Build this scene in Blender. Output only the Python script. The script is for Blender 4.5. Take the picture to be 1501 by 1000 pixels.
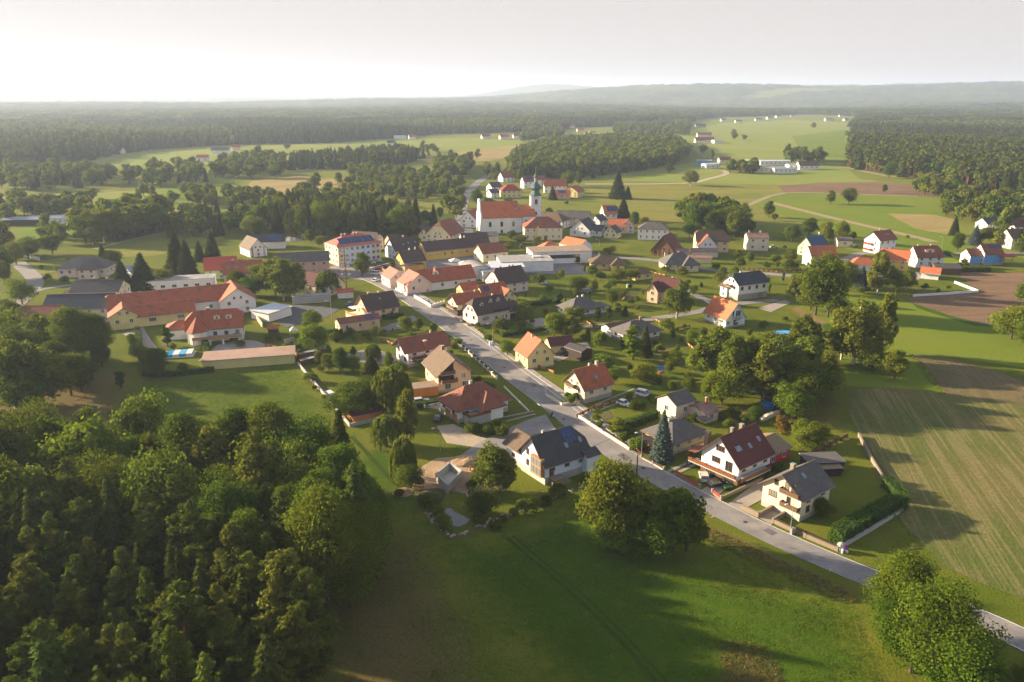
import bpy, math, random
import numpy as np
from mathutils import Vector, Matrix
R = math.radians
random.seed(7); rng = np.random.default_rng(7)
for o in list(bpy.data.objects): bpy.data.objects.remove(o)
SC = bpy.context.scene; COL = SC.collection
# ------------------------------------------------------------------ camera
CAM_H, PITCH, FPX = 80.0, R(17.2), 1170.0
cam_d = bpy.data.cameras.new('camera'); cam = bpy.data.objects.new('camera', cam_d); COL.objects.link(cam)
cam.location = (0, 0, CAM_H); cam.rotation_euler = (R(90)-PITCH, 0, 0)
cam_d.sensor_width = 36; cam_d.lens = 36*FPX/1501; cam_d.clip_start = .5; cam_d.clip_end = 60000
SC.camera = cam
# ------------------------------------------------------------------ sky, sun, exposure
SUN_AZ, SUN_EL = 72.0, 15.5           # degrees to the left of the view direction, above the horizon
w = bpy.data.worlds.new('World'); SC.world = w; w.use_nodes = True
wn = w.node_tree.nodes; wl = w.node_tree.links
sky = wn.new('ShaderNodeTexSky'); sky.sky_type = 'NISHITA'; sky.sun_disc = False
sky.sun_elevation = R(SUN_EL); sky.sun_rotation = R(-SUN_AZ)
sky.air_density = 1.0; sky.dust_density = 1.5; sky.ozone_density = 1.0; sky.altitude = 500
wn['Background'].inputs['Strength'].default_value = .078
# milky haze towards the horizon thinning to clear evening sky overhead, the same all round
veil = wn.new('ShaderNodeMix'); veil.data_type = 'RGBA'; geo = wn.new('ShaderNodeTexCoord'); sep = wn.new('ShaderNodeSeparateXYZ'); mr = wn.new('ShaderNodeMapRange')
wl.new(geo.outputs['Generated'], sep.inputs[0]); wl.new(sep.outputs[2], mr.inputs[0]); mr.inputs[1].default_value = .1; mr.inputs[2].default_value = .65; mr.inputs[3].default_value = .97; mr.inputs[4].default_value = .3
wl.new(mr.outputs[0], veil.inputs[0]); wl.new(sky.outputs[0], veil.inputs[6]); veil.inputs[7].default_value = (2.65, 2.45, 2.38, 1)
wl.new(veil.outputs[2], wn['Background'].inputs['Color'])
sd = bpy.data.lights.new('sun', 'SUN'); sun = bpy.data.objects.new('sun', sd); COL.objects.link(sun)
sd.energy = 5.0; sd.angle = R(1.0); sd.color = (1, .81, .54)
sv = Vector((-math.sin(R(SUN_AZ))*math.cos(R(SUN_EL)), math.cos(R(SUN_AZ))*math.cos(R(SUN_EL)), math.sin(R(SUN_EL))))
sun.rotation_euler = sv.to_track_quat('Z', 'Y').to_euler(); sun.location = sv*300
SC.view_settings.view_transform = 'Standard'; SC.view_settings.look = 'None'
SC.view_settings.exposure = 1.85; SC.view_settings.gamma = 1; SC.view_settings.use_curve_mapping = False
cy = SC.cycles; cy.max_bounces = 6; cy.diffuse_bounces = 3; cy.glossy_bounces = 2; cy.transmission_bounces = 4
cy.volume_bounces = 1; cy.transparent_max_bounces = 4; cy.caustics_reflective = False; cy.caustics_refractive = False
cy.use_denoising = True; cy.denoising_prefilter = 'FAST'; cy.sample_clamp_indirect = 4
# ------------------------------------------------------------------ helpers
CP, SP = math.cos(PITCH), math.sin(PITCH)
SHEET = {'A': (0, 300, 5.), 'B': (170, 330, 5.773), 'C': (420, 300, 5.773), 'D': (640, 240, 5.773), 'E': (860, 270, 5.773),
         'F': (1080, 300, 5.773), 'G': (1260, 300, 6.228), 'H': (640, 380, 6.668), 'I': (820, 400, 6.668), 'J': (1000, 420, 5.554),
         'K': (400, 420, 5.361), 'L': (420, 460, 3.847), 'M': (580, 560, 4.547), 'N': (820, 500, 5.554), 'O': (960, 560, 4.547),
         'P': (1100, 640, 4.547), 'Q': (220, 440, 6.004), 'R': (740, 220, 12.5), 'S': (1380, 250, 6.67), 'T': (520, 380, 12.5),
         'U': (0, 100, 3.7525), 'V': (380, 100, 3.7525), 'W': (740, 100, 3.7525), 'X': (1100, 100, 3.743), 'Z': (0, 480, 6.004),
         'Y': (1200, 400, 4.545), '0': (0, 0, 1.)}
def px(k, x, y):
    a, b, q = SHEET[k]; return a+x/q, b+y/q
def G(x, y, h=0., k='0'):
    """site point (x, y) seen in the survey picture at a height h above the plain"""
    x, y = px(k, x, y)
    dx = (x-750.5)/FPX; dv = (500-y)/FPX
    t = (h-CAM_H)/(-SP+dv*CP)
    return Vector((dx*t, (CP+dv*SP)*t, h))
def proj(p):
    z = p[2]-CAM_H; zc = p[1]*CP-z*SP; u = p[1]*SP+z*CP
    return 750.5+FPX*p[0]/zc, 500-FPX*u/zc
def tag(o, label=None, cat=None, group=None, kind=None):
    if label: o['label'] = label
    if cat: o['category'] = cat
    if group: o['group'] = group
    if kind: o['kind'] = kind
    return o
def link(name, me, parent=None, loc=None, rz=None):
    o = bpy.data.objects.new(name, me); COL.objects.link(o)
    if parent is not None: o.parent = parent
    if loc is not None: o.location = loc
    if rz is not None: o.rotation_euler = (0, 0, rz)
    return o
def empty(name, loc, rz=0, label=None, cat=None, group=None):
    o = link(name, None, None, loc, rz); o.empty_display_size = .2
    return tag(o, label, cat, group)
class MB:
    """collects vertices and faces, then builds ONE mesh"""
    def __init__(s): s.v = []; s.f = []; s.m = []
    def face(s, pts, m=0):
        i = len(s.v); s.v += [tuple(p) for p in pts]; s.f.append(tuple(range(i, i+len(pts)))); s.m.append(m); return s
    def box(s, x0, x1, y0, y1, z0, z1, m=0, rz=0, at=(0, 0)):
        c, n = math.cos(rz), math.sin(rz); i = len(s.v)
        for z in (z0, z1):
            for x, y in ((x0, y0), (x1, y0), (x1, y1), (x0, y1)): s.v.append((x*c-y*n+at[0], x*n+y*c+at[1], z))
        for q in ((0, 3, 2, 1), (4, 5, 6, 7), (0, 1, 5, 4), (1, 2, 6, 5), (2, 3, 7, 6), (3, 0, 4, 7)):
            s.f.append(tuple(i+j for j in q)); s.m.append(m)
        return s
    def tube(s, p, q, r0, r1=None, n=6, m=0, cap=True):
        p = Vector(p); q = Vector(q); r1 = r0 if r1 is None else r1
        d = (q-p).normalized(); a = d.orthogonal().normalized(); b = d.cross(a); i = len(s.v)
        for c, r in ((p, r0), (q, r1)):
            for k in range(n):
                t = 2*math.pi*k/n; s.v.append(tuple(c+a*math.cos(t)*r+b*math.sin(t)*r))
        for k in range(n):
            s.f.append((i+k, i+(k+1) % n, i+n+(k+1) % n, i+n+k)); s.m.append(m)
        if cap:
            s.f.append(tuple(i+k for k in reversed(range(n)))); s.m.append(m)
            s.f.append(tuple(i+n+k for k in range(n))); s.m.append(m)
        return s
    def lathe(s, prof, n=12, at=(0, 0), m=0):
        i = len(s.v)
        for r, z in prof:
            for k in range(n):
                t = 2*math.pi*(k+.5)/n; s.v.append((at[0]+r*math.cos(t), at[1]+r*math.sin(t), z))
        for j in range(len(prof)-1):
            for k in range(n):
                s.f.append((i+j*n+k, i+j*n+(k+1) % n, i+(j+1)*n+(k+1) % n, i+(j+1)*n+k)); s.m.append(m)
        s.f.append(tuple(i+(len(prof)-1)*n+k for k in range(n))); s.m.append(m)
        return s
    def mesh(s, name, mats):
        me = bpy.data.meshes.new(name); me.from_pydata(s.v, [], s.f)
        for m in (mats if isinstance(mats, (list, tuple)) else [mats]): me.materials.append(m)
        if any(s.m): me.polygons.foreach_set('material_index', s.m)
        me.update(); return me
    def obj(s, name, mats, parent=None, loc=None, rz=None): return link(name, s.mesh(name, mats), parent, loc, rz)
# ------------------------------------------------------------------ materials
def new_mat(name):
    m = bpy.data.materials.new(name); m.use_nodes = True; return m, m.node_tree.nodes, m.node_tree.links, m.node_tree.nodes['Principled BSDF']
def mathn(n, l, op, a, b=None, clamp=False):
    x = n.new('ShaderNodeMath'); x.operation = op; x.use_clamp = clamp
    for i, v in enumerate((a, b)):
        if v is None: continue
        if isinstance(v, (int, float)): x.inputs[i].default_value = v
        else: l.new(v, x.inputs[i])
    return x.outputs[0]
def noise(n, l, co, sc, det=3, rough=.55, mapping=None):
    if mapping:
        mp = n.new('ShaderNodeMapping'); mp.inputs['Scale'].default_value = mapping[0]; mp.inputs['Rotation'].default_value = mapping[1]
        l.new(co, mp.inputs[0]); co = mp.outputs[0]
    t = n.new('ShaderNodeTexNoise'); t.inputs['Scale'].default_value = sc; t.inputs['Detail'].default_value = det
    t.inputs['Roughness'].default_value = rough; l.new(co, t.inputs['Vector']); return t.outputs['Fac']
def ramp(n, l, fac, a, b):
    x = n.new('ShaderNodeMapRange'); x.inputs[1].default_value = a; x.inputs[2].default_value = b
    l.new(fac, x.inputs[0]); return x.outputs[0]
def mix(n, l, fac, a, b, mode='MIX'):
    x = n.new('ShaderNodeMix'); x.data_type = 'RGBA'; x.blend_type = mode
    for i, v in ((0, fac), (6, a), (7, b)):
        if isinstance(v, (int, float)): x.inputs[i].default_value = v
        elif isinstance(v, tuple): x.inputs[i].default_value = (*v[:3], 1)
        else: l.new(v, x.inputs[i])
    return x.outputs[2]
def mat(name, c, c2=None, sc=1.5, rough=.8, bump=0., bsc=8., metal=0., spec=.3, rows=0., rvar=0., world=False, stain=None):
    """plain surface: two colours mixed by noise, optional fine relief, horizontal courses (rows = spacing) and per-object variation"""
    m, n, l, p = new_mat(name)
    if world: co = n.new('ShaderNodeNewGeometry').outputs['Position']
    else: co = n.new('ShaderNodeTexCoord').outputs['Object']
    c2 = c2 or tuple(v*.8 for v in c)
    f = ramp(n, l, noise(n, l, co, sc, 4, .65), .3, .7)
    col = mix(n, l, f, c, c2)
    if stain: col = mix(n, l, ramp(n, l, noise(n, l, co, sc*.35, 5, .7), .52, .68), col, stain)
    if rows:
        sp_ = mathn(n, l, 'ADD', mathn(n, l, 'MULTIPLY', ramp(n, l, noise(n, l, co, 3.2, 4, .8), .3, .7), .42), .79)
        h2 = n.new('ShaderNodeHueSaturation'); l.new(sp_, h2.inputs['Value']); l.new(col, h2.inputs['Color']); col = h2.outputs[0]
    if rvar:
        oi = n.new('ShaderNodeObjectInfo').outputs['Random']
        v = mathn(n, l, 'ADD', mathn(n, l, 'MULTIPLY', oi, rvar), 1-rvar/2)
        hs = n.new('ShaderNodeHueSaturation'); l.new(v, hs.inputs['Value']); l.new(col, hs.inputs['Color']); col = hs.outputs[0]
    l.new(col, p.inputs['Base Color'])
    p.inputs['Roughness'].default_value = rough; p.inputs['Metallic'].default_value = metal; p.inputs['Specular IOR Level'].default_value = spec
    if bump or rows:
        h = noise(n, l, co, bsc, 3)
        if rows:
            sx = n.new('ShaderNodeSeparateXYZ'); l.new(co, sx.inputs[0])
            fr = mathn(n, l, 'FRACT', mathn(n, l, 'DIVIDE', sx.outputs[2], rows))
            h = mathn(n, l, 'ADD', mathn(n, l, 'MULTIPLY', h, .6), fr)
        b = n.new('ShaderNodeBump'); b.inputs['Strength'].default_value = 1; b.inputs['Distance'].default_value = bump or .04
        l.new(h, b.inputs['Height']); l.new(b.outputs[0], p.inputs['Normal'])
    return m
def leaf_mat(name, c, c2, trans=.35, hue=.03, val=.5):
    m, n, l, p = new_mat(name); n.remove(p)
    oi = n.new('ShaderNodeObjectInfo').outputs['Random']
    co = n.new('ShaderNodeTexCoord').outputs['Object']
    f = ramp(n, l, noise(n, l, co, .9, 3, .7), .32, .68)
    at = n.new('ShaderNodeAttribute'); at.attribute_name = 'tint'
    col = mix(n, l, f, c, c2)
    hs = n.new('ShaderNodeHueSaturation'); l.new(col, hs.inputs['Color'])
    l.new(mathn(n, l, 'ADD', mathn(n, l, 'MULTIPLY', oi, -2*hue), .5+hue), hs.inputs['Hue'])
    r2 = mathn(n, l, 'FRACT', mathn(n, l, 'MULTIPLY', oi, 17.3))
    v = mathn(n, l, 'ADD', mathn(n, l, 'MULTIPLY', r2, val), 1-val*.5)
    v = mathn(n, l, 'MULTIPLY', v, mathn(n, l, 'ADD', mathn(n, l, 'MULTIPLY', at.outputs['Fac'], .7), .65))
    l.new(v, hs.inputs['Value'])
    d = n.new('ShaderNodeBsdfDiffuse'); t = n.new('ShaderNodeBsdfTranslucent'); mx = n.new('ShaderNodeMixShader')
    l.new(hs.outputs[0], d.inputs[0]); l.new(mix(n, l, .5, hs.outputs[0], (.16, .2, .02)), t.inputs[0])
    mx.inputs[0].default_value = trans; l.new(d.outputs[0], mx.inputs[1]); l.new(t.outputs[0], mx.inputs[2])
    l.new(mx.outputs[0], n['Material Output'].inputs[0]); return m
M = {}
def grass_mat(name, c, c2, dry, big=.02, dryamt=.5, stripe=None, fine=(2.2, .35), attr=False):
    """grass or field: large and small noise patches, optional mowing or drill rows (spacing, angle, colour, amount)"""
    m, n, l, p = new_mat(name)
    co = n.new('ShaderNodeNewGeometry').outputs['Position']
    col = mix(n, l, ramp(n, l, noise(n, l, co, big, 5, .6), .38, .62), c, c2)
    col = mix(n, l, mathn(n, l, 'MULTIPLY', ramp(n, l, noise(n, l, co, big*3.1, 6, .65), .45, .7), dryamt), col, dry)
    hf = noise(n, l, co, fine[0], 5, .75)
    if stripe:
        sp, ang, sc_, am = stripe
        mp = n.new('ShaderNodeMapping'); mp.inputs['Rotation'].default_value = (0, 0, -R(ang)); l.new(co, mp.inputs[0])
        s1 = noise(n, l, mp.outputs[0], 1, 2, .5, ((.010/sp, 1/sp, 1), (0, 0, 0))); s2 = noise(n, l, mp.outputs[0], 1, 2, .5, ((.03/sp, .22/sp, 1), (0, 0, 0)))
        st = mathn(n, l, 'MULTIPLY', ramp(n, l, mathn(n, l, 'ADD', s1, mathn(n, l, 'MULTIPLY', mathn(n, l, 'SUBTRACT', s2, .5), .8)), .48, .62), am)
        col = mix(n, l, st, col, sc_)
    if attr:
        for a, cc in attr:
            at = n.new('ShaderNodeAttribute'); at.attribute_name = a
            e = mathn(n, l, 'ADD', at.outputs['Fac'], mathn(n, l, 'MULTIPLY', mathn(n, l, 'SUBTRACT', noise(n, l, co, .35, 6, .7), .5), 1.1))
            col = mix(n, l, ramp(n, l, e, .3, .75), col, cc)
    v = mathn(n, l, 'ADD', mathn(n, l, 'MULTIPLY', ramp(n, l, hf, .25, .75), 2*fine[1]), 1-fine[1])
    hs = n.new('ShaderNodeHueSaturation'); l.new(v, hs.inputs['Value']); l.new(col, hs.inputs['Color'])
    l.new(hs.outputs[0], p.inputs['Base Color']); p.inputs['Roughness'].default_value = 1; p.inputs['Specular IOR Level'].default_value = .05
    b = n.new('ShaderNodeBump'); b.inputs['Distance'].default_value = .25; b.inputs['Strength'].default_value = .8
    l.new(noise(n, l, co, 2.2, 4, .7), b.inputs['Height']); l.new(b.outputs[0], p.inputs['Normal'])
    return m
# roofs
for nm, c, c2, st in (('red', (.40, .105, .045), (.31, .085, .04), (.17, .075, .05)), ('redbrown', (.25, .08, .045), (.19, .065, .04), (.11, .055, .04)),
                  ('orange', (.52, .15, .06), (.42, .12, .05), (.33, .12, .06)), ('maroon', (.11, .03, .03), (.085, .025, .025), None),
                  ('church', (.55, .15, .06), (.45, .12, .05), (.36, .12, .06)), ('bright', (.45, .09, .05), (.36, .08, .045), None), ('brown', (.125, .078, .05), (.10, .065, .042), (.07, .052, .04)),
                  ('grey', (.12, .105, .10), (.085, .08, .08), (.15, .13, .11)), ('dark', (.045, .043, .05), (.065, .06, .065), None),
                  ('navy', (.035, .04, .055), (.05, .055, .07), None), ('darkbrown', (.085, .05, .042), (.06, .042, .038), None), ('rust', (.2, .1, .07), (.3, .2, .17), (.22, .06, .04)),
                  ('crimson', (.4, .035, .05), (.3, .03, .04), None), ('steel', (.3, .34, .38), (.24, .27, .3), None), ('blue', (.03, .08, .17), (.025, .06, .12), None),
                  ('ochre', (.24, .17, .09), (.2, .14, .08), None), ('pinkroof', (.48, .15, .11), (.4, .12, .09), None)):
    M['r_'+nm] = mat('roof_'+nm, c, c2, 1.1, .75, .035, 5, rows=.0 if nm in ('steel',) else .34, stain=st)
M['r_flat'] = mat('flat_roof_felt', (.33, .31, .30), (.22, .21, .21), .4, .9, .01, stain=(.42, .4, .37))
M['r_paleflat'] = mat('pale_sheet_roof', (.55, .58, .62), (.45, .48, .52), .5, .5)
M['r_felt'] = mat('brown_felt_roof', (.30, .21, .15), (.22, .16, .12), .3, .9, .01, stain=(.4, .27, .19))
M['r_oldfelt'] = mat('pinkish_felt_roof', (.42, .27, .2), (.33, .22, .17), .25, .9, .01, stain=(.26, .17, .13))
# walls
for nm, c in (('white', (.80, .79, .77)), ('cream', (.72, .62, .43)), ('yellow', (.68, .52, .17)), ('lemon', (.70, .60, .26)), ('vivid', (.62, .42, .09)), ('peach', (.74, .50, .32)),
              ('pink', (.62, .38, .33)), ('palepink', (.74, .58, .50)), ('beige', (.66, .58, .46)), ('bluewhite', (.62, .72, .84)), ('blue', (.12, .30, .62)),
              ('green', (.45, .60, .35)), ('grey', (.34, .33, .31)), ('concrete', (.40, .39, .36)), ('stone', (.25, .20, .145)), ('orangew', (.62, .22, .05)), ('redw', (.5, .04, .03))):
    M['w_'+nm] = mat('plaster_'+nm, c, tuple(v*.9 for v in c), .5, .9, .006, 12, stain=tuple(v*.82 for v in c))
M['wood'] = mat('timber', (.16, .085, .04), (.10, .055, .03), 3, .8, .01, rows=.2)
M['palewood'] = mat('pale_timber', (.42, .22, .09), (.3, .15, .07), 3, .8)
M['darkwood'] = mat('dark_timber', (.05, .032, .024), (.035, .025, .02), 3, .85, .01)
M['white'] = mat('white_paint', (.72, .72, .70), None, 3, .5)
M['trim'] = mat('trim_brown', (.14, .075, .04), None, 3, .6)
M['winbrown'] = mat('window_brown', (.17, .08, .03), None, 3, .5)
m_, n_, l_, p_ = new_mat('window_glass'); p_.inputs['Base Color'].default_value = (.025, .03, .035, 1); p_.inputs['Roughness'].default_value = .08; p_.inputs['Specular IOR Level'].default_value = .7; M['glass'] = m_
_oi = n_.new('ShaderNodeObjectInfo'); l_.new(mix(n_, l_, ramp(n_, l_, _oi.outputs['Random'], .55, .95), (.025, .03, .035), (.22, .21, .19)), p_.inputs['Base Color'])
M['solar'] = mat('solar_panel', (.012, .03, .10), (.015, .04, .13), 2, .25, spec=.6)
M['metal'] = mat('galvanised_metal', (.42, .43, .44), None, 3, .45, metal=.6)
M['zinc'] = mat('zinc_gutter', (.3, .31, .33), None, 3, .5)
M['copper'] = mat('verdigris_copper', (.07, .13, .115), (.05, .10, .09), 1.5, .6)
M['gold'] = mat('gilding', (.6, .4, .1), None, 3, .35, metal=.8)
M['brick'] = mat('chimney_brick', (.32, .13, .08), (.25, .10, .07), 5, .9, .01)
M['render'] = mat('chimney_render', (.5, .45, .4), None, 2, .9)
M['black'] = mat('black_rubber', (.015, .015, .016), None, 3, .7)
M['hedge'] = None
# ground covers
M['asphalt'] = mat('asphalt', (.24, .22, .21), (.175, .16, .155), .22, .9, .01, 30, world=True, stain=(.30, .27, .24))
M['asphalt_dark'] = mat('dark_asphalt', (.10, .10, .105), (.08, .08, .085), .2, .9, .01, 30, world=True)
M['paving'] = mat('paving', (.33, .28, .24), (.27, .23, .20), .4, .9, .01, 20, world=True)
M['gravel'] = mat('gravel_drive', (.42, .33, .24), (.33, .26, .19), .6, .95, .05, 6, world=True)
M['sand'] = mat('excavated_earth', (.42, .28, .16), (.30, .20, .12), .25, 1, .15, 2, world=True, stain=(.2, .14, .09))
M['line'] = mat('road_paint', (.75, .75, .72), None, 2, .7, world=True)
M['dirt'] = mat('dirt_track', (.30, .22, .12), (.22, .19, .09), .3, 1, .05, 3, world=True)
M['water'] = mat('pond_water', (.045, .055, .05), (.06, .07, .055), .3, .12, spec=.6, world=True)
M['poolwater'] = mat('pool_water', (.05, .35, .65), (.04, .28, .55), .8, .15, spec=.6)
M['poolblue'] = mat('pool_liner', (.03, .16, .5), None, 2, .5)
GR = dict(meadow=((.035, .085, .010), (.05, .10, .012), (.10, .10, .025)))
M['g_base'] = grass_mat('meadow', (.13, .155, .016), (.16, .17, .025), (.14, .13, .035), .015, .5)
M['g_near'] = grass_mat('village_grass', (.08, .11, .009), (.12, .135, .013), (.18, .15, .028), .03, .5, (2.2, 98, (.10, .12, .012), .3),
                        attr=(('lush', (.050, .092, .006)), ('dry', (.13, .098, .034)), ('bare', (.24, .155, .075))))
M['g_bright'] = grass_mat('bright_meadow', (.11, .17, .012), (.15, .185, .018), (.18, .17, .03), .012, .35, (9, 8, (.14, .17, .03), .35))
M['g_hay'] = grass_mat('hay_meadow', (.17, .165, .03), (.13, .16, .022), (.24, .19, .05), .014, .55, (7, 5, (.24, .2, .05), .4))
M['g_mid'] = grass_mat('pasture', (.17, .22, .035), (.21, .23, .045), (.2, .17, .05), .01, .5)
M['g_straw'] = grass_mat('stubble_field', (.30, .22, .09), (.25, .19, .07), (.18, .17, .05), .01, .4, (8, 20, (.35, .27, .12), .4))
M['g_plough'] = grass_mat('ploughed_earth', (.20, .125, .075), (.165, .105, .065), (.24, .155, .09), .02, .4, (1.1, 5, (.12, .08, .055), .55), (1.4, .3))
M['g_crop'] = grass_mat('young_crop', (.085, .11, .024), (.13, .12, .04), (.17, .13, .06), .03, .6, (.7, 77, (.25, .2, .09), .45), (1.2, .3))
M['g_crop2'] = grass_mat('sprouting_crop', (.14, .105, .055), (.09, .095, .03), (.2, .14, .07), .03, .6, (.7, 77, (.2, .15, .08), .45), (1.2, .3))
M['g_forestfloor'] = grass_mat('forest_floor', (.04, .05, .015), (.05, .045, .02), (.07, .05, .025), .05, .5)
M['g_canopy'] = grass_mat('far_canopy', (.03, .05, .014), (.07, .09, .02), (.14, .15, .04), .0022, .5, None, (.05, .85))
# ------------------------------------------------------------------ trees: prototypes
M['bark'] = mat('bark', (.09, .065, .045), (.06, .045, .03), 2, .9, .03)
M['pinebark'] = mat('pine_bark', (.22, .10, .045), (.13, .07, .04), 1.2, .9, .03)
M['birchbark'] = mat('birch_bark', (.55, .52, .46), (.2, .18, .15), 2.5, .8)
M['l_broad'] = leaf_mat('leaves_broad', (.065, .105, .010), (.12, .155, .013), .38, .03, .55)
M['l_lime'] = leaf_mat('leaves_lime', (.12, .17, .014), (.16, .19, .018), .4, .02, .25)
M['l_olive'] = leaf_mat('leaves_olive', (.10, .135, .014), (.15, .17, .018), .35, .03, .4)
M['l_rust'] = leaf_mat('leaves_rust', (.20, .11, .025), (.16, .12, .03), .3, .02, .3)
M['l_birch'] = leaf_mat('leaves_birch', (.125, .155, .02), (.17, .185, .026), .4, .03, .4)
M['l_willow'] = leaf_mat('leaves_willow', (.15, .18, .025), (.12, .15, .02), .4, .02, .3)
M['l_spruce'] = leaf_mat('needles_spruce', (.042, .062, .014), (.075, .09, .018), .18, .025, .7)
M['l_blue'] = leaf_mat('needles_blue_spruce', (.085, .115, .105), (.065, .095, .08), .1, .01, .2)
M['l_pine'] = leaf_mat('needles_pine', (.075, .10, .018), (.13, .145, .022), .2, .03, .4)
M['l_thuja'] = leaf_mat('needles_thuja', (.045, .08, .016), (.06, .10, .02), .2, .02, .3)
M['l_hedge'] = leaf_mat('leaves_hedge', (.05, .10, .012), (.07, .125, .014), .3, .02, .3)

def leaf_mesh(name, c, nrm, size, mat_, elong=1.5, tint=None):
    """quads: centre c, facing nrm (jittered), length size*elong"""
    k = len(c); nrm = nrm+rng.normal(0, .45, (k, 3)); nrm /= np.linalg.norm(nrm, axis=1)[:, None]+1e-9
    a = np.cross(nrm, rng.normal(0, 1, (k, 3))); a /= np.linalg.norm(a, axis=1)[:, None]+1e-9
    b = np.cross(nrm, a); s = (size*rng.uniform(.6, 1.35, k))[:, None]
    a = a*s*elong*.5; b = b*s*.5
    v = np.stack([c-a, c-b*.9+a*.15, c+a, c+b], 1)
    return quads(name, v, mat_, tint if tint is not None else rng.random(k))
def quads(name, v, mat_, tint):
    k = len(v); me = bpy.data.meshes.new(name)
    me.vertices.add(4*k); me.vertices.foreach_set('co', v.reshape(-1).astype(np.float32))
    me.loops.add(4*k); me.loops.foreach_set('vertex_index', np.arange(4*k, dtype=np.int32))
    me.polygons.add(k); me.polygons.foreach_set('loop_start', np.arange(0, 4*k, 4, dtype=np.int32)); me.polygons.foreach_set('loop_total', np.full(k, 4, np.int32))
    me.attributes.new('tint', 'FLOAT', 'FACE').data.foreach_set('value', tint.astype(np.float32))
    me.materials.append(mat_); me.update(); me.validate(); return me
def sph(k):
    d = rng.normal(0, 1, (k, 3)); return d/np.linalg.norm(d, axis=1)[:, None]
def blobs_leaves(cs, rs, n, squash=.8):
    """n leaves over many small foliage clumps (centres cs, radii rs), denser on the outside"""
    w_ = rs**2; idx = rng.choice(len(cs), n, p=w_/w_.sum())
    d = sph(n); d[:, 2] = np.where(rng.random(n) < .55, np.abs(d[:, 2]), d[:, 2])
    r = rs[idx]*np.clip(rng.normal(.88, .24, n), .2, 1.45)
    p = cs[idx]+d*r[:, None]*np.array([1, 1, squash])
    return p, d, idx
def broad(name, h=1.0, w=.75, n=6000, nb=46, size=.034, lm='l_broad', low=.12, shape=0, seed=0):
    """unit-height broadleaf tree; shape 0 round, 1 upright oval, 2 wide, 3 airy birch"""
    global rng; rng = np.random.default_rng(seed+100)
    cz = low+(1-low)*.5; rz = (1-low)*.5
    d = sph(nb*3); u = rng.random(nb*3)**(1/2.2)
    c = d*u[:, None]; c = c[np.abs(c[:, 2]) < .93][:nb]
    br = rng.uniform(.06, .17 if nb > 80 else .21, len(c))*(w if w < 1 else 1)*(1.25 if shape != 3 else .8)
    sc_ = 1-br/ (w*.5)*.35
    c[:, 0] *= w*.5*.86; c[:, 1] *= w*.5*.86; c[:, 2] = cz+c[:, 2]*(rz-.09)
    if shape == 1: k = .45+.55*np.clip((1-c[:, 2])*1.7, 0, 1); c[:, :2] *= k[:, None]
    if shape == 3: k = .45+.75*np.clip((1-c[:, 2])*1.6, 0, 1); c[:, :2] *= k[:, None]
    top = rng.random(len(c)); c[:, 2] -= .05*top
    p, nn, idx = blobs_leaves(c, br, n, .8 if shape != 3 else 1.25)
    tb = rng.random(len(c)); tint = np.clip(.5*tb[idx]+.5*rng.random(n), 0, 1)
    p[:, 2] = np.maximum(p[:, 2], low*.5)
    crown = leaf_mesh(name+'_crown', p, nn*.7+np.array([0, 0, .25]), size, M[lm], 1.3, tint)
    t = MB(); rb = .018+.008*w
    t.tube((0, 0, -.01), (.01, .01, low+.25), rb, rb*.7, 7); t.tube((.01, .01, low+.25), (0, 0, .86), rb*.7, rb*.15, 6)
    for q in c[rng.choice(len(c), min(10, len(c)), False)]:
        z0 = max(low*.8, min(.55, q[2]-.22)); t.tube((0, 0, z0), tuple(q), rb*.42, rb*.1, 4)
    return crown, t.mesh(name+'_trunk', M['birchbark'] if shape == 3 else M['bark'])
def spruce(name, n=3600, w=.36, size=.03, lm='l_spruce', seed=0, low=.04):
    global rng; rng = np.random.default_rng(seed+300)
    t = rng.random(n)**1.25*.0+rng.random(n); z = low+(1-low)*(1-np.sqrt(1-t*.995)) if False else low+(1-low)*(1-np.sqrt(t))
    R0 = w*.5*(1-z)**.85+.006
    nb = 26; tier = np.floor(z*nb)/nb; droop = (z*nb) % 1
    ang = rng.random(n)*6.283; arms = 9
    ph = np.sin(ang*arms+tier*77)*.5+.5
    rr = R0*(.55+.45*rng.random(n)**.5)*(.72+.28*ph)*(1.12-.3*droop)
    x, y = rr*np.cos(ang), rr*np.sin(ang)
    p = np.stack([x, y, z-rr*.22], 1)
    out = np.stack([np.cos(ang), np.sin(ang), np.full(n, -.38)], 1)
    side = np.stack([-np.sin(ang), np.cos(ang), np.zeros(n)], 1)
    s = (size*rng.uniform(.6, 1.4, n)*(1-.45*z))[:, None]
    a = (out+rng.normal(0, .25, (n, 3)))*s*1.3; b = (side+rng.normal(0, .3, (n, 3)))*s*.6
    v = np.stack([p-a*.6, p-b, p+a, p+b], 1)
    crown = quads(name+'_crown', v, M[lm], np.clip(.35*ph+.65*rng.random(n), 0, 1))
    tm = MB(); tm.tube((0, 0, -.01), (0, 0, .97), .014, .002, 6)
    return crown, tm.mesh(name+'_trunk', M['bark'])
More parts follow.
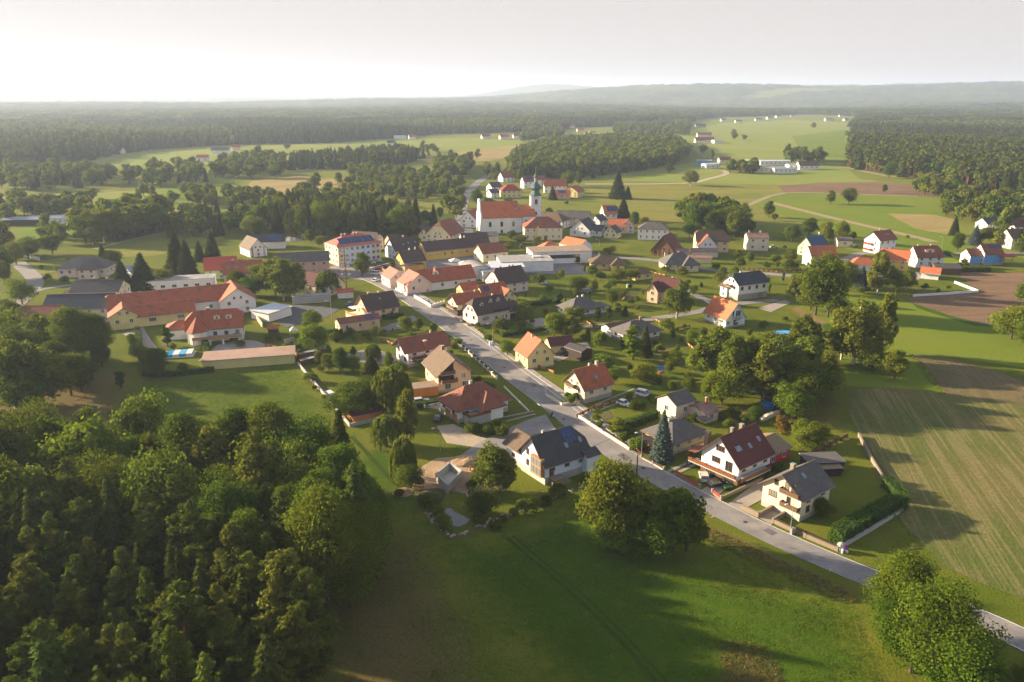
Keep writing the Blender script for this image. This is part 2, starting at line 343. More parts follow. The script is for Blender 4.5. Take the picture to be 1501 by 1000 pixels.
def pine(name, n=3000, w=.34, size=.026, seed=0, low=.42, nb=30):
    """whorls of rising branches, each ending in flat tufts of needles; bare lower trunk"""
    global rng; rng = np.random.default_rng(seed+500)
    cs, rs, br_ = [], [], []; nw = max(7, nb//5)
    for i in range(nw):
        t = (i+.3)/nw; z = low+(.97-low)*t; rr = w*.5*(math.sin(min(1, t*1.1)*2.3+.55)**.9)*(1-.25*t) if t < .93 else w*.07
        for k in range(rng.integers(4, 7)):
            a = rng.random()*6.283; r_ = rr*rng.uniform(.55, 1.15); up = rng.uniform(-.01, .05)+.03*t; br_.append((z, a, r_, up))
            for f in ((.55, .8, 1.0) if r_ > w*.2 else (.7, 1.0)):
                cs.append((r_*f*math.cos(a)+rng.normal(0, .008), r_*f*math.sin(a)+rng.normal(0, .008), z+up*f*f+rng.normal(0, .006))); rs.append(rng.uniform(.022, .042)*(1.15-.4*t)*w/.34)
    cs.append((0, 0, .975)); rs.append(.03); cs = np.array(cs); rs = np.array(rs)
    p, nn, idx = blobs_leaves(cs, rs, n, .62)
    crown = leaf_mesh(name+'_crown', p, nn*.5+np.array([0, 0, .35]), size, M['l_pine'], 2.1, np.clip(.55*rng.random(len(cs))[idx]+.45*rng.random(n), 0, 1))
    t = MB(); t.tube((0, 0, -.01), (.004, 0, .6), .015, .009, 6); t.tube((.004, 0, .6), (0, 0, .95), .009, .003, 5)
    for z, a, r_, up in br_[::2]: t.tube((0, 0, z-.02), (r_*.85*math.cos(a), r_*.85*math.sin(a), z+up*.7), .004, .0015, 4)
    for k in range(7):
        a_ = rng.random()*6.28; z_ = rng.uniform(.2, low); t.tube((0, 0, z_), (.05*math.cos(a_), .05*math.sin(a_), z_+.01), .0025, .001, 3)
    return crown, t.mesh(name+'_trunk', M['pinebark'])
def willow(name, n=5200, w=.85, size=.022, lm='l_willow', seed=0, hang=.55):
    global rng; rng = np.random.default_rng(seed+700)
    ns = 330; d = sph(ns); d[:, 2] = np.abs(d[:, 2])*.9+.05
    top = np.stack([d[:, 0]*w*.44, d[:, 1]*w*.44, .55+d[:, 2]*.42], 1); top *= 1-.16*rng.random(ns)[:, None]*np.array([1, 1, .5])
    ln = hang*rng.uniform(.35, 1.1, ns)*(.45+.55*np.hypot(d[:, 0], d[:, 1]))
    idx = rng.integers(0, ns, n); t = rng.random(n)
    o = np.hypot(d[:, 0], d[:, 1])[idx]; outd = np.stack([d[:, 0], d[:, 1], 0*d[:, 0]], 1)[idx]
    p = top[idx]+outd*(.07*np.sqrt(t))[:, None]; p[:, 2] -= t*ln[idx]; p[:, 2] = np.maximum(p[:, 2], .05)
    p += rng.normal(0, .008, (n, 3))
    side = np.cross(outd+1e-4, [0, 0, 1.]); side /= np.linalg.norm(side, axis=1)[:, None]+1e-6
    s = (size*rng.uniform(.7, 1.5, n))[:, None]
    a = np.array([0, 0, 1.])*s*1.7+rng.normal(0, .3, (n, 3))*s; b = (side+rng.normal(0, .5, (n, 3)))*s*.5
    crown = quads(name+'_crown', np.stack([p-a, p-b, p+a, p+b], 1), M[lm], np.clip(.6*rng.random(ns)[idx]+.4*rng.random(n), 0, 1))
    tm = MB(); tm.tube((0, 0, -.01), (.01, 0, .45), .035, .024, 7)
    for k in range(8): q = top[k*9]; tm.tube((.01, 0, .4), tuple(q*.95), .014, .004, 4)
    return crown, tm.mesh(name+'_trunk', M['bark'])
def bush(name, n=1400, size=.09, lm='l_broad', seed=0, w=1.3):
    global rng; rng = np.random.default_rng(seed+900)
    nb = 12; c = sph(nb)*.28; c[:, 2] = np.abs(c[:, 2])*1.1+.35; c[:, :2] *= w; br = rng.uniform(.2, .34, nb)
    p, nn, idx = blobs_leaves(c, br, n, .9); p[:, 2] = np.clip(p[:, 2], .02, 1.05)
    return leaf_mesh(name, p, nn*.7+np.array([0, 0, .2]), size, M[lm], 1.3, np.clip(.5*rng.random(nb)[idx]+.5*rng.random(n), 0, 1))
P = {}
def addp(key, *variants): P[key] = variants
addp('broad', *[broad('broad%d' % i, w=[.7, .58, .8, .52][i], n=34000, nb=[110, 120, 130, 100][i], size=.0155, seed=i, shape=[1, 1, 0, 1][i], low=.1) for i in range(4)])
addp('broad_m', *[broad('broad_medium%d' % i, w=[.8, .7, .95, .6][i], n=6500, nb=40, size=.036, seed=20+i, shape=[0, 1, 2, 1][i], low=.12) for i in range(4)])
addp('lime', *[broad('lime%d' % i, w=[.8, .65, .95][i], n=8000, nb=40, size=.032, lm='l_lime', seed=30+i, shape=[0, 1, 2][i], low=.12) for i in range(3)])
addp('olive', *[broad('olive%d' % i, w=[.8, .62, .9][i], n=10000, nb=44, size=.030, lm='l_olive', seed=40+i, shape=[0, 1, 2][i], low=.04) for i in range(3)])
addp('rust', broad('rust', w=.95, n=2800, nb=26, size=.055, lm='l_rust', seed=47, low=.06))
addp('birch', *[broad('birch%d' % i, w=[.5, .62, .55][i], n=8500, nb=72, size=.028, lm='l_birch', seed=50+i, shape=3, low=.05) for i in range(3)])
addp('poplar', *[broad('poplar%d' % i, w=[.3, .34][i], n=3600, nb=44, size=.036, lm='l_lime', seed=60+i, shape=1, low=.05) for i in range(2)])
addp('spruce', *[spruce('spruce%d' % i, n=5200, w=[.36, .42, .32][i], size=.036, seed=i) for i in range(3)])
addp('blue', spruce('blue_spruce', n=6500, w=.5, size=.036, lm='l_blue', seed=9, low=.03))
addp('thuja', *[broad('thuja%d' % i, w=.34, n=2200, nb=30, size=.045, lm='l_thuja', seed=70+i, shape=1, low=.02) for i in range(2)])
addp('pine', *[pine('pine%d' % i, n=8500, w=[.36, .42, .32][i], size=.017, seed=i, low=[.3, .42, .2][i], nb=[60, 52, 70][i]) for i in range(3)])
addp('willow', *[willow('willow%d' % i, n=6500, w=[.9, .8][i], seed=i) for i in range(2)])
addp('bush', *[(bush('bush%d' % i, seed=i), None) for i in range(3)])
addp('limebush', *[(bush('limebush%d' % i, lm='l_lime', seed=5+i), None) for i in range(2)])
addp('olivebush', *[(bush('olivebush%d' % i, lm='l_olive', seed=8+i), None) for i in range(2)])
addp('rustbush', (bush('rustbush', lm='l_rust', seed=12), None))
KIND = {'broad': ('broadleaf_tree', 'tree'), 'broad_m': ('broadleaf_tree', 'tree'), 'lime': ('broadleaf_tree', 'tree'), 'olive': ('broadleaf_tree', 'tree'),
        'rust': ('broadleaf_tree', 'tree'), 'birch': ('birch_tree', 'tree'), 'poplar': ('columnar_tree', 'tree'), 'spruce': ('spruce_tree', 'tree'), 'blue': ('blue_spruce_tree', 'tree'),
        'thuja': ('thuja_tree', 'tree'), 'pine': ('pine_tree', 'tree'), 'willow': ('willow_tree', 'tree'), 'bush': ('shrub', 'shrub'), 'limebush': ('shrub', 'shrub'), 'olivebush': ('shrub', 'shrub'), 'rustbush': ('shrub', 'shrub')}
LOOK = {'broad': 'green broadleaf tree', 'broad_m': 'dark green broadleaf tree', 'lime': 'bright yellow-green broadleaf tree', 'olive': 'olive green broadleaf tree', 'rust': 'rusty brown tree',
        'birch': 'airy pale birch', 'poplar': 'slender bright columnar tree', 'spruce': 'dark spruce', 'blue': 'blue-grey spruce', 'thuja': 'narrow dark thuja', 'pine': 'pine with a bare orange trunk',
        'willow': 'drooping yellow-green willow', 'bush': 'dark green shrub', 'limebush': 'bright green shrub', 'olivebush': 'olive green shrub', 'rustbush': 'rust coloured shrub'}
AUTO = []       # things whose label is completed from their neighbours at the end
LAND = []       # landmarks (x, y, short description)
TREEPOS = []
def tree(kind, x, y, h, wd=None, label=None, group=None, look=None, parts=True):
    """one tree: an empty at its foot > crown, trunk (shared meshes)"""
    v = P[kind]; cr, tr = v[random.randrange(len(v))]
    nm, cat = KIND[kind]; rz = random.random()*6.28
    natural = {'thuja': .34, 'poplar': .32, 'spruce': .38, 'blue': .5, 'pine': .36, 'birch': .55, 'willow': .95, 'rust': .95}.get(kind, 1.5 if 'bush' in kind else .8)
    sx = (wd/(h*natural)) if wd else random.uniform(.74, 1.02)
    if tr is None:
        t = link(nm, cr, None, (x, y, -.03), rz); t.scale = (h*sx, h*sx, h)
    else:
        t = empty(nm, (x, y, -.03), rz); t.scale = (h*sx, h*sx, h)
        link('trunk', tr, t); link('crown', cr, t)
    tag(t, label, cat, group)
    if not label: AUTO.append((t, look or LOOK[kind], x, y, h))
    TREEPOS.append((x, y)); return t
def inpoly(x, y, poly):
    r = False; j = len(poly)-1
    for i in range(len(poly)):
        xi, yi = poly[i]; xj, yj = poly[j]
        if (yi > y) != (yj > y) and x < (xj-xi)*(y-yi)/(yj-yi)+xi: r = not r
        j = i
    return r
def inpoly_np(X, Y, poly):
    r = np.zeros(X.shape, bool); j = len(poly)-1
    for i in range(len(poly)):
        xi, yi = poly[i]; xj, yj = poly[j]
        if yi != yj: r ^= ((yi > Y) != (yj > Y)) & (X < (xj-xi)*(Y-yi)/(yj-yi)+xi)
        j = i
    return r
def scatter(poly, sp, jit=.45):
    """jittered triangular grid of points inside a polygon of site points"""
    xs = [p[0] for p in poly]; ys = [p[1] for p in poly]
    X, Y = np.meshgrid(np.arange(min(xs), max(xs)+sp, sp), np.arange(min(ys), max(ys)+sp, sp*.87))
    X = X+(np.arange(Y.shape[0]) % 2)[:, None]*sp/2
    X = X+rng.uniform(-jit, jit, X.shape)*sp; Y = Y+rng.uniform(-jit, jit, Y.shape)*sp
    k = inpoly_np(X, Y, [(p[0], p[1]) for p in poly]); return np.stack([X[k], Y[k]], 1)
def gp(pts, k='0'): return [tuple(G(a, b, 0, k)[:2]) for a, b in pts]
# ------------------------------------------------------------------ terrain, fields, roads
def gauss(x, y, cx, cy_, sx, sy): return np.exp(-((x-cx)/sx)**2-((y-cy_)/sy)**2)
def hz(x, y):
    x = np.asarray(x, float); y = np.asarray(y, float)
    h = 0*x
    h = h+100*gauss(x, y, 1900, 6600, 1500, 900)+155*gauss(x, y, 4500, 7300, 2400, 1100)+60*gauss(x, y, 900, 7600, 900, 900)
    h = h+150*gauss(x, y, 500, 12500, 900, 1200)+210*gauss(x, y, 6500, 11500, 3200, 1500)+120*gauss(x, y, 2600, 12500, 2400, 1500)
    h = h+10*np.sin(x/420+1.3)*np.sin(y/610+.4)*np.clip((y-2800)/1500, 0, 1)+16*np.sin(x/900-y/1500)*np.clip((y-4000)/2500, 0, 1)
    return h
def graded(a, b, n, p): 
    t = np.linspace(-1, 1, n); return np.sign(t)*np.abs(t)**p*(b if True else 0)
xs = graded(0, 15000, 181, 2.2); ys = np.concatenate([np.linspace(-1500, 0, 6)[:-1], np.linspace(0, 1, 170)**1.8*16000])
X, Y = np.meshgrid(xs, ys)
near = (np.abs(X) < 230) & (Y > 20) & (Y < 520)
Z = hz(X, Y); Z = np.where(near, -.6, Z)
def grid_obj(name, X, Y, Z, mt, attrs=None):
    ny, nx = X.shape; me = bpy.data.meshes.new(name)
    v = np.stack([X, Y, Z], -1).reshape(-1, 3); me.vertices.add(len(v)); me.vertices.foreach_set('co', v.reshape(-1).astype(np.float32))
    i = (np.arange(ny-1)[:, None]*nx+np.arange(nx-1)[None]).reshape(-1); q = np.stack([i, i+1, i+nx+1, i+nx], 1).astype(np.int32)
    me.loops.add(q.size); me.loops.foreach_set('vertex_index', q.reshape(-1)); me.polygons.add(len(q))
    me.polygons.foreach_set('loop_start', np.arange(0, q.size, 4, dtype=np.int32)); me.polygons.foreach_set('loop_total', np.full(len(q), 4, np.int32))
    for k, a in (attrs or {}).items(): me.attributes.new(k, 'FLOAT', 'POINT').data.foreach_set('value', a.reshape(-1).astype(np.float32))
    me.materials.append(mt); me.update(); me.validate(); o = link(name, me); o['kind'] = 'structure'; return o
grid_obj('ground', X, Y, Z, M['g_base'])
# the village plain, 2 m cells; grass character is stored per vertex
def sdist(X, Y, poly):
    """signed distance (inside positive) to a polygon"""
    P_ = np.array(poly+[poly[0]]); d = np.full(X.shape, 1e9)
    for a, b in zip(P_[:-1], P_[1:]):
        ab = b-a; t = np.clip(((X-a[0])*ab[0]+(Y-a[1])*ab[1])/(ab@ab+1e-9), 0, 1)
        d = np.minimum(d, np.hypot(X-a[0]-t*ab[0], Y-a[1]-t*ab[1]))
    return np.where(inpoly_np(X, Y, poly), d, -d)
def soft(X, Y, poly, wd): return np.clip(.5+sdist(X, Y, poly)/wd, 0, 1)
X2, Y2 = np.meshgrid(np.arange(-260, 261, 2.), np.arange(20, 561, 2.))
lush = np.maximum.reduce([.75*soft(X2, Y2, gp([(430, 560), (560, 700), (700, 800), (860, 740), (1000, 830), (1250, 880), (1300, 1000), (1100, 1200), (850, 1050), (640, 800)]), 12),
    .9*soft(X2, Y2, gp([(560, 650), (600, 700), (570, 720), (520, 680)]), 6), .55*soft(X2, Y2, gp([(200, 560), (430, 530), (520, 640), (400, 620), (150, 660)]), 10),
    .9*soft(X2, Y2, gp([(1225, 500), (1501, 520), (1600, 480), (1240, 430), (1150, 440)]), 10), .7*soft(X2, Y2, gp([(560, 250), (900, 260), (900, 330), (600, 330)]), 20)])
dry = np.maximum.reduce([.8*soft(X2, Y2, gp([(560, 770), (610, 790), (670, 880), (730, 1050), (440, 1200), (470, 900), (540, 820)]), 15),
    .9*soft(X2, Y2, gp([(60, 520), (180, 545), (190, 600), (80, 680), (0, 700), (-60, 560)]), 14), .7*soft(X2, Y2, gp([(1055, 940), (1130, 950), (1160, 1010), (1080, 1060), (1050, 1000)]), 6),
    .75*soft(X2, Y2, gp([(1030, 762), (1250, 862), (1262, 880), (1240, 880), (1015, 775)]), 3), .35*soft(X2, Y2, gp([(880, 810), (1030, 815), (1040, 850), (900, 850)]), 8),
    .6*soft(X2, Y2, gp([(1120, 600), (1240, 640), (1230, 560), (1110, 560)]), 8), .6*soft(X2, Y2, gp([(740, 785), (760, 800), (960, 990), (955, 1000), (930, 980)]), 2)])
bare = np.maximum.reduce([.8*soft(X2, Y2, gp([(1155, 450), (1215, 440), (1235, 470), (1190, 480)]), 6), .45*soft(X2, Y2, gp([(950, 510), (1005, 500), (1010, 530), (960, 540)]), 5),
    .5*soft(X2, Y2, gp([(1060, 945), (1100, 945), (1110, 975), (1070, 975)]), 3), .6*soft(X2, Y2, gp([(1000, 590), (1130, 600), (1100, 630), (1000, 610)]), 5)])
grid_obj('village_green', X2, Y2, 0*X2+.008, M['g_near'], dict(lush=lush, dry=dry, bare=bare))
def jag(poly, step, amp):
    out = []; n = len(poly)
    for i in range(n):
        a = Vector(poly[i]); b = Vector(poly[(i+1) % n]); k = max(1, min(60, int((b-a).length/step))); nn = Vector((-(b-a).y, (b-a).x)).normalized()
        for j in range(k): out.append((a+(b-a)*(j/k)+nn*random.uniform(-amp, amp)*(j > 0))[:])
    return out
FIELDZ = [.012]; APZ = [.074]
def sheet(name, pts, mt, z=None, k='0', step=8, amp=.8, world=False):
    poly = jag(pts if world else gp(pts, k), step, amp)
    if z is None: FIELDZ[0] += .002; z = FIELDZ[0]
    me = bpy.data.meshes.new(name); me.from_pydata([(a, b, z) for a, b in poly], [], [tuple(range(len(poly)))])
    if me.polygons[0].normal.z < 0: me.flip_normals()
    me.materials.append(mt); o = link(name, me); o['kind'] = 'structure'; return o
def ribbon(name, pts, wd, z, mt, world=False, k='0', kind='structure', sub=3):
    p = [Vector(q) for q in (pts if world else gp(pts, k))]
    # Catmull-Rom smoothing
    q = []
    for i in range(len(p)-1):
        a, b, c, d = p[max(i-1, 0)], p[i], p[i+1], p[min(i+2, len(p)-1)]
        for j in range(sub):
            t = j/sub; q.append(.5*((2*b)+(c-a)*t+(2*a-5*b+4*c-d)*t*t+(3*b-a-3*c+d)*t**3))
    q.append(p[-1]); L, Rr = [], []
    for i, a in enumerate(q):
        t = (q[min(i+1, len(q)-1)]-q[max(i-1, 0)]).normalized(); n = Vector((-t.y, t.x)); ww = wd if not callable(wd) else wd(i/(len(q)-1))
        L.append((*(a+n*ww/2), z)); Rr.append((*(a-n*ww/2), z))
    me = bpy.data.meshes.new(name); m = len(L)
    me.from_pydata(L+Rr, [], [(i, m+i, m+i+1, i+1) for i in range(m-1)]); me.materials.append(mt)
    o = link(name, me); o['kind'] = kind; return o, q
# far plain: pale meadows right of the village, hay meadows left
sheet('hay_meadow', [(840, 262), (860, 250), (960, 246), (1060, 232), (1230, 238), (1260, 262), (1335, 272), (1180, 272), (1000, 268)], M['g_mid'])
sheet('bright_meadow', [(880, 300), (858, 272), (1000, 268), (1160, 272), (1145, 284), (1100, 300), (1210, 335), (1060, 330), (940, 322)], M['g_hay'])
sheet('bright_meadow', [(1100, 299), (1150, 284), (1345, 287), (1375, 292), (1400, 300), (1385, 318), (1400, 345), (1330, 345), (1210, 335)], M['g_bright'])
sheet('bright_meadow', [(930, 324), (1210, 336), (1400, 346), (1440, 352), (1400, 388), (1290, 380), (1200, 352), (1100, 335)], M['g_bright'])
sheet('bright_meadow', [(1150, 440), (1210, 425), (1330, 438), (1345, 452), (1430, 478), (1501, 480), (1560, 500), (1620, 560), (1380, 520), (1340, 525), (1225, 480)], M['g_bright'])
sheet('bright_meadow', [(1225, 500), (1340, 520), (1385, 575), (1240, 566)], M['g_bright'])
sheet('stubble_field', [(1300, 313), (1370, 315), (1400, 322), (1395, 345), (1340, 335)], M['g_straw'])
sheet('pasture', [(990, 196), (1060, 180), (1160, 176), (1245, 180), (1242, 205), (1236, 236), (1030, 232), (1010, 215)], M['g_mid'])
sheet('bright_meadow', [(1160, 200), (1240, 190), (1238, 232), (1180, 230)], M['g_bright'])
sheet('ploughed_field', [(1140, 273), (1200, 268), (1290, 267), (1345, 272), (1400, 276), (1460, 284), (1470, 290), (1400, 289), (1150, 282)], M['g_plough'])
sheet('pasture', [(0, 290), (60, 285), (200, 280), (290, 275), (300, 300), (160, 306), (0, 318)], M['g_mid'])
sheet('pasture', [(190, 215), (300, 212), (420, 213), (560, 204), (700, 202), (770, 207), (760, 222), (640, 228), (520, 232), (420, 236), (250, 245), (120, 243)], M['g_mid'])
sheet('straw_meadow', [(600, 232), (680, 222), (780, 210), (790, 222), (720, 236), (640, 240)], M['g_straw'])
sheet('straw_meadow', [(370, 265), (440, 258), (540, 266), (570, 280), (520, 290), (420, 284), (360, 276)], M['g_straw'])
sheet('straw_meadow', [(245, 305), (290, 304), (300, 325), (245, 325)], M['g_straw'])
sheet('hay_meadow', [(215, 276), (300, 272), (285, 300), (225, 300)], M['g_bright'])
sheet('hay_meadow', [(300, 252), (345, 250), (350, 268), (310, 268)], M['g_bright'])
sheet('sports_ground', [(22, 335), (90, 325), (130, 330), (125, 345), (60, 352), (30, 348)], M['g_bright'])
sheet('hay_meadow', [(160, 360), (235, 340), (320, 335), (330, 350), (230, 375), (150, 378)], M['g_hay'])
sheet('hay_meadow', [(40, 385), (95, 378), (100, 395), (60, 402)], M['g_hay'])
sheet('hay_meadow', [(540, 298), (640, 290), (665, 300), (640, 318), (560, 318)], M['g_hay'])
sheet('hay_meadow', [(280, 415), (320, 395), (335, 405), (310, 420)], M['g_bright'])
# right-hand arable fields
sheet('ploughed_field', [(1322, 438), (1380, 430), (1435, 430), (1425, 420), (1400, 399), (1501, 400), (1640, 402), (1640, 500), (1455, 478), (1400, 465)], M['g_plough'])
sheet('sprouting_field', [(1342, 519), (1400, 527), (1470, 548), (1560, 580), (1620, 640), (1400, 590), (1385, 576)], M['g_crop2'])
sheet('crop_field', [(1237, 572), (1300, 568), (1400, 580), (1620, 612), (1700, 760), (1700, 930), (1560, 900), (1450, 860), (1380, 828), (1325, 770), (1262, 655)], M['g_crop'], amp=.4)
# roads
MAIN = [(1640, 1010), (1501, 938), (1400, 894), (1245, 835), (1100, 770), (958, 695), (880, 645), (815, 592), (745, 540), (690, 497), (640, 462), (600, 436), (560, 414), (520, 400), (480, 392)]
road, mainq = ribbon('main_road', MAIN, lambda t: 6.2 if t < .3 else (6.2+3.2*min(1, (t-.3)/.2)), .10, M['asphalt'], sub=4)
ribbon('road', [(560, 414), (600, 400), (650, 380), (684, 345), (676, 320), (682, 290), (700, 268), (720, 255)], 8, .108, M['asphalt'], sub=4)
ribbon('road', [(835, 370), (900, 377), (960, 382), (1040, 395), (1130, 402), (1200, 408)], 6, .092, M['asphalt'])
ribbon('road', [(1200, 408), (1260, 372), (1330, 375), (1400, 372), (1501, 372)], 6, .094, M['asphalt'])
ribbon('street', [(720, 400), (770, 392), (800, 388), (840, 372), (835, 352)], 6, .112, M['asphalt'])
ribbon('street', [(0, 470), (25, 445), (50, 420), (48, 405), (25, 385)], 7, .104, M['asphalt'])
ribbon('path', [(25, 440), (60, 425), (110, 417)], 3, .09, M['asphalt'])
ribbon('village_street', [(800, 480), (880, 478), (960, 467), (1020, 458), (1060, 448), (1140, 440)], 4.5, .10, M['asphalt'])
ribbon('village_street', [(985, 415), (1035, 440), (1060, 450)], 4, .096, M['asphalt'])
ribbon('field_track', [(858, 270), (1000, 269), (1040, 262), (1065, 255), (1060, 250)], 6, .09, M['gravel'])
ribbon('field_track', [(1095, 302), (1150, 283), (1250, 285), (1345, 288)], 5, .088, M['dirt'])
ribbon('field_track', [(1130, 297), (1230, 322), (1330, 345), (1370, 355)], 7, .086, M['dirt'])
ribbon('field_track', [(1240, 245), (1300, 258), (1360, 262)], 8, .084, M['dirt'])
ribbon('avenue_path', [(140, 365), (190, 352), (245, 340)], 4, .08, M['dirt'])
# aprons and drives
def apron(name, pts, mt, k='0'):
    APZ[0] += .0006; return sheet(name, pts, mt, APZ[0], k, 30, .0)
apron('forecourt', [(455, 395), (530, 385), (560, 395), (620, 385), (660, 370), (700, 360), (710, 380), (640, 400), (590, 410), (540, 412), (480, 405)], M['asphalt'])
apron('forecourt', [(395, 450), (440, 447), (500, 452), (480, 465), (420, 480), (405, 470)], M['asphalt_dark'])
apron('drive', [(640, 625), (665, 622), (700, 640), (735, 648), (745, 670), (720, 672), (690, 655), (655, 650)], M['gravel'])
apron('junction_apron', [(700, 650), (720, 640), (775, 615), (800, 608), (815, 630), (770, 640), (740, 668), (700, 690), (675, 668)], M['asphalt'])
apron('excavation_ground', [(608, 690), (640, 672), (690, 668), (728, 690), (732, 720), (680, 724), (640, 716), (600, 720)], M['sand'])
apron('drive', [(1040, 760), (1112, 705), (1130, 715), (1125, 728), (1085, 750)], M['paving'])
apron('drive', [(1100, 752), (1145, 742), (1160, 752), (1130, 770)], M['paving'])
apron('drive', [(1025, 720), (1060, 700), (1078, 706), (1050, 728)], M['paving'])
apron('drive', [(602, 595), (640, 585), (700, 600), (690, 612), (640, 600)], M['paving'])
apron('drive', [(505, 520), (545, 510), (580, 522), (590, 528), (560, 535), (520, 530)], M['asphalt'])
apron('drive', [(553, 482), (590, 470), (605, 462), (612, 468), (590, 482), (560, 486)], M['asphalt'])
apron('drive', [(640, 455), (668, 452), (690, 470), (672, 478)], M['asphalt'])
apron('drive', [(770, 470), (795, 466), (812, 480), (798, 488)], M['paving'])
apron('yard', [(770, 395), (800, 372), (860, 392), (862, 402), (800, 402)], M['asphalt'])
apron('yard', [(290, 530), (320, 505), (350, 498), (375, 500), (400, 508), (330, 522)], M['paving'])
apron('yard', [(180, 490), (210, 480), (222, 500), (235, 515), (215, 510)], M['paving'])
apron('yard', [(690, 400), (820, 402), (840, 380), (860, 372), (850, 360), (800, 372), (740, 395)], M['asphalt'])
apron('drive', [(1110, 452), (1150, 440), (1160, 444), (1130, 458)], M['paving'])
apron('drive', [(1330, 402), (1345, 398), (1352, 408), (1330, 418)], M['asphalt'])
apron('yard', [(800, 525), (860, 500), (866, 512), (820, 530)], M['paving'])
for a, b in (((872, 594), (930, 570)), ((880, 601), (940, 578))): ribbon('wheel_track', [a, b], .7, .085, M['paving'])
for a, b in (((978, 692), (1024, 672)), ((984, 698), (1030, 676))): ribbon('wheel_track', [a, b], .9, .085, M['paving'])
for a, b in (((738, 612), (782, 603)), ((742, 618), (785, 607))): ribbon('wheel_track', [a, b], .7, .085, M['paving'])
# ------------------------------------------------------------------ buildings
def poly_prism(mb, loop, t, mtop=0, mside=1):
    """slab: loop of 3D points (top) extruded down by t"""
    b = [(x, y, z-t) for x, y, z in loop]; mb.face(loop, mtop); mb.face(b[::-1], mside)
    for i in range(len(loop)): j = (i+1) % len(loop); mb.face([loop[j], loop[i], b[i], b[j]], mside)
def uniq(l):
    o = []
    for p in l:
        if not o or (Vector(p)-Vector(o[-1])).length > 1e-3: o.append(p)
    if (Vector(o[0])-Vector(o[-1])).length < 1e-3: o.pop()
    return o
_mesh = {}
def roof_mesh(L, W, he, hr, fa, fb, oh, key, ohx=None):
    k = (hr-he)/(W/2); Wr = W/2+oh; t = .2; ohx = oh if ohx is None else ohx; Xr = L/2+ohx; ez = he-k*oh+t; ht = hr+t
    z = lambda f: ht-f*(ht-ez)
    Ra = (-Xr+fa*Wr, 0, ht); Rb = (Xr-fb*Wr, 0, ht)
    mb = MB()
    for s in (1, -1):
        lp = [(-Xr, s*Wr, ez), (Xr, s*Wr, ez), (Xr, s*fb*Wr, z(fb)), Rb, Ra, (-Xr, s*fa*Wr, z(fa))]
        lp = uniq(lp);  poly_prism(mb, lp if s < 0 else lp[::-1], t*.9)
    if fb: poly_prism(mb, [(Xr, -fb*Wr, z(fb)), (Xr, fb*Wr, z(fb)), Rb], t*.9)
    if fa: poly_prism(mb, [(-Xr, fa*Wr, z(fa)), (-Xr, -fa*Wr, z(fa)), Ra], t*.9)
    # ridge cap tiles
    mb.box(Ra[0]-.05, Rb[0]+.05, -.12, .12, ht-.06, ht+.07)
    return mb.mesh('roof', [M['r_'+key], M['trim'] if key not in ('orange', 'pinkroof', 'r_flat') else M['white']])
def wall_mesh(L, W, he, hr, fa, fb, oh, mt, z0=0.):
    k = (hr-he)/(W/2); Wr = W/2+oh
    mb = MB(); x0, x1, y0, y1 = -L/2, L/2, -W/2, W/2
    def gable(x, f, sgn):
        if f >= 1: pts = [(y0, z0), (y1, z0), (y1, he), (y0, he)]
        else:
            zc = hr-f*k*Wr+k*oh if f > 0 else hr
            if zc <= he+.05: pts = [(y0, z0), (y1, z0), (y1, he), (y0, he)]
            elif f > 0: yc = (hr-zc)/k; pts = [(y0, z0), (y1, z0), (y1, he), (yc, zc), (-yc, zc), (y0, he)]
            else: pts = [(y0, z0), (y1, z0), (y1, he), (0, hr), (y0, he)]
        p = [(x, y, z) for y, z in pts]; mb.face(p if sgn > 0 else p[::-1])
    gable(x1, fb, 1); gable(x0, fa, -1)
    mb.face([(x0, y0, z0), (x1, y0, z0), (x1, y0, he), (x0, y0, he)]); mb.face([(x1, y1, z0), (x0, y1, z0), (x0, y1, he), (x1, y1, he)])
    mb.face([(x0, y0, he), (x1, y0, he), (x1, y1, he), (x0, y1, he)])
    return mb.mesh('wall', mt)
def win_mesh(w_, h_, style):
    key = ('win', round(w_, 2), round(h_, 2), style)
    if key in _mesh: return _mesh[key]
    fm = M['winbrown'] if style == 'b' else M['white']; f = MB(); d0, d1 = -.07, .01; x, z = w_/2, h_/2; t = .09
    f.box(-x, -x+t, d0, d1, -z, z).box(x-t, x, d0, d1, -z, z).box(-x+t, x-t, d0, d1, z-t, z).box(-x+t, x-t, d0, d1, -z, -z+t)
    n = 1 if w_ < 1.0 else (2 if w_ < 1.9 else 3)
    for i in range(1, n): f.box(-x+i*w_/n-.04, -x+i*w_/n+.04, d0+.01, d1, -z+t, z-t)
    if style == 'd': f.box(-x+t, x-t, d0+.01, d1, -z+h_*.42, -z+h_*.46)
    g = MB(); g.box(-x+t*.6, x-t*.6, -.03, .0, -z+t*.6, z-t*.6)
    sl = MB(); sl.box(-x-.08, x+.08, -.16, .01, -z-.07, -z-.005)
    _mesh[key] = (f.mesh('window', fm), g.mesh('pane', M['glass']), sl.mesh('sill', fm if style == 'b' else M['zinc'])); return _mesh[key]
def window(root, x, y, z, ang, w_, h_, style='w', name='window', sill=True):
    """ang = outward direction in house space"""
    a, b, c = win_mesh(w_, h_, style)
    o = link(name, a, root, (x, y, z), ang+math.pi/2); link('pane', b, o)
    if sill and name == 'window': link('sill', c, o)
    return o
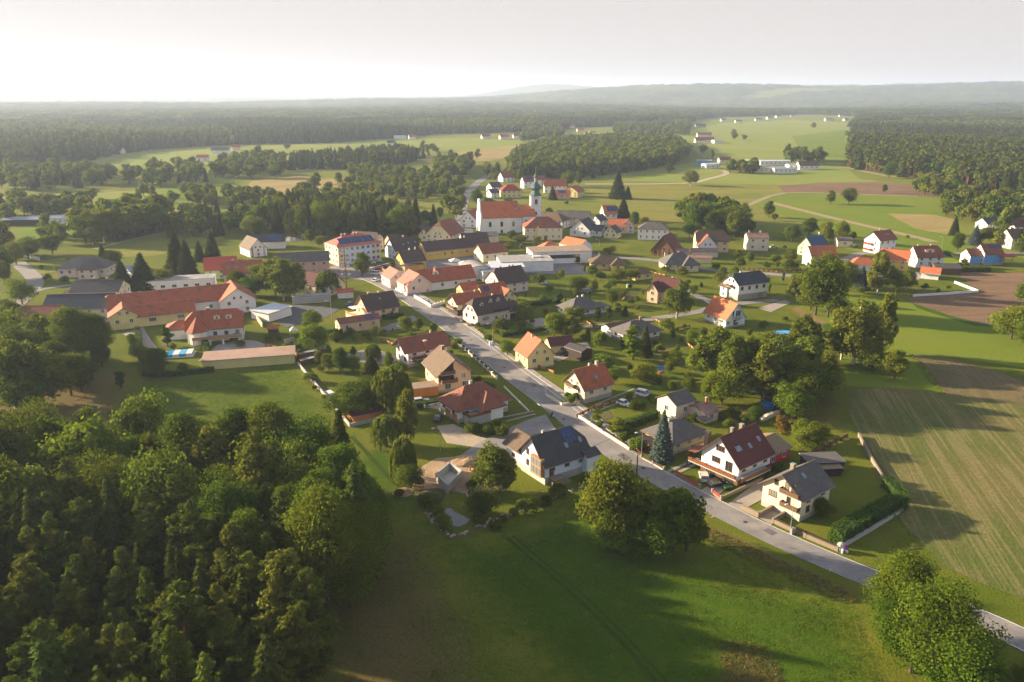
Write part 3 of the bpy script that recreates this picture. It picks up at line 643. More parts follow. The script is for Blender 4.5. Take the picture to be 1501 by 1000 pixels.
class House:
    def __init__(s, name, label, cat, short, c, yaw, group=None):
        s.root = empty(name, (c[0], c[1], 0), yaw, label, cat, group); s.c = c; s.yaw = yaw; s.v = None
        if short: LAND.append((c[0], c[1], short))
        s.dist = math.hypot(c[0], c[1])
    def vol(s, L, W, he, hr, fa=0, fb=0, oh=.6, roof='red', wall='white', at=(0, 0), rot=0, hp=.5, plinth='grey', win=True, ws=1.25, hs=1.35, style='w', gap=3.3, gw=2, skip=(), ohx=None, zoff=0, main=True, rows=None):
        r = M['w_'+wall] if 'w_'+wall in M else M[wall]
        ca, sa = math.cos(rot), math.sin(rot)
        def sub(me, nm):
            o = link(nm, me, s.root, (at[0], at[1], zoff)); o.rotation_euler = (0, 0, rot); return o
        wl_ = sub(wall_mesh(L, W, he, hr, fa, fb, oh, r), 'wall')
        rf = sub(roof_mesh(L, W, he, hr, fa, fb, oh, roof, ohx), 'roof')
        if hp and plinth:
            pm = M['w_'+plinth] if 'w_'+plinth in M else M[plinth]; mb = MB()
            mb.box(-L/2-.04, L/2+.04, -W/2-.04, -W/2+.02, 0, hp).box(-L/2-.04, L/2+.04, W/2-.02, W/2+.04, 0, hp).box(-L/2-.04, -L/2+.02, -W/2+.03, W/2-.03, 0, hp).box(L/2-.02, L/2+.04, -W/2+.03, W/2-.03, 0, hp)
            sub(mb.mesh('plinth', pm), 'plinth')
        v = dict(L=L, W=W, he=he, hr=hr, at=at, rot=rot, roof=rf, hp=hp, ws=ws, hs=hs, style=style, zoff=zoff, fa=fa, fb=fb)
        if main: s.v = v
        # gutters along the eaves
        if s.dist < 420:
            k = (hr-he)/(W/2)
            for sg in (1, -1): sub(MB().box(-L/2-oh, L/2+oh, sg*(W/2+oh+.06)-.06, sg*(W/2+oh+.06)+.06, he-k*oh-.02, he-k*oh+.1).mesh('gutter', M['zinc']), 'gutter')
        if win:
            nrow = rows or max(1, int(round((he-hp)/2.8))); 
            for side, ln in ((0, L), (1, W), (2, L), (3, W)):
                if side in skip: continue
                ang = {0: -math.pi/2, 1: 0, 2: math.pi/2, 3: math.pi}[side]
                wa = s.yaw+rot+ang
                hx = at[0]*math.cos(s.yaw)-at[1]*math.sin(s.yaw)+s.c[0]; hy = at[0]*math.sin(s.yaw)+at[1]*math.cos(s.yaw)+s.c[1]
                if math.cos(wa)*(-hx)+math.sin(wa)*(-hy) < -.12*math.hypot(hx, hy): continue
                n = max(1, int((ln-1.2)/gap)); fh = (he-hp)/nrow
                for rw in range(nrow):
                    z = hp+fh*(rw+.58)
                    for i in range(n):
                        u = -ln/2+ln*(i+.5)/n; s._w(v, side, u, z, ws, min(hs, fh*.62), style)
                if side in (1, 3) and hr-he > 2.3 and (fb if side == 1 else fa) < .75:
                    for u in ((-1.25, 1.25) if gw == 2 and W > 6 else (0,)): s._w(v, side, u, he+.85, min(1.0, ws), 1.1, style)
        return s
    def _pt(s, v, x, y):
        c, n = math.cos(v['rot']), math.sin(v['rot']); return v['at'][0]+x*c-y*n, v['at'][1]+x*n+y*c
    def _w(s, v, side, u, z, w_, h_, style='w', name='window', out=.0):
        L, W = v['L']/2+out, v['W']/2+out
        x, y, a = {0: (u, -W, -math.pi/2), 1: (L, u, 0), 2: (u, W, math.pi/2), 3: (-L, u, math.pi)}[side]
        X_, Y_ = s._pt(v, x, y); return window(s.root, X_, Y_, z+v['zoff'], a+v['rot'], w_, h_, style, name)
    def win(s, side, *items, v=None, style='w'):
        for u, z, w_, h_ in items: s._w(v or s.v, side, u, z, w_, h_, style)
        return s
    def door(s, side, u, w_=1.0, h_=2.1, z0=.15, style='b', name='door', v=None):
        v = v or s.v; key = ('door', w_, h_, style, name)
        if key not in _mesh:
            mb = MB(); mb.box(-w_/2, w_/2, -.09, .01, 0, h_); 
            if name == 'garage_door':
                for i in range(4): mb.box(-w_/2+.05, w_/2-.05, -.12, -.09, .08+i*h_/4, (i+1)*h_/4-.05)
            else: mb.box(-w_/2+.12, w_/2-.12, -.12, -.09, .15, h_*.45).box(-w_/2+.12, w_/2-.12, -.12, -.09, h_*.5, h_-.12)
            _mesh[key] = mb.mesh(name, {'b': M['trim'], 'w': M['white'], 'o': M['palewood'], 'd': M['darkwood'], 'g': M['zinc']}[style])
        L, W = v['L']/2, v['W']/2; x, y, a = {0: (u, -W, -math.pi/2), 1: (L, u, 0), 2: (u, W, math.pi/2), 3: (-L, u, math.pi)}[side]
        X_, Y_ = s._pt(v, x, y); o = link(name, _mesh[key], s.root, (X_, Y_, z0)); o.rotation_euler = (0, 0, a+v['rot']+math.pi/2)
        if name == 'door':
            if 'handle' not in _mesh: _mesh['handle'] = MB().box(.3, .42, -.16, -.12, 1.0, 1.05).mesh('handle', M['metal'])
            link('handle', _mesh['handle'], o)
        return s
    def rz_(s, v, y): k = (v['hr']-v['he'])/(v['W']/2); return v['hr']-k*abs(y)+.2, k
    def chim(s, x, y, sz=.7, h=1.3, m='render', v=None, cap=True):
        v = v or s.v; z, k = s.rz_(v, y); mb = MB(); mb.box(x-sz/2, x+sz/2, y-sz/2, y+sz/2, z-k*sz-.2, z+h)
        if cap: mb.box(x-sz/2-.07, x+sz/2+.07, y-sz/2-.07, y+sz/2+.07, z+h, z+h+.12, 1)
        mb.obj('chimney', [M[m], M['zinc'] if m != 'brick' else M['concrete']], v['roof']); return s
    def sky(s, *items, v=None, w_=.8, h_=1.2):
        v = v or s.v
        for x, side, t in items:
            y = side*t*v['W']/2; z, k = s.rz_(v, y); n = math.hypot(1, k); key = ('sky', w_, h_)
            if key not in _mesh:
                _mesh[key] = MB().box(-w_/2, w_/2, -h_/2, h_/2, 0, .1).box(-w_/2+.08, w_/2-.08, -h_/2+.08, h_/2-.08, .1, .12, 1).mesh('skylight', [M['zinc'], M['skyglass']])
            o = link('skylight', _mesh[key], v['roof'], (x, y, z)); o.rotation_euler = (-side*math.atan(k), 0, 0)
        return s
    def solar(s, x, side, t, nx, ny, v=None, pw=1.0, ph=1.6, name='solar_panel'):
        v = v or s.v; y = side*t*v['W']/2; z, k = s.rz_(v, y); mb = MB()
        for i in range(nx):
            for j in range(ny):
                a, b = (i-nx/2)*(pw+.05), (j-ny/2)*(ph+.05); mb.box(a, a+pw, b, b+ph, .08, .14).box(a-.02, a+pw+.02, b-.02, b+ph+.02, .05, .08, 1)
        o = mb.obj(name, [M['solar'], M['metal']], v['roof'], (x, y, z)); o.rotation_euler = (-side*math.atan(k), 0, 0); return s
    def dormer(s, x, side, w_=1.8, h=1.3, t=.62, wall='white', roof='red', kind='gable', v=None, ww=.9, style='w'):
        """small roof house standing on the slope"""
        v = v or s.v; y = side*t*v['W']/2; z, k = s.rz_(v, y); dep = (h+.5)/k; mb = MB()
        d = empty('dormer', (x, y, z-.1)); d.parent = v['roof']; d.rotation_euler = (0, 0, 0 if side < 0 else math.pi)
        mb.face([(-w_/2, 0, -.3), (w_/2, 0, -.3), (w_/2, 0, h), (0, 0, h+(w_*.42 if kind == 'gable' else .12)), (-w_/2, 0, h)])
        mb.face([(-w_/2, 0, -.3), (-w_/2, 0, h), (-w_/2, dep, h)]); mb.face([(w_/2, 0, -.3), (w_/2, dep, h), (w_/2, 0, h)])
        mb.obj('dormer_wall', M['w_'+wall], d); rf = MB()
        if kind == 'gable':
            dd = dep+w_*.42/k
            for sg in (-1, 1):
                lp = [(sg*(w_/2+.2), -.25, h-.12), (0, -.25, h+w_*.42+.06), (0, dd, h+w_*.42+.06), (sg*(w_/2+.2), dep, h-.12)]
                poly_prism(rf, lp if sg < 0 else lp[::-1], .08)
        elif kind == 'arch':
            n = 8
            for i in range(n):
                a0, a1 = math.pi*i/n, math.pi*(i+1)/n; q = lambda a, yy: (math.cos(a)*(w_/2+.08), yy, h*.3+math.sin(a)*(h*.8))
                rf.face([q(a0, -.15), q(a1, -.15), q(a1, dep*.8), q(a0, dep*.8)])
        else: poly_prism(rf, [(-w_/2-.2, -.25, h), (w_/2+.2, -.25, h), (w_/2+.2, dep+.6, h+.45), (-w_/2-.2, dep+.6, h+.45)], .12)
        rf.obj('dormer_roof', [M['r_'+roof], M['trim']], d)
        a, b, c = win_mesh(ww, min(1.1, h*.8), style); link('window', a, d, (0, -.02, h*.5)); link('pane', b, d, (0, -.03, h*.5)); return s
    def balcony(s, side, u, z, w_, dep=1.3, m='wood', v=None, boxes=False, rail='board'):
        v = v or s.v; L, W = v['L']/2, v['W']/2; x, y, a = {0: (u, -W, -math.pi/2), 1: (L, u, 0), 2: (u, W, math.pi/2), 3: (-L, u, math.pi)}[side]
        X_, Y_ = s._pt(v, x, y); mb = MB(); mb.box(-w_/2, w_/2, -dep, 0, -.15, 0)
        o = mb.obj('balcony', M['w_concrete'], s.root, (X_, Y_, z)); o.rotation_euler = (0, 0, a+v['rot']+math.pi/2); r = MB()
        if rail == 'board':
            r.box(-w_/2, w_/2, -dep-.04, -dep, .08, .95).box(-w_/2-.04, -w_/2, -dep, -.02, .08, .95).box(w_/2, w_/2+.04, -dep, -.02, .08, .95).box(-w_/2-.06, w_/2+.06, -dep-.08, -dep+.04, .95, 1.02)
        else:
            n = int(w_/.3)
            for i in range(n+1): r.box(-w_/2+i*w_/n-.02, -w_/2+i*w_/n+.02, -dep-.02, -dep+.02, 0, .95)
            r.box(-w_/2, w_/2, -dep-.04, -dep+.04, .95, 1.02).box(-w_/2-.04, -w_/2, -dep, -.02, .9, 1.0).box(w_/2, w_/2+.04, -dep, -.02, .9, 1.0)
        r.obj('railing', M[m], o)
        if boxes:
            f = MB()
            for i in range(int(w_/.5)):
                q = -w_/2+.25+i*.5; f.box(q-.2, q+.2, -dep-.3, -dep-.06, .7, .88+random.uniform(0, .2))
            f.obj('flower_box', M['flower'], o)
        return s
    def part(s, name, mb, mats, loc=(0, 0, 0), rz=0, label=None):
        o = mb.obj(name, mats, s.root, loc, rz); 
        if label: o['label'] = label
        return o
M['flower'] = mat('red_flowers', (.5, .03, .02), (.08, .12, .02), 4, .9)
M['skyglass'] = mat('skylight_glass', (.16, .22, .26), None, 2, .12, spec=.8)
def fit(k, a, b, hr, yaw=None, L=None):
    """ridge ends in the survey -> centre, yaw, length"""
    p = G(*a, hr, k); q = G(*b, hr, k); m = (p+q)/2; d = q-p
    if yaw is None: yaw = math.atan2(d.y, d.x)
    else: yaw = R(yaw)
    if L is None:
        pa, pb = Vector(proj(p)), Vector(proj(q)); ctr = (pa+pb)/2; best = 1e9; u = Vector((math.cos(yaw), math.sin(yaw), 0))
        mm = G(ctr.x, ctr.y, hr)
        for i in range(4, 160):
            t = i*.25; e = (Vector(proj(mm-u*t))-pa).length+(Vector(proj(mm+u*t))-pb).length
            if e < best: best = e; L = 2*t; m = mm
    return (m.x, m.y), yaw, L
REP = []
def house(name, label, cat, short, k, a, b, hr, he, W, fa=0, fb=0, oh=.6, yaw=None, L=None, **kw):
    """a, b: visible ridge ends (survey sheet k); W: wall width; fa, fb: how far each end is hipped"""
    c, yw, Lr = fit(k, a, b, hr+.2, yaw, L); Wr = W/2+oh; Lt = Lr+(fa+fb)*Wr; sh = (fb-fa)*Wr/2
    c = (c[0]+sh*math.cos(yw), c[1]+sh*math.sin(yw)); grp = kw.pop('group', None)
    REP.append('%-30s L %.1f W %.1f yaw %.0f at %.0f,%.0f' % (short or label[:28], Lt, W, math.degrees(yw), *c))
    h = House(name, label, cat, short, c, yw, grp); ohx = kw.get('ohx'); o2 = oh if ohx is None else ohx
    h.vol(Lt-2*o2, W, he, hr, fa, fb, oh, **kw); return h
M['stone'] = M['w_stone']; M['concrete'] = M['w_concrete']
# ------------------------------------------------------------------ the houses, nearest first
h = house('house', 'cream chalet with two wooden balconies, slate grey roof and walled front lawn', 'house', 'the cream chalet with two balconies', 'O', (850, 618), (1070, 515), 8.5, 5.2, 8.7,
          roof='grey', wall='cream', hp=.9, plinth='concrete', style='b', skip=(3,), oh=.7)
h.win(3, (1.4, 6.4, .9, 1.2), (2.0, 3.7, 1.9, 1.3), (-1.0, 6.3, .9, 2.0), (-2.4, 6.3, .9, 2.0), (-1.6, 3.5, .9, 2.1), style='b')
h.balcony(3, -2.2, 5.2, 4.2, 1.2, 'wood').balcony(3, -2.4, 2.4, 3.9, 1.2, 'wood').chim(-1.2, .6, .8, 1.2, 'stone').sky((-.5, -1, .35))
h.door(1, -2)
h = house('house', 'white gabled house with maroon roof, flower-lined terrace and garages below', 'house', 'the maroon-roofed house', 'O', (432, 370), (680, 270), 9.6, 4.9, 9.8,
          roof='maroon', wall='white', hp=1.9, plinth='wood', style='b', skip=(3,), oh=.8)
h.win(3, (.1, 7.0, 2.2, 1.3), (1.0, 4.1, 2.2, 1.3), (-2.4, 3.7, 1.8, 2.2), style='b')
mb = MB(); mb.box(-7.4, -5.6, -5.6, 7.2, 1.9, 2.15).box(-5.6, 3, -7.0, -5.0, 1.9, 2.15)
t_ = h.part('terrace', mb, M['w_concrete']); r_ = MB(); r_.box(-7.45, -7.38, -5.6, 7.2, 2.2, 3.0).box(-7.4, 3, -7.05, -6.98, 2.2, 3.0); r_.obj('railing', M['wood'], t_)
f_ = MB()
for i in range(22): f_.box(-7.75, -7.48, -5.3+i*.56, -4.92+i*.56, 2.75, 2.98+random.random()*.25)
f_.obj('flower_box', M['flower'], t_)
h.part('canopy_roof', (lambda m: (poly_prism(m, [(-6.8, 5.75, 4.3), (-1, 5.75, 4.3), (-1, 8.2, 2.9+1.2), (-6.8, 8.2, 4.1)], .15), m)[1])(MB()), [M['r_redbrown'], M['trim']])
for q in (-6.6, -1.2): h.part('post', MB().box(q-.1, q+.1, 7.9, 8.1, 0, 4.0), M['wood'])
h.chim(-1.6, .5, .6, 1.2, 'stone').chim(2.4, .9, .8, 1.3, 'stone').sky((-3.6, -1, .55), (-3.0+.2, -1, .55), (.5, -1, .6), (4.2, -1, .5), (4.8, 1, .2))
h.part('brick_chimney', MB().box(-3.5, -2.5, 5.2, 6.2, 0, 8.2).box(-3.6, -2.4, 5.1, 6.3, 8.2, 8.35), M['w_stone'])
h.door(3, 2.2, 2.4, 1.75, .02, 'd', 'garage_door').door(3, -2.5, 2.4, 1.75, .02, 'd', 'garage_door')
h.vol(8.5, 9, 3.0, 4.6, at=(10.6, .6), roof='ochre', wall='redw', hp=0, main=False, oh=.4)
h = house('house', 'yellow single-storey house with dark hipped roof behind the tall blue spruce', 'house', 'the yellow hipped house', 'N', (915, 640), (985, 628), 5.9, 3.3, 9.0, 1, 1,
          yaw=36, L=2.5, roof='grey', wall='lemon', hp=.7, plinth='concrete', oh=.9)
h.chim(-1.6, .8, 1.0, .8, 'render')
h.part('carport', MB().box(-9.5, -6.3, -1, 4, 2.3, 2.45).box(-9.4, -9.2, -.9, -.7, 0, 2.3).box(-9.4, -9.2, 3.7, 3.9, 0, 2.3), M['darkwood'])
h = house('garage', 'small beige barn with grey sheet roof beside the yellow hipped house', 'barn', 'the small beige barn', 'N', (868, 432), (1040, 386), 6.0, 4.2, 6.8,
          yaw=34, roof='grey', wall='beige', hp=0, oh=.4, gap=5, rows=1)
h = house('shed', 'low shed with rusty red roof right of the small beige barn', 'shed', 'the rusty red shed', 'N', (1100, 520), (1240, 505), 3.6, 2.6, 6.5, 0, 0,
          yaw=30, roof='rust', wall='beige', hp=0, oh=.4, gap=5)
h.part('lean_to', (lambda m: (poly_prism(m, [(-5.4, -5.6, 1.9), (-2.2, -5.6, 1.9), (-2.2, -3.4, 2.4), (-5.4, -3.4, 2.4)], .1), m)[1])(MB()), [M['r_dark'], M['trim']])
h.chim(1, 0, .5, 1.6, 'brick')
h = house('house', 'pale cream gabled house with brick red roof and two chimneys by the street corner', 'house', 'the cream house with two chimneys', 'N', (115, 234), (362, 174), 8.4, 4.2, 8.6,
          roof='red', wall='cream', hp=1.3, plinth='grey', oh=.6, gap=3.6, rows=1)
h.chim(.4, .3, .5, .9).chim(2.6, -.2, .7, 1.2, 'white' if False else 'render').sky((.6, -1, .6)).balcony(3, 0.8, 3.6, 3.4, 1.2, 'wood')
h = house('house', 'white bungalow with red-brown hipped roof and red flower balcony', 'house', 'the red-brown hipped house', 'L', (1000, 402), (1108, 385), 7.6, 4.0, 9.6, 1, 1,
          yaw=34, L=5.5, roof='redbrown', wall='white', hp=1.2, plinth='concrete', oh=.9, style='b', gap=4.2, rows=1)
h.vol(4.2, 6.0, 4.0, 6.4, 0, 1, at=(1.2, -5.6), rot=-math.pi/2, roof='redbrown', wall='white', hp=0, main=False, oh=.9, win=False)
mb = MB(); mb.box(-6.2, 0, -8.2, -4.9, 2.1, 2.35).box(-6.2, 0, -8.2, -8.0, 0, 2.1).box(-6.2, -6.0, -8.2, -4.9, 0, 2.1); t_ = h.part('terrace', mb, M['w_concrete'])
mb = MB(); mb.box(-6.3, 0.1, -8.3, -8.2, 2.4, 3.2).box(-6.35, -6.25, -8.2, -4.9, 2.4, 3.2); mb.obj('railing', M['wood'], t_); mb = MB()
for i in range(11): mb.box(-6.1+i*.56, -5.7+i*.56, -8.6, -8.32, 2.8, 3.1+random.random()*.2)
mb.obj('flower_box', M['flower'], t_)
h.door(3, -3.0, 2.6, 2.2, .05, 'o', 'garage_door').door(3, .4, 2.6, 2.2, .05, 'o', 'garage_door').chim(-.6, .5, .7, 1.1)
h.part('step', MB().box(2.5, 4, -6.3, -4.95, 0, .5).box(2.5, 4, -5.9, -4.95, .5, 1.0), M['w_concrete'])
h = house('house', 'white and pale blue house with dark half-hipped roof and brown glazed winter garden', 'house', 'the dark-roofed white and blue house', 'M', (900, 365), (1165, 290), 9.6, 5.0, 9.0, 0, .45,
          roof='dark', wall='bluewhite', hp=1.7, plinth='concrete', style='b', oh=.8, skip=(3,), gap=2.8, rows=1)
h.sky((1.0, -1, .62), (5.0, -1, .55)).solar(2.6, -1, .28, 3, 2, name='solar_panel').chim(-3, .4, .5, .8)
h.win(3, (1.9, 5.6, 1.0, 1.4), (1.9, 3.0, 1.0, 1.4), style='b')
mb = MB(); mb.box(-6.9, -5.9, -4.3, -.4, 1.9, 6.0); g_ = h.part('winter_garden', mb, M['palewood']); mb = MB()
for i in range(3): mb.box(-6.96, -6.9, -4.1+i*1.22, -3.2+i*1.22, 2.3, 3.8).box(-6.96, -6.9, -4.1+i*1.22, -3.2+i*1.22, 4.3, 5.7)
mb.obj('pane', M['skyglass'], g_)
h.vol(6.0, 6.6, 4.2, 6.4, at=(-2.2, 8.0), rot=math.pi/2, roof='brown', wall='white', hp=1.5, main=False, oh=.7, style='b', gap=3, rows=2)
h.part('bay', MB().box(4.2, 7.6, -6.2, -4.4, 0, 4.6), M['w_bluewhite']); h.part('bay_roof', (lambda m: (poly_prism(m, [(3.9, -6.6, 4.6), (8, -6.6, 4.6), (8, -4.4, 5.6), (3.9, -4.4, 5.6)], .15), m)[1])(MB()), [M['r_dark'], M['trim']])
h.part('step', MB().box(-5, -2, -6.6, -4.6, 0, 1.7).box(-2, -1.2, -6.6, -4.6, 0, 1.1).box(-1.2, -.4, -6.6, -4.6, 0, .5), M['w_stone'])
h.door(0, -4.2, 1.2, 2.4, 1.75, 'b')
h = house('house', 'peach house with brown gable roof, four roof windows and balcony facing the road', 'house', 'the brown-roofed peach house', 'L', (950, 258), (862, 172), 9.4, 5.4, 9.6,
          roof='brown', wall='peach', hp=.7, plinth='grey', oh=.9, skip=(3,), gap=3.6)
h.win(3, (-2.6, 4.4, 1.3, 1.5), (-2.8, 1.9, 1.2, 1.5), (-4.0+.2, 1.9, .9, 1.5), (2.0, 4.4, 1.8, 2.1), (2.0, 1.9, 1.8, 2.1)).balcony(3, 1.8, 3.1, 4.6, 1.5, 'wood', boxes=True)
xl = -h.v['L']/2; mb = MB(); tri = [(.3, 5.5), (4.4, 5.5), (.3, 8.9)]; mb.face([(xl-.12, y_, z_) for y_, z_ in tri]); mb.face([(xl-.12, .3, 5.5), (xl, .3, 5.5), (xl, 4.4, 5.5), (xl-.12, 4.4, 5.5)][::-1]); mb.face([(xl-.12, .3, 5.5), (xl-.12, .3, 8.9), (xl, .3, 8.9), (xl, .3, 5.5)])
mb.box(xl-.1, xl+.02, .2, 4.5, 3.2, 5.45); h.part('timber_loggia', mb, M['darkwood']); h.balcony(3, 2.2, 5.5, 4.2, 1.2, 'wood')
h.sky((-3.4, -1, .6), (-2.4, -1, .6), (-3.2, -1, .4), (2.3, -1, .35), (1.2, -1, .25)).chim(3.5, .3, .7, 1.1, 'brick').chim(2.2, -.6, .5, .8)
REPC = h
h = house('house', 'long white house with red-brown roof and pink-flowered balcony beside the willow', 'house', 'the long white house', 'L', (622, 142), (893, 95), 8.2, 5.3, 8.4,
          roof='redbrown', wall='white', hp=1.0, plinth='white' if False else 'concrete', oh=.9, ohx=1.6, style='b')
h.chim(-.5, -3.6, 1.0, 1.6, 'brick').chim(3.5, .4, .4, 1.0).balcony(0, -3.6, 2.7, 5, 1.5, 'darkwood', boxes=True)
h = house('house', 'peach house with dull red-brown roof and round roof window at the street bend', 'house', 'the peach house at the street bend', 'K', (683, 72), (945, 30), 8.8, 4.4, 9.6,
          roof='darkbrown', wall='peach', hp=1.0, plinth='grey', oh=.7)
h.sky((.3, -1, .4), w_=.8, h_=.9).chim(-3.2, .3, .8, .9, 'brick').chim(1, .2, .7, .7)
mb = MB(); mb.box(-11.5, -6.6, -6.0, 3.0, 2.3, 2.5).box(-11.5, -6.6, -6, -5.8, 0, 2.3).box(-11.5, -11.3, -6, 3, 0, 2.3); t_ = h.part('terrace', mb, M['w_palepink'])
MB().box(-11.6, -11.5, -6.1, 3, 2.5, 3.4).box(-11.6, -6.6, -6.1, -6.0, 2.5, 3.4).obj('railing', M['w_orangew'], t_)
h.part('awning', MB().box(-10.5, -6.7, -1.5, 3, 4.6, 4.7), M['white'])
h.door(0, 3.6, 1.1, 2.1, .4, 'b')
h = house('outbuilding', 'long low peach outbuilding with rusty roof and one dark solar panel', 'outbuilding', 'the long peach outbuilding', 'K', (500, 252), (825, 206), 4.7, 3.6, 5.4,
          roof='redbrown', wall='peach', hp=.0, oh=.4, gap=4.2, ws=1.0)
h.solar(4.0, -1, .5, 3, 1, pw=1.3, ph=2.0)
h = house('house', 'pale pink inn with dark half-hipped roof, three small dormers and oval wall painting', 'house', 'the pale pink inn', 'H', (360, 385), (650, 335), 9.0, 4.6, 9.6, .4, 0,
          roof='darkbrown', wall='palepink', hp=.5, plinth='grey', oh=.6, style='b', skip=(0,))
h.win(0, (1.2, 1.9, .9, 1.6), (4.2, 1.9, 1.0, 1.4), (5.7, 1.9, 1.0, 1.4)).dormer(-3.6, -1, 1.4, 1.0, .55, 'palepink', 'darkbrown').dormer(.6, -1, 1.4, 1.0, .45, 'palepink', 'darkbrown').dormer(4.0, -1, 1.4, 1.0, .45, 'palepink', 'darkbrown')
mb = MB(); mb.lathe([(1.0, 0), (1.05, .05)], 20); pt = mb.obj('wall_painting', M['w_green'], h.root, (-3.4, -4.85, 2.5)); pt.rotation_euler = (math.pi/2, 0, 0); pt.scale = (1.75, .85, 1.0)
M['mural'] = mat('mural_landscape', (.12, .16, .09), (.3, .38, .42), 1.4, .8); pt.data.materials[0] = M['w_beige']; mb = MB(); mb.lathe([(.88, .05), (.89, .07)], 20).obj('painted_landscape', M['mural'], pt)
h.balcony(0, 3.2, 4.4, 6.2, 1.4, 'darkwood').chim(3, .2, .6, .7)
h.vol(6.5, 8.4, 3.0, 5.6, 0, .35, at=(11.0, .5), roof='darkbrown', wall='white', hp=0, main=False, oh=.4, win=False)
v2 = dict(L=6.5, W=8.4, he=3, hr=5.6, at=(11, .5), rot=0, zoff=0); h.door(0, -1.5, 2.4, 2.1, .05, 'd', 'garage_door', v2).door(0, 1.6, 2.4, 2.1, .05, 'd', 'garage_door', v2)
h = house('house', 'cream chalet with red roof and wooden balcony beside the parking bay', 'house', 'the chalet beside the parking bay', 'H', (135, 342), (420, 302), 7.6, 5.0, 7.6,
          roof='red', wall='cream', hp=2.2, plinth='darkwood', oh=.9)
h.balcony(3, 0, 2.5, 6, 1.3, 'wood').chim(4, -.5, .6, .7)
h = house('house', 'pale yellow house with crossing red roofs and a small roof panel behind the pink inn', 'house', 'the house with crossing red roofs', 'H', (425, 232), (640, 238), 9.2, 5.2, 8.0,
          yaw=33, L=12, roof='red', wall='lemon', hp=.3, oh=.6)
h.vol(7.5, 7, 5.2, 8.2, at=(2.8, -4.8), rot=-math.pi/2, roof='red', wall='lemon', main=False, hp=0).solar(-3.2, -1, .35, 2, 1, pw=1.2, ph=2.2).chim(1.5, .3, .6, .8)
h = house('house', 'small cream house with red gable roof left of the house with crossing roofs', 'house', None, 'H', (215, 240), (385, 205), 6.6, 4.4, 6.5, roof='red', wall='lemon', hp=.2, oh=.6, yaw=30)
h = house('farmhouse', 'big beige farmhouse with dark half-hipped roof and a car parked beside it', 'farmhouse', 'the big beige farmhouse', 'H', (575, 100), (825, 48), 9.8, 4.6, 12.5, .25, .0,
          yaw=33, roof='darkbrown', wall='palepink', hp=.3, oh=.5)
h.chim(-3, .3, .7, .8, 'brick').chim(1.5, .3, .7, .8, 'brick').chim(3.2, .3, .6, .8, 'brick')
h = house('house', 'yellow gabled house with steep red roof, two roof windows and low maroon annex', 'house', 'the yellow house with maroon annex', 'H', (1025, 790), (892, 707), 8.8, 4.2, 8.8,
          roof='red', wall='lemon', hp=.4, oh=.5, gap=3)
h.sky((-1.4, -1, .55), (1.6, -1, .5)).chim(.8, .5, .4, .7)
an = house('outbuilding', 'low yellow annex with maroon roof joined to the yellow gabled house', 'outbuilding', None, 'H', (1075, 762), (1325, 748), 5.0, 3.2, 6.4, yaw=14, roof='maroon', wall='lemon', hp=0, oh=.3, gap=4, rows=1)
h = house('shed', 'dark timber shed with open front beside the low yellow annex', 'shed', 'the dark timber shed', 'H', (1330, 822), (1440, 862), 3.9, 3.2, 4.5, yaw=-50, L=8, roof='dark', wall='darkwood', hp=0, oh=.2, win=False)
h = house('house', 'white bungalow with grey hipped roof among thujas', 'house', 'the bungalow among thujas', 'I', (150, 242), (262, 230), 6.3, 3.2, 9.4, 1, 1, yaw=30, L=4.5,
          roof='grey', wall='white', hp=.8, plinth='stone', oh=.9, style='b')
h.chim(1.2, .3, .7, .8).chim(-1, .4, .5, .7).vol(5, 6, 2.6, 3.4, 1, 1, at=(8.4, -.4), roof='grey', wall='white', main=False, hp=0, oh=.5)
h = house('house', 'white bungalow with grey hipped roof behind the tall bright poplar', 'house', 'the bungalow behind the bright poplar', 'I', (700, 475), (800, 448), 6.2, 3.4, 9.2, 1, 1, yaw=32, L=4.5,
          roof='grey', wall='white', hp=1.0, plinth='stone', oh=.9, style='b')
h.chim(1.2, -.5, .5, 1.3, 'brick').vol(10, 5.5, 2.9, 3.9, 0, 0, at=(-1.5, 8.0), roof='brown', wall='white', main=False, hp=0, oh=.5, win=False)
h = house('house', 'peach house with purple-red roof and pointed cross gable behind a birch', 'house', 'the purple-roofed peach house', 'E', (578, 775), (800, 806), 9.2, 5.0, 9.0,
          roof='maroon', wall='peach', hp=1.0, plinth='concrete', oh=.7)
for r0 in h.root.children:
    if r0.name.startswith('roof'): pass
h.vol(4.5, 4.6, 5.0, 8.0, at=(-3.2, -4.8), rot=-math.pi/2, roof='maroon', wall='peach', main=False, hp=0, oh=.4, gap=2.2, gw=1).chim(1.6, .5, .6, .9)
h = house('house', 'white house with bright orange roof, round dormer and first-floor balcony', 'house', 'the orange-roofed white house', 'J', (455, 140), (260, 74), 8.6, 3.6, 8.6,
          roof='orange', wall='white', hp=.6, plinth='grey', oh=.7, skip=(3,), rows=1, gap=3.4)
h.win(3, (-1.0, 5.0, 2.2, 2.1), (1.2, 5.0, .9, 2.1), (-.2, 1.7, 2.2, 2.1), (3.2, 1.9, 1.3, 1.2)).balcony(3, -.2, 3.6, 3.6, 1.6, 'metal', rail='bar')
h.sky((-2.2, -1, .4), (2.4, -1, .55)).dormer(1.2, -1, 1.8, 1.2, .7, 'white', 'steel', 'arch').chim(-1.8, -.8, .3, 1.0, 'white' if False else 'concrete')
h.part('garden_sail', (lambda m: m.face([(-8.2, -2, 2.9), (-7.6, 1.8, 2.3), (-5.6, -1.5, 3.1)]).face([(-5.6, -1.5, 3.07), (-7.6, 1.8, 2.27), (-8.2, -2, 2.87)]))(MB()), M['white'])
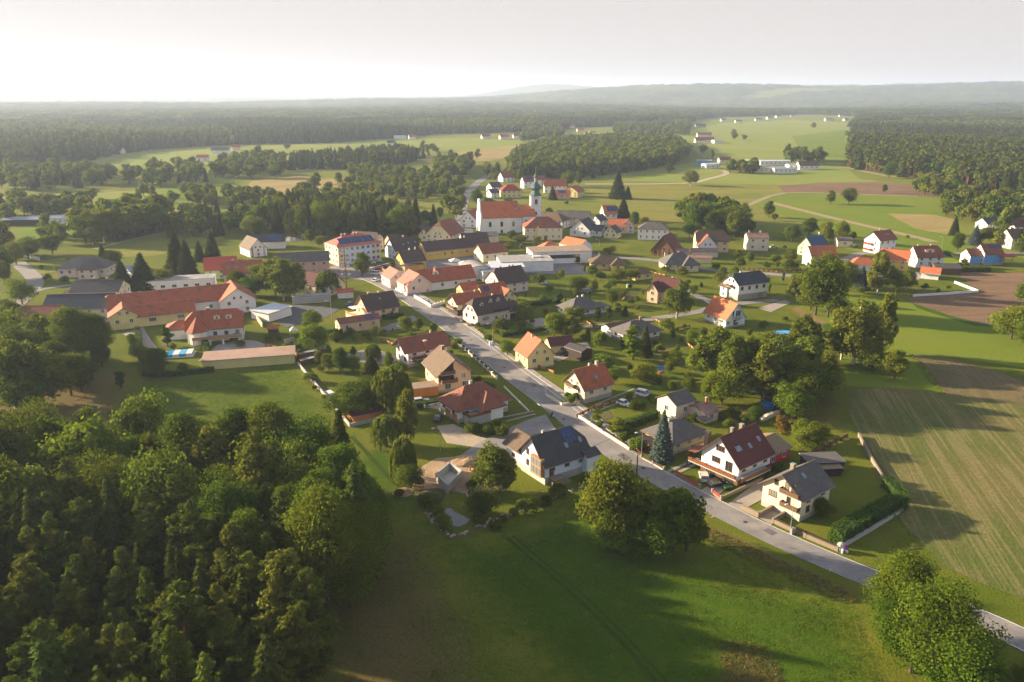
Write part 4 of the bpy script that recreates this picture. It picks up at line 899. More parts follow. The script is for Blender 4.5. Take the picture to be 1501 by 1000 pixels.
h = house('house', 'tall white house with navy half-hipped roof and grey basement on the meadow edge', 'house', 'the navy-roofed white house', '0', (1076, 404), (1113, 394), 10, 6.6, 9.0, .3, .3, yaw=26,
          roof='navy', wall='white', hp=2.4, plinth='grey', oh=.6, style='b', rows=1, gap=3.4)
h.chim(-3, .4, .6, .9).balcony(3, .5, 5, 3, 1.2, 'wood').door(0, 4.2, 2.4, 2, .1, 'o', 'garage_door')
h.vol(4, 5, 4.5, 6, at=(-6.0, 3.4), rot=math.pi/2, roof='brown', wall='white', main=False, hp=0)
# ---- right-hand group along the meadow
h = house('house', 'cream bungalow with grey-brown hipped roof and green garage door', 'house', 'the bungalow with green garage', 'E', (745, 580), (815, 578), 7.6, 3.8, 10.5, 1, 1, yaw=8, L=5, roof='grey', wall='cream', hp=.7, oh=.9, plinth='stone')
h.vol(5, 7, 3.6, 6.4, 0, 1, at=(3.8, -5.2), rot=-math.pi/2, roof='grey', wall='cream', main=False, hp=0, oh=.8).chim(0, .4, .5, .8)
h = house('house', 'yellow bungalow with ochre-brown hipped roof half hidden by fruit trees', 'house', 'the ochre bungalow', 'E', (110, 592), (225, 600), 6.2, 3.4, 10, 1, 1, yaw=2, L=5, roof='brown', wall='yellow', hp=.3, oh=.9)
h.chim(-3.4, .6, .5, .8, 'concrete').vol(6, 6, 3.0, 5.0, 0, 1, at=(4.5, -5), rot=-math.pi/2, roof='brown', wall='yellow', main=False, hp=0, oh=.6)
h = house('garage', 'small yellow garage with dark hipped roof beside the ochre bungalow', 'garage', 'the yellow garage', 'E', (430, 712), (470, 712), 4.4, 2.8, 6.5, 1, 1, yaw=25, L=2.4, roof='brown', wall='yellow', hp=0, oh=.5, rows=1)
h = house('barn', 'timber barn with steep maroon roof and open wooden gable', 'barn', 'the maroon timber barn', 'E', (625, 396), (742, 452), 10.5, 3.0, 12, 0, .2, yaw=60, L=13, roof='maroon', wall='wood', hp=0, oh=.8, style='b', gw=0)
h.part('timber_frame', (lambda m: [m.box(-6.62+.0, -6.55+.0, -5+i*2.5-.1, -5+i*2.5+.1, 0, 4.5) for i in range(5)] and m)(MB()), M['palewood'])
h = house('outbuilding', 'long low wing with pale red tiled roof joining the timber barn', 'outbuilding', None, 'E', (670, 540), (845, 545), 3.9, 2.6, 5, yaw=-2, L=13, roof='rust', wall='beige', hp=0, oh=.3, win=False)
h = house('house', 'wide peach house with brown half-hipped roof and white gable with two windows', 'house', 'the white-gabled peach house', 'E', (952, 374), (1150, 396), 11, 6.0, 11, .35, .5, yaw=-4, roof='brown', wall='peach', hp=.3, oh=.4, rows=2)
h.vol(5, 10, 4.0, 9.4, at=(-3.0, -6.5), rot=-math.pi/2, roof='redbrown', wall='white', main=False, hp=0, oh=.5, gap=4)
h = house('outbuilding', 'low outbuilding with rust red roof in front of the white-gabled peach house', 'outbuilding', None, 'E', (910, 540), (1082, 542), 4.0, 2.8, 6, yaw=-2, L=13.5, roof='rust', wall='beige', hp=0, oh=.2, win=False)
h = house('outbuilding', 'narrow garden store with pale brown sloping roof behind the bungalow with green garage', 'outbuilding', None, 'E', (880, 585), (1040, 612), 3.6, 2.6, 4, yaw=-14, L=12, roof='rust', wall='cream', hp=0, oh=.3, win=False)
h = house('house', 'long white two-storey house with grey-brown hipped roof left of the maroon timber barn', 'house', 'the long white two-storey house', 'E', (515, 314), (622, 320), 10, 6.6, 10, 1, 1, yaw=-12, roof='grey', wall='white', hp=.4, oh=.4, rows=2, gap=2.8, ws=.9)
h = house('house', 'small cream gabled house with dark roof and two windows by the back road', 'house', 'the small cream house', 'E', (192, 372), (250, 328), 6.6, 3.2, 8.0, yaw=65, L=9.5, roof='dark', wall='cream', hp=0, oh=.4, rows=1, gap=3)
h = house('house', 'low peach house with faded orange roof behind the small cream house', 'house', 'the low peach house', 'E', (180, 287), (350, 297), 8.0, 4.6, 9.0, yaw=-12, roof='orange', wall='peach', hp=.2, oh=.4, rows=1)
h.vol(6, 8, 4.4, 8, at=(6, 0), rot=-math.pi/2, roof='orange', wall='palepink', main=False, hp=0)
h = house('house', 'white house with orange roof carrying dark blue solar panels beside a spruce', 'house', 'the orange solar house', 'E', (130, 182), (245, 172), 10.5, 5.6, 10, yaw=12, roof='orange', wall='white', hp=.2, oh=.6, rows=2)
h.solar(1.8, -1, .45, 6, 2, pw=1.2, ph=2.0)
h = house('house', 'white gabled house with navy blue roof and four small windows near the church', 'house', 'the navy-roofed gabled house', 'D', (1210, 492), (1290, 440), 9.6, 4.2, 12.5, yaw=62, L=14, roof='navy', wall='white', hp=.1, oh=.4, rows=1, gap=4.2)
h.vol(6, 6, 3.6, 6.2, at=(3, -8), rot=-math.pi/2, roof='navy', wall='white', main=False, hp=0)
h = house('house', 'small white house with dark roof wedged behind the navy-roofed gabled house', 'house', None, 'D', (1345, 440), (1400, 420), 7.5, 4.5, 7, yaw=50, L=9, roof='navy', wall='white', hp=0, oh=.4)
h = house('farmhouse', 'long cream farmhouse with weathered grey roof behind the parish house', 'farmhouse', 'the long cream farmhouse', 'D', (1025, 385), (1300, 412), 9.0, 5.6, 10, .3, 0, yaw=-12, roof='grey', wall='cream', hp=.3, oh=.4, rows=2, gap=3.4, ws=1.0)
h.chim(-1, .3, .6, .8, 'brick').chim(6, .3, .6, .8, 'brick')
h = house('house', 'old cream two-storey house with rusty pinkish roof and two chimneys at the meadow', 'house', 'the old cream house', 'F', (80, 235), (262, 238), 9.0, 7.0, 8.5, yaw=-3, roof='rust', wall='beige', hp=.3, oh=.3, rows=2, gap=4.6)
h.chim(-4, .2, .8, .9, 'concrete').chim(2, .2, .8, .9, 'concrete')
h = house('house', 'pale green gabled house with deep blue roof', 'house', 'the pale green house', 'F', (575, 268), (742, 262), 9.6, 4.6, 9.5, yaw=30, L=13, roof='blue', wall='green', hp=.2, oh=.4)
h = house('house', 'white house with orange roof tucked behind a tall conifer below the green house', 'house', 'the orange-roofed house below the green one', 'F', (640, 350), (790, 345), 9.5, 5, 9, yaw=8, L=14, roof='orange', wall='white', hp=.2, oh=.4)
h.sky((-2, -1, .4))
for kk, a_, b_, lb in (((0), (700, 215), (890, 235), 'long weathered barn with low grey roof behind the pale green house'), ((1), (840, 275), (975, 270), 'short weathered barn with low grey roof right of the long one')):
    house('barn', lb, 'barn', None, 'F', a_, b_, 4.6, 3.4, 9, yaw=-10, roof='grey', wall='beige', hp=0, oh=.5, gap=5)
h = house('house', 'tall white house with brown-red roof and red balconies facing the meadow', 'house', 'the house with red balconies', 'G', (118, 240), (285, 232), 11.2, 7.4, 9.6, yaw=28, roof='redbrown', wall='white', hp=.3, oh=.7, rows=2, skip=(3,))
h.win(3, (-2, 2.6, 1.2, 1.3), (-2, 5.6, 1.2, 1.3), (-1.2, 8.4, .8, 1.1), (1.2, 8.4, .8, 1.1)).balcony(3, 1.8, 4.4, 4.4, 1.3, 'w_redw').balcony(3, 1.8, 1.4, 4.4, 1.3, 'w_redw').chim(-1, .2, .8, 1.2, 'brick').sky((1.5, -1, .5), (2.6, -1, .5))
h = house('house', 'yellow house group with bright orange roofs behind the birches', 'house', 'the yellow orange-roofed house', 'G', (272, 400), (395, 418), 9.0, 5.0, 9, yaw=-30, L=13, roof='orange', wall='vivid', hp=.3, oh=.5)
h.vol(9, 8, 5, 8.6, at=(-5.5, -2), rot=-math.pi/2-.2, roof='redbrown', wall='vivid', main=False, hp=0).chim(-3, .3, .6, .8)
h = house('garage', 'low white garage with orange pyramid roof left of the yellow orange-roofed house', 'garage', None, 'G', (5, 475), (60, 482), 5.6, 2.8, 9, 1, 1, yaw=-5, L=4, roof='orange', wall='white', hp=0, oh=.4, win=False)
h = house('house', 'white house with brown half-hipped roof and wide white dormer beside the ploughed field', 'house', 'the white house with wide dormer', 'G', (492, 378), (712, 372), 9.6, 5.2, 9.6, .1, .25, yaw=5, roof='redbrown', wall='white', hp=.9, plinth='white', oh=.5)
h.dormer(.4, -1, 4.6, 1.2, .62, 'white', 'orange', 'shed', ww=1.6).chim(-4, .3, .5, .8).chim(2.4, .2, .5, .8)
h = house('garage', 'low garage with bright orange roof at the ploughed field corner', 'garage', 'the orange field garage', 'G', (612, 556), (700, 588), 4.6, 2.8, 8, yaw=-30, L=8.5, roof='orange', wall='white', hp=0, oh=.7, win=False)
h = house('shed', 'open timber shed with grey-brown roof between field garage and hedge', 'shed', None, 'G', (745, 535), (840, 540), 4.4, 3, 6, yaw=-3, L=12, roof='grey', wall='wood', hp=0, oh=.3, win=False)
h = house('house', 'white and sky blue house with red-brown roof, two gables and wooden veranda', 'house', 'the white and blue house', 'G', (1100, 360), (1280, 352), 9.6, 5.4, 9, yaw=8, roof='redbrown', wall='white', hp=.8, oh=.4, rows=2)
h.vol(6, 7, 4.6, 7.2, at=(-8.3, 1.0), roof='redbrown', wall='white', main=False, hp=.5, oh=.4).solar(2, -1, .3, 6, 1, pw=1.1, ph=1.8)
h.part('blue_wall', MB().box(-5.4, 5.6, -4.62, -4.52, .8, 5.3).box(-11, -5.6, -2.62, -2.55, .5, 4.5), M['w_blue']); h.part('veranda', MB().box(3, 8.6, -6.5, -4.7, 2.4, 2.6).box(3, 3.2, -6.5, -6.3, 0, 4.4).box(8.4, 8.6, -6.5, -6.3, 0, 4.4), M['palewood']); h.part('veranda_roof', (lambda m: (poly_prism(m, [(2.4, -7, 4.4), (10, -7, 4.4), (10, -4.7, 5.2), (2.4, -4.7, 5.2)], .15), m)[1])(MB()), [M['r_crimson'], M['trim']])
h = house('house', 'warm yellow villa with brown roof behind trees at the right edge', 'house', 'the warm yellow villa', 'G', (1340, 225), (1560, 215), 10, 6, 10, yaw=10, roof='brown', wall='cream', hp=.3, oh=.5, rows=2)
h = house('house', 'white house with maroon and pale roofs high at the right edge', 'house', None, 'G', (1385, 135), (1560, 125), 8.5, 5, 10, yaw=15, L=18, roof='maroon', wall='white', hp=0, oh=.5)
h = house('house', 'white house with dark navy roof hidden behind the spruces near the right edge', 'house', None, 'G', (1155, 125), (1225, 110), 8, 5, 9, yaw=15, L=12, roof='navy', wall='white', hp=0, oh=.5)
# ---- centre: square, farms and workshops
h = house('school', 'cream three-storey school with red hipped roof full of solar panels and blue-white side', 'school', 'the school with solar roof', 'C', (470, 272), (640, 236), 13.2, 9.2, 14.5, .85, .85, yaw=38, oh=.4,
          roof='pinkroof', wall='cream', hp=.5, rows=3, gap=3.0, ws=1.5, hs=1.5)
Ls = h.v['L']
h.part('wall', MB().box(-Ls/2+3, Ls/2-5, -7.32, -7.25, .5, 9.0), M['w_bluewhite'], label='pale blue section of the long wall')  # thin pale blue panel over most of the cream long wall
for z_ in (2.2, 5.1, 8.0):
    for i in range(6): h._w(dict(h.v, W=14.7), 0, -Ls/2+4.6+i*2.9, z_, 1.5, 1.4)
for i, x in enumerate((-Ls*.27, 0, Ls*.27)): h.solar(x, -1, .5, 6, 3, pw=.95, ph=1.55)
for x in (-9, -6, 2, 5): h.chim(x*.6, .4, .9, 1.0, 'brick')
h = house('farmhouse', 'small cream farmhouse with brown roof just behind the school', 'farmhouse', None, 'C', (600, 222), (720, 232), 9.5, 6, 9, 0, .3, yaw=-20, L=15, roof='brown', wall='cream', hp=0, oh=.3)
h = house('house', 'pale blue house with dark roof and roof windows right of the school', 'house', 'the pale blue house', 'C', (865, 300), (1085, 255), 10, 5, 12.5, yaw=33, roof='darkbrown', wall='bluewhite', hp=.2, oh=.5)
h.sky((-1, -1, .6), (2, -1, .5), (6, -1, .5)).chim(1, .3, .9, 1.0, 'brick')
h = house('house', 'small house with brown gable roof and chimney behind the pale blue house', 'house', None, 'C', (850, 260), (950, 245), 7, 4, 8, yaw=33, roof='darkbrown', wall='peach', hp=.0, oh=.3)
h = house('farmhouse', 'cream farmhouse with tall brown half-hipped roof beside the northern road', 'farmhouse', 'the farmhouse beside the northern road', 'C', (1310, 165), (1370, 85), 12, 4.8, 15, .3, .3, yaw=70, L=16, roof='redbrown', wall='cream', hp=.3, oh=.4)
h.vol(8, 7, 4, 7, at=(-3, 10), roof='brown', wall='cream', main=False, hp=0)
h = house('shed', 'little dark timber cabin among shrubs left of the farmhouse beside the northern road', 'shed', None, 'C', (1115, 175), (1150, 165), 5, 3, 6, yaw=60, L=8, roof='dark', wall='darkwood', hp=0, win=False)
h = house('workshop', 'vivid yellow shop with brown roof and open canopy at the square', 'shop', 'the yellow shop', 'C', (945, 408), (1140, 362), 8.4, 4.2, 12, yaw=30, roof='darkbrown', wall='vivid', hp=0, oh=.6, skip=(0,))
h.chim(0, .4, .7, 1, 'render').chim(3, .4, .5, 1.4).door(0, -5, 1.2, 2.2, .05, 'w')
h.part('canopy', MB().box(-9, 3, -10.5, -6.6, 3.3, 3.5).box(-8.9, -8.7, -10.4, -10.2, 0, 3.3).box(2.6, 2.8, -10.4, -10.2, 0, 3.3), M['r_darkbrown'])
h = house('workshop', 'long vivid yellow workshop with plum roof stretching towards the church', 'workshop', 'the long yellow workshop', 'D', (0, 660), (290, 612), 8.4, 4.6, 12, 0, 0, yaw=30, L=38, roof='darkbrown', wall='vivid', hp=0, oh=.4, rows=1, gap=4)
h.chim(-6, .3, .6, 1.0, 'brick').chim(6, .3, .5, 1.2, 'concrete')
h = house('farmhouse', 'cream house with hipped brown roof and timber gable next to the long yellow workshop', 'farmhouse', 'the timber-gabled house', 'D', (345, 695), (530, 650), 8.2, 4.4, 10, 0, .5, yaw=30, roof='redbrown', wall='cream', hp=0, oh=.5, rows=1)
h = house('outbuilding', 'grey flat-topped link building behind the timber-gabled house', 'outbuilding', None, 'D', (300, 590), (480, 570), 6.2, 4.8, 12, yaw=15, L=16, roof='grey', wall='cream', hp=0, oh=.2, win=False)
h = house('house', 'low house with plum brown roof below the church front', 'house', None, 'D', (240, 590), (385, 575), 7.4, 4.6, 9, yaw=14, L=15, roof='darkbrown', wall='white', hp=0, oh=.3)
h = house('house', 'white house with long red-brown roof directly left of the church front', 'house', None, 'D', (275, 430), (345, 345), 10, 5, 11, yaw=72, L=20, roof='redbrown', wall='white', hp=0, oh=.3)
h = house('house', 'pale pink corner house with salmon red roof left one of the pair at the bend', 'house', 'the left salmon-roofed house', 'T', (1, 1), (2, 2), 7.6, 4, 8, yaw=0, L=3, roof='pinkroof', wall='palepink') if False else \
    house('house', 'low pale pink house with salmon red roof beside the car park', 'house', 'the low salmon-roofed house', 'T', (800, 205), (640, 135), 7.2, 4.0, 8.0, yaw=118, L=11.5, roof='pinkroof', wall='palepink', hp=.0, oh=.3, rows=1, gap=4)
h = house('house', 'pale pink gabled house with salmon red roof and white garden wall at the bend', 'house', 'the salmon-roofed gabled house', 'T', (1165, 255), (1000, 195), 8.2, 3.8, 11.0, yaw=120, L=11.5, roof='pinkroof', wall='palepink', hp=.4, oh=.35, skip=(3,), rows=1)
h.win(3, (-.1, 5.6, 1.1, 1.4), (2.6, 2.6, 1.2, 1.4)).sky((1, 1, .5))
h = house('farmhouse', 'long white farm wing with red-brown roof and arched dormer behind the salmon-roofed houses', 'farmhouse', 'the long white farm wing', 'C', (1165, 560), (1490, 500), 8.2, 3.8, 11, yaw=28, L=26, roof='red', wall='white', hp=0, oh=.4, rows=1, gap=6)
h.dormer(-5, -1, 2.6, 1.2, .5, 'white', 'red', 'gable', ww=1.6).chim(-4.5, -1, .7, 1.4, 'brick')
h = house('house', 'white half-hipped house with orange-brown roof on the left of the lane behind the square', 'house', None, 'C', (1440, 665), (1501, 650), 7, 4, 8, yaw=30, L=9, roof='redbrown', wall='cream', hp=0)  if False else None
def flat(name, label, cat, short, k, c, L, W, he, yaw, roof='r_flat', wall='w_white', extra=None, rim=.25, slope=0, win=0):
    p = G(*c, he, k); h = House(name, label, cat, short, (p.x, p.y), R(yaw)); mb = MB(); mb.box(-L/2, L/2, -W/2, W/2, 0, he-.02); h.part('wall', mb, M[wall])
    z = [he, he+slope]; r = MB(); poly_prism(r, [(-L/2-rim, -W/2-rim, z[0]+.12), (L/2+rim, -W/2-rim, z[0]+.12), (L/2+rim, W/2+rim, z[1]+.12), (-L/2-rim, W/2+rim, z[1]+.12)], .18)
    h.part('roof', r, [M[roof], M['zinc']])
    h.v = dict(L=L, W=W, he=he, hr=he+.01, at=(0, 0), rot=0, zoff=0, roof=h.root.children[1] if len(h.root.children) > 1 else None)
    for i in range(win): h._w(h.v, 0, -L/2+L*(i+.5)/win, he*.55, min(1.8, L/win*.5), 1.2)
    return h
h = flat('workshop', 'flat-roofed white factory hall with blue window band and brown roof', 'hall', 'the flat-roofed factory hall', 'D', (1035, 720), 30, 15, 6, 10, 'r_felt', 'w_white')
h.part('window_band', MB().box(-7, 9, -7.6, -7.45, 2.6, 4.4), M['glass'])
h = flat('workshop', 'lower flat-roofed workshop with patched grey roof left of the factory hall', 'hall', 'the patched grey workshop', 'D', (745, 800), 25, 16, 5, 8, 'r_flat', 'w_white'); h.part('skylight_dome', MB().box(4, 8, 0, 2.5, 5.1, 5.7), M['white'])
h = flat('workshop', 'white snow-bright flat roof workshop between patched hall and barrel-roofed garage', 'hall', None, 'D', (590, 850), 15, 15, 4.6, 8, 'r_paleflat', 'w_white')
h = flat('workshop', 'grey workshop with low curved roof beside the barrel-roofed garage', 'hall', None, 'D', (455, 880), 12, 15, 4.4, 20, 'r_steel', 'w_white')
c_ = G(320, 880, 4, 'D'); h = House('garage', 'white garage with barrel roof edged in orange', 'garage', 'the barrel-roofed garage', (c_.x, c_.y), R(22)); mb = MB(); mb.box(-5.5, 5.5, -7, 7, 0, 3.2)
n_ = 10
for y_ in (-7, 7): mb.face([(5.5*math.cos(math.pi*i/n_), y_, 3.2+2.9*math.sin(math.pi*i/n_)) for i in range(n_+1)])
h.part('wall', mb, M['w_white']); mb = MB()
for i in range(n_): a0, a1 = math.pi*i/n_, math.pi*(i+1)/n_; mb.face([(5.6*math.cos(a), y_, 3.25+3.0*math.sin(a)) for a, y_ in ((a0, -7.3), (a1, -7.3), (a1, 7.3), (a0, 7.3))])
for i in range(n_): a0, a1 = math.pi*i/n_, math.pi*(i+1)/n_; mb.face([(r__*math.cos(a), -7.32, 3.25+r__*.54*math.sin(a)) for r__, a in ((5.3, a0), (5.7, a0), (5.7, a1), (5.3, a1))], 1)
h.part('barrel_roof', mb, [M['r_flat'], M['w_orangew']])
h = house('outbuilding', 'white annex with bright orange pyramid roof between parish house and factory hall', 'outbuilding', None, 'D', (950, 655), (965, 655), 7, 4, 9, 1, 1, yaw=10, L=1.5, roof='orange', wall='white', hp=0, oh=.3, win=False)
h = house('house', 'white house with bright orange roof right of the parish house', 'house', 'the bright orange-roofed house', 'D', (1250, 655), (1110, 605), 7.4, 4.2, 10, yaw=130, L=15, roof='orange', wall='white', hp=0, oh=.3, win=False)
h = house('parish_house', 'cream parish house with steep brown hipped roof and bay window in front of the church', 'parish house', 'the parish house', 'D', (845, 450), (945, 447), 12.4, 7.4, 14.5, 1, 1, yaw=4, L=7, roof='redbrown', wall='cream', hp=.4, oh=.4, rows=2, gap=3.2, ws=1.0)
h.part('bay', MB().box(-3.5, -1.6, -8.6, -7.3, 2.2, 7.6), M['w_cream']); h.part('bay_roof', MB().lathe([(1.7, 7.6), (.1, 8.8)], 4, (-2.5, -7.9)), M['r_redbrown']); h.door(0, 1.2, 1.6, 2.6, .1)
# ---- the church
cp = G(640+385/5.773, 240+600/5.773, 0)
ch = House('church', 'white baroque church with red tiled nave and onion-domed clock tower', 'church', 'the church', (cp.x-1.3, cp.y+6), R(12))
ch.v = None
ch.vol(24, 14, 10, 18.2, 0, .9, .5, 'church', 'white', at=(12.2, 1), hp=.5, win=False, gap=5); nv = ch.v
ch.vol(9, 11, 10, 15.2, 0, 0, .4, 'church', 'white', at=(28.4, 1), hp=.5, win=False, main=False)
mb = MB()
mb.face([(0, -7.6, 0), (0, 7.6, 0), (0, 7.6, 11), (0, 4.6, 13.2), (0, 3.6, 17.2), (0, 1.6, 20.2), (0, -1.6, 20.2), (0, -3.6, 17.2), (0, -4.6, 13.2), (0, -7.6, 11)][::-1])
mb.face([(.9, -7.6, 0), (.9, 7.6, 0), (.9, 7.6, 11), (.9, 4.6, 13.2), (.9, 3.6, 17.2), (.9, 1.6, 20.2), (.9, -1.6, 20.2), (.9, -3.6, 17.2), (.9, -4.6, 13.2), (.9, -7.6, 11)])
pf = [(-7.6, 0), (7.6, 0), (7.6, 11), (4.6, 13.2), (3.6, 17.2), (1.6, 20.2), (-1.6, 20.2), (-3.6, 17.2), (-4.6, 13.2), (-7.6, 11)]
for i in range(10): (a, b), (c, d) = pf[i], pf[(i+1) % 10]; mb.face([(0, a, b), (0, c, d), (.9, c, d), (.9, a, b)])
ch.part('facade_gable', mb, M['w_white'], (-.8, 1, 0))
def arch_window(root, x, y, z, w_, h_, rz=0, name='window'):
    key = ('arch', w_, h_)
    if key not in _mesh:
        f = MB(); g = MB(); pts = [(-w_/2, 0), (w_/2, 0)]+[(w_/2*math.cos(math.pi*i/6), h_-w_/2+w_/2*math.sin(math.pi*i/6)) for i in range(7)]
        q = [(x_*1.22, -.08, z_*1.06-.12) for x_, z_ in pts]; f.face(q); g.face([(x_, -.12, z_) for x_, z_ in pts])
        _mesh[key] = (f.mesh('window', M['w_beige']), g.mesh('pane', M['glass']))
    o = link(name, _mesh[key][0], root, (x, y, z), rz); link('pane', _mesh[key][1], o)
for x in (5.0, 12, 19): arch_window(ch.root, x, -6.0, 4.4, 1.5, 3.0)
arch_window(ch.root, 27.5, -4.5, 4.6, 1.5, 3.0); arch_window(ch.root, 12, -6.0, .3, 1.2, 2.2)
ch.part('downpipe', MB().box(24.3, 24.5, -6.2, -6.05, 0, 10), M['zinc'])
TW = 6.4; tx, ty = 34.6, 2.2
T_ = empty('tower', (tx, ty, 0)); T_.parent = ch.root; T_.rotation_euler = (0, 0, R(-6)); T_.scale = (1, 1, .91)
MB().box(-TW/2, TW/2, -TW/2, TW/2, 0, 23.2).obj('shaft', M['w_white'], T_)
for z_ in (9.6, 17.2, 23.2): MB().box(-TW/2-.3, TW/2+.3, -TW/2-.3, TW/2+.3, z_-.25, z_+.25).obj('cornice', M['white'], T_)
for rz_ in (0, -math.pi/2):
    c_, s_ = math.cos(rz_), math.sin(rz_)
    for z_, w_, h_ in ((11.0, 1.0, 2.0), (17.9, 1.7, 3.4)): arch_window(T_, s_*TW/2, -c_*TW/2, z_, w_, h_, rz_)
    k_ = MB().lathe([(1.0, 0), (1.0, .16)], 20).obj('clock_face', M['white'], T_, (s_*(TW/2+.05), -c_*(TW/2+.05), 22.2)); k_.rotation_euler = (math.pi/2, 0, rz_)
    MB().box(-.06, .06, -.1, .9, .17, .21).box(-.1, .6, -.06, .06, .18, .22).obj('clock_hand', M['gold'], k_)
    MB().lathe([(1.2, -.04), (1.2, .08)], 20).obj('clock_rim', M['w_stone'], k_)
dome = MB(); dome.lathe([(4.3, 23.4), (3.5, 24.1), (2.7, 25.2), (2.2, 26.4), (2.4, 27.0), (3.1, 27.8), (3.3, 28.7), (3.0, 29.7), (2.2, 30.7), (1.4, 31.7), (1.0, 32.4)], 8)
dome.obj('onion_dome', M['copper'], T_)
lan = MB(); lan.lathe([(.85, 32.4), (.85, 34.6), (1.15, 34.8), (1.15, 35.0)], 8).obj('lantern', M['w_grey'], T_)
MB().lathe([(1.0, 35.0), (1.3, 35.7), (1.05, 36.4), (.45, 37.2), (.25, 38.2), (.1, 39.6)], 8).obj('lantern_dome', M['copper'], T_)
MB().lathe([(.05, 39.5), (.35, 39.9), (.05, 40.3)], 8).box(-.06, .06, -.06, .06, 40.2, 42.2).box(-.55, .55, -.06, .06, 41.2, 41.35).obj('cross', M['gold'], T_)
ch.vol(9, 8, 5, 8, 0, 1, .3, 'brown', 'white', at=(42.5, 0), rot=0, main=False, hp=0, win=False)
# ---- behind the church
for a in (('house', 'pale yellow house with crimson hipped roof and a roof window, left of the church tower', 'the crimson-roofed house', 'D', (600, 178), (650, 172), 10, 6, 11, 1, 1, 10, 5, 'crimson', 'lemon'),
          ('house', 'white house with dark roof and open gable left of the crimson-roofed house', None, 'D', (440, 160), (530, 150), 8, 4.5, 9, 0, 0, 35, 11, 'navy', 'white'),
          ('house', 'white house with brown-red gable roof and chimney on the hilltop behind the church', None, 'D', (545, 70), (630, 65), 9, 4.5, 10, 0, 0, 28, 13, 'redbrown', 'white'),
          ('house', 'white house with blue panels on its roof behind the tower', None, 'D', (730, 108), (825, 104), 10, 6, 9, 0, 0, 20, 13, 'redbrown', 'white'),
          ('house', 'white two-storey house with brick red roof right of the tower', 'the brick-red house right of the tower', 'D', (950, 138), (1070, 135), 10.5, 6.2, 10, .3, 0, 2, 18, 'red', 'white'),
          ('house', 'cream house with wide orange-red gable facing the meadow', 'the orange gabled meadow house', 'D', (1150, 198), (1165, 175), 8.5, 4.4, 13, 0, .3, 60, 12, 'red', 'lemon'),
          ('house', 'low red roofed wing with solar panel left of the orange gabled meadow house', None, 'D', (1010, 222), (1100, 222), 6.5, 4, 9, 0, 0, 0, 15, 'bright', 'peach'),
          ('house', 'small house with red roof directly behind the nave', None, 'D', (560, 318), (640, 312), 8.5, 5, 9, 0, 0, 15, 14, 'red', 'white'),
          ('house', 'small white house with dark roof by the northern road behind the church', None, 'D', (450, 215), (500, 210), 7, 4.5, 8, 0, 0, 30, 8, 'navy', 'white'),
          ('farmhouse', 'brown hipped roof house right behind the church tower base', None, 'D', (900, 392), (960, 420), 9, 5, 12, 0, 1, -30, 16, 'brown', 'white'),
          ('house', 'small bright house with reddish roof left of the white two-storey house', None, 'R', (760, 515), (850, 510), 7, 4, 9, 0, 0, 5, 12, 'redbrown', 'white'),
          ('house', 'white house with dull roof on the wood edge behind the tower', None, 'R', (600, 470), (680, 465), 9, 6, 8, 0, 0, 5, 10, 'redbrown', 'white')):
    nm, lb, sh_, k, p, q, hr_, he_, W_, f1, f2, yw, L_, rf_, wl2 = a
    h = house(nm, lb, nm, sh_, k, p, q, hr_, he_, W_, f1, f2, yaw=yw, L=L_, roof=rf_, wall=wl2, hp=.2, oh=.5)
    if 'blue panels' in lb or 'solar' in lb: h.solar(0, -1, .45, 5, 2, pw=1.1, ph=1.7)
# ---- left-hand part of the village
h = house('hall', 'long village hall with red tiled roof, yellow walls and white rounded gable', 'village hall', 'the village hall', 'B', (60, 588), (880, 492), 9.4, 5.2, 15, .15, 0, yaw=27, L=44, roof='red', wall='white', hp=.3, oh=.4, rows=1, gap=6)
h.chim(-14, 3, .9, 1.2, 'concrete').chim(-11, 3, .9, 1.0, 'concrete')
h.vol(10, 9, 5, 7.6, at=(-17.5, -10), rot=-math.pi/2, roof='red', wall='lemon', main=False, hp=0, rows=1, gap=3)
h.vol(19, 9, 4, 7.0, at=(-3.5, -10), roof='red', wall='lemon', main=False, hp=0, rows=1, gap=6, ws=2.4)
h.vol(15, 13, 5.4, 9.8, at=(22, -4), rot=-math.pi/2, roof='red', wall='white', main=False, hp=.3, gap=5)
h = house('guest_house', 'white guest house with red half-hipped roof, corner turret and two round dormers', 'guest house', 'the guest house with turret', 'Q', (385, 105), (765, 62), 9.6, 4.8, 10.5, .5, .35, yaw=16, roof='red', wall='white', hp=.2, oh=.6, rows=1, style='b', gap=3.2, plinth='white')
h.dormer(.8, -1, 1.9, 1.3, .55, 'white', 'red', 'arch').dormer(4.6, -1, 1.9, 1.3, .55, 'white', 'red', 'arch').chim(-2, .4, 1.0, 1.0, 'brick')
mb = MB().lathe([(3.0, 0), (3.0, 4.6)], 8, (-5.4, -5.4)); h.part('turret_wall', mb, M['w_white']); h.part('turret_roof', MB().lathe([(3.8, 4.3), (2.2, 6.3), (.1, 9.0)], 8, (-5.4, -5.4)), M['r_red'])
h.part('terrace', MB().box(-7, 8.5, -9.6, -5.4, 2.0, 2.25), M['w_concrete'])
for x_ in (-6.6, -1.5, 2.6, 7.8): h.part('pillar', MB().box(x_-.3, x_+.3, -9.5, -8.9, 0, 2.0), M['white'])
h.part('railing', MB().box(-7, 8.5, -9.65, -9.55, 2.25, 3.1), M['palewood'])
h = house('house', 'small outbuilding roof joined to the left of the guest house', 'outbuilding', None, 'Q', (280, 175), (370, 165), 5.6, 3.4, 8, 1, 0, yaw=16, L=6, roof='red', wall='white', hp=0, oh=.3, win=False)
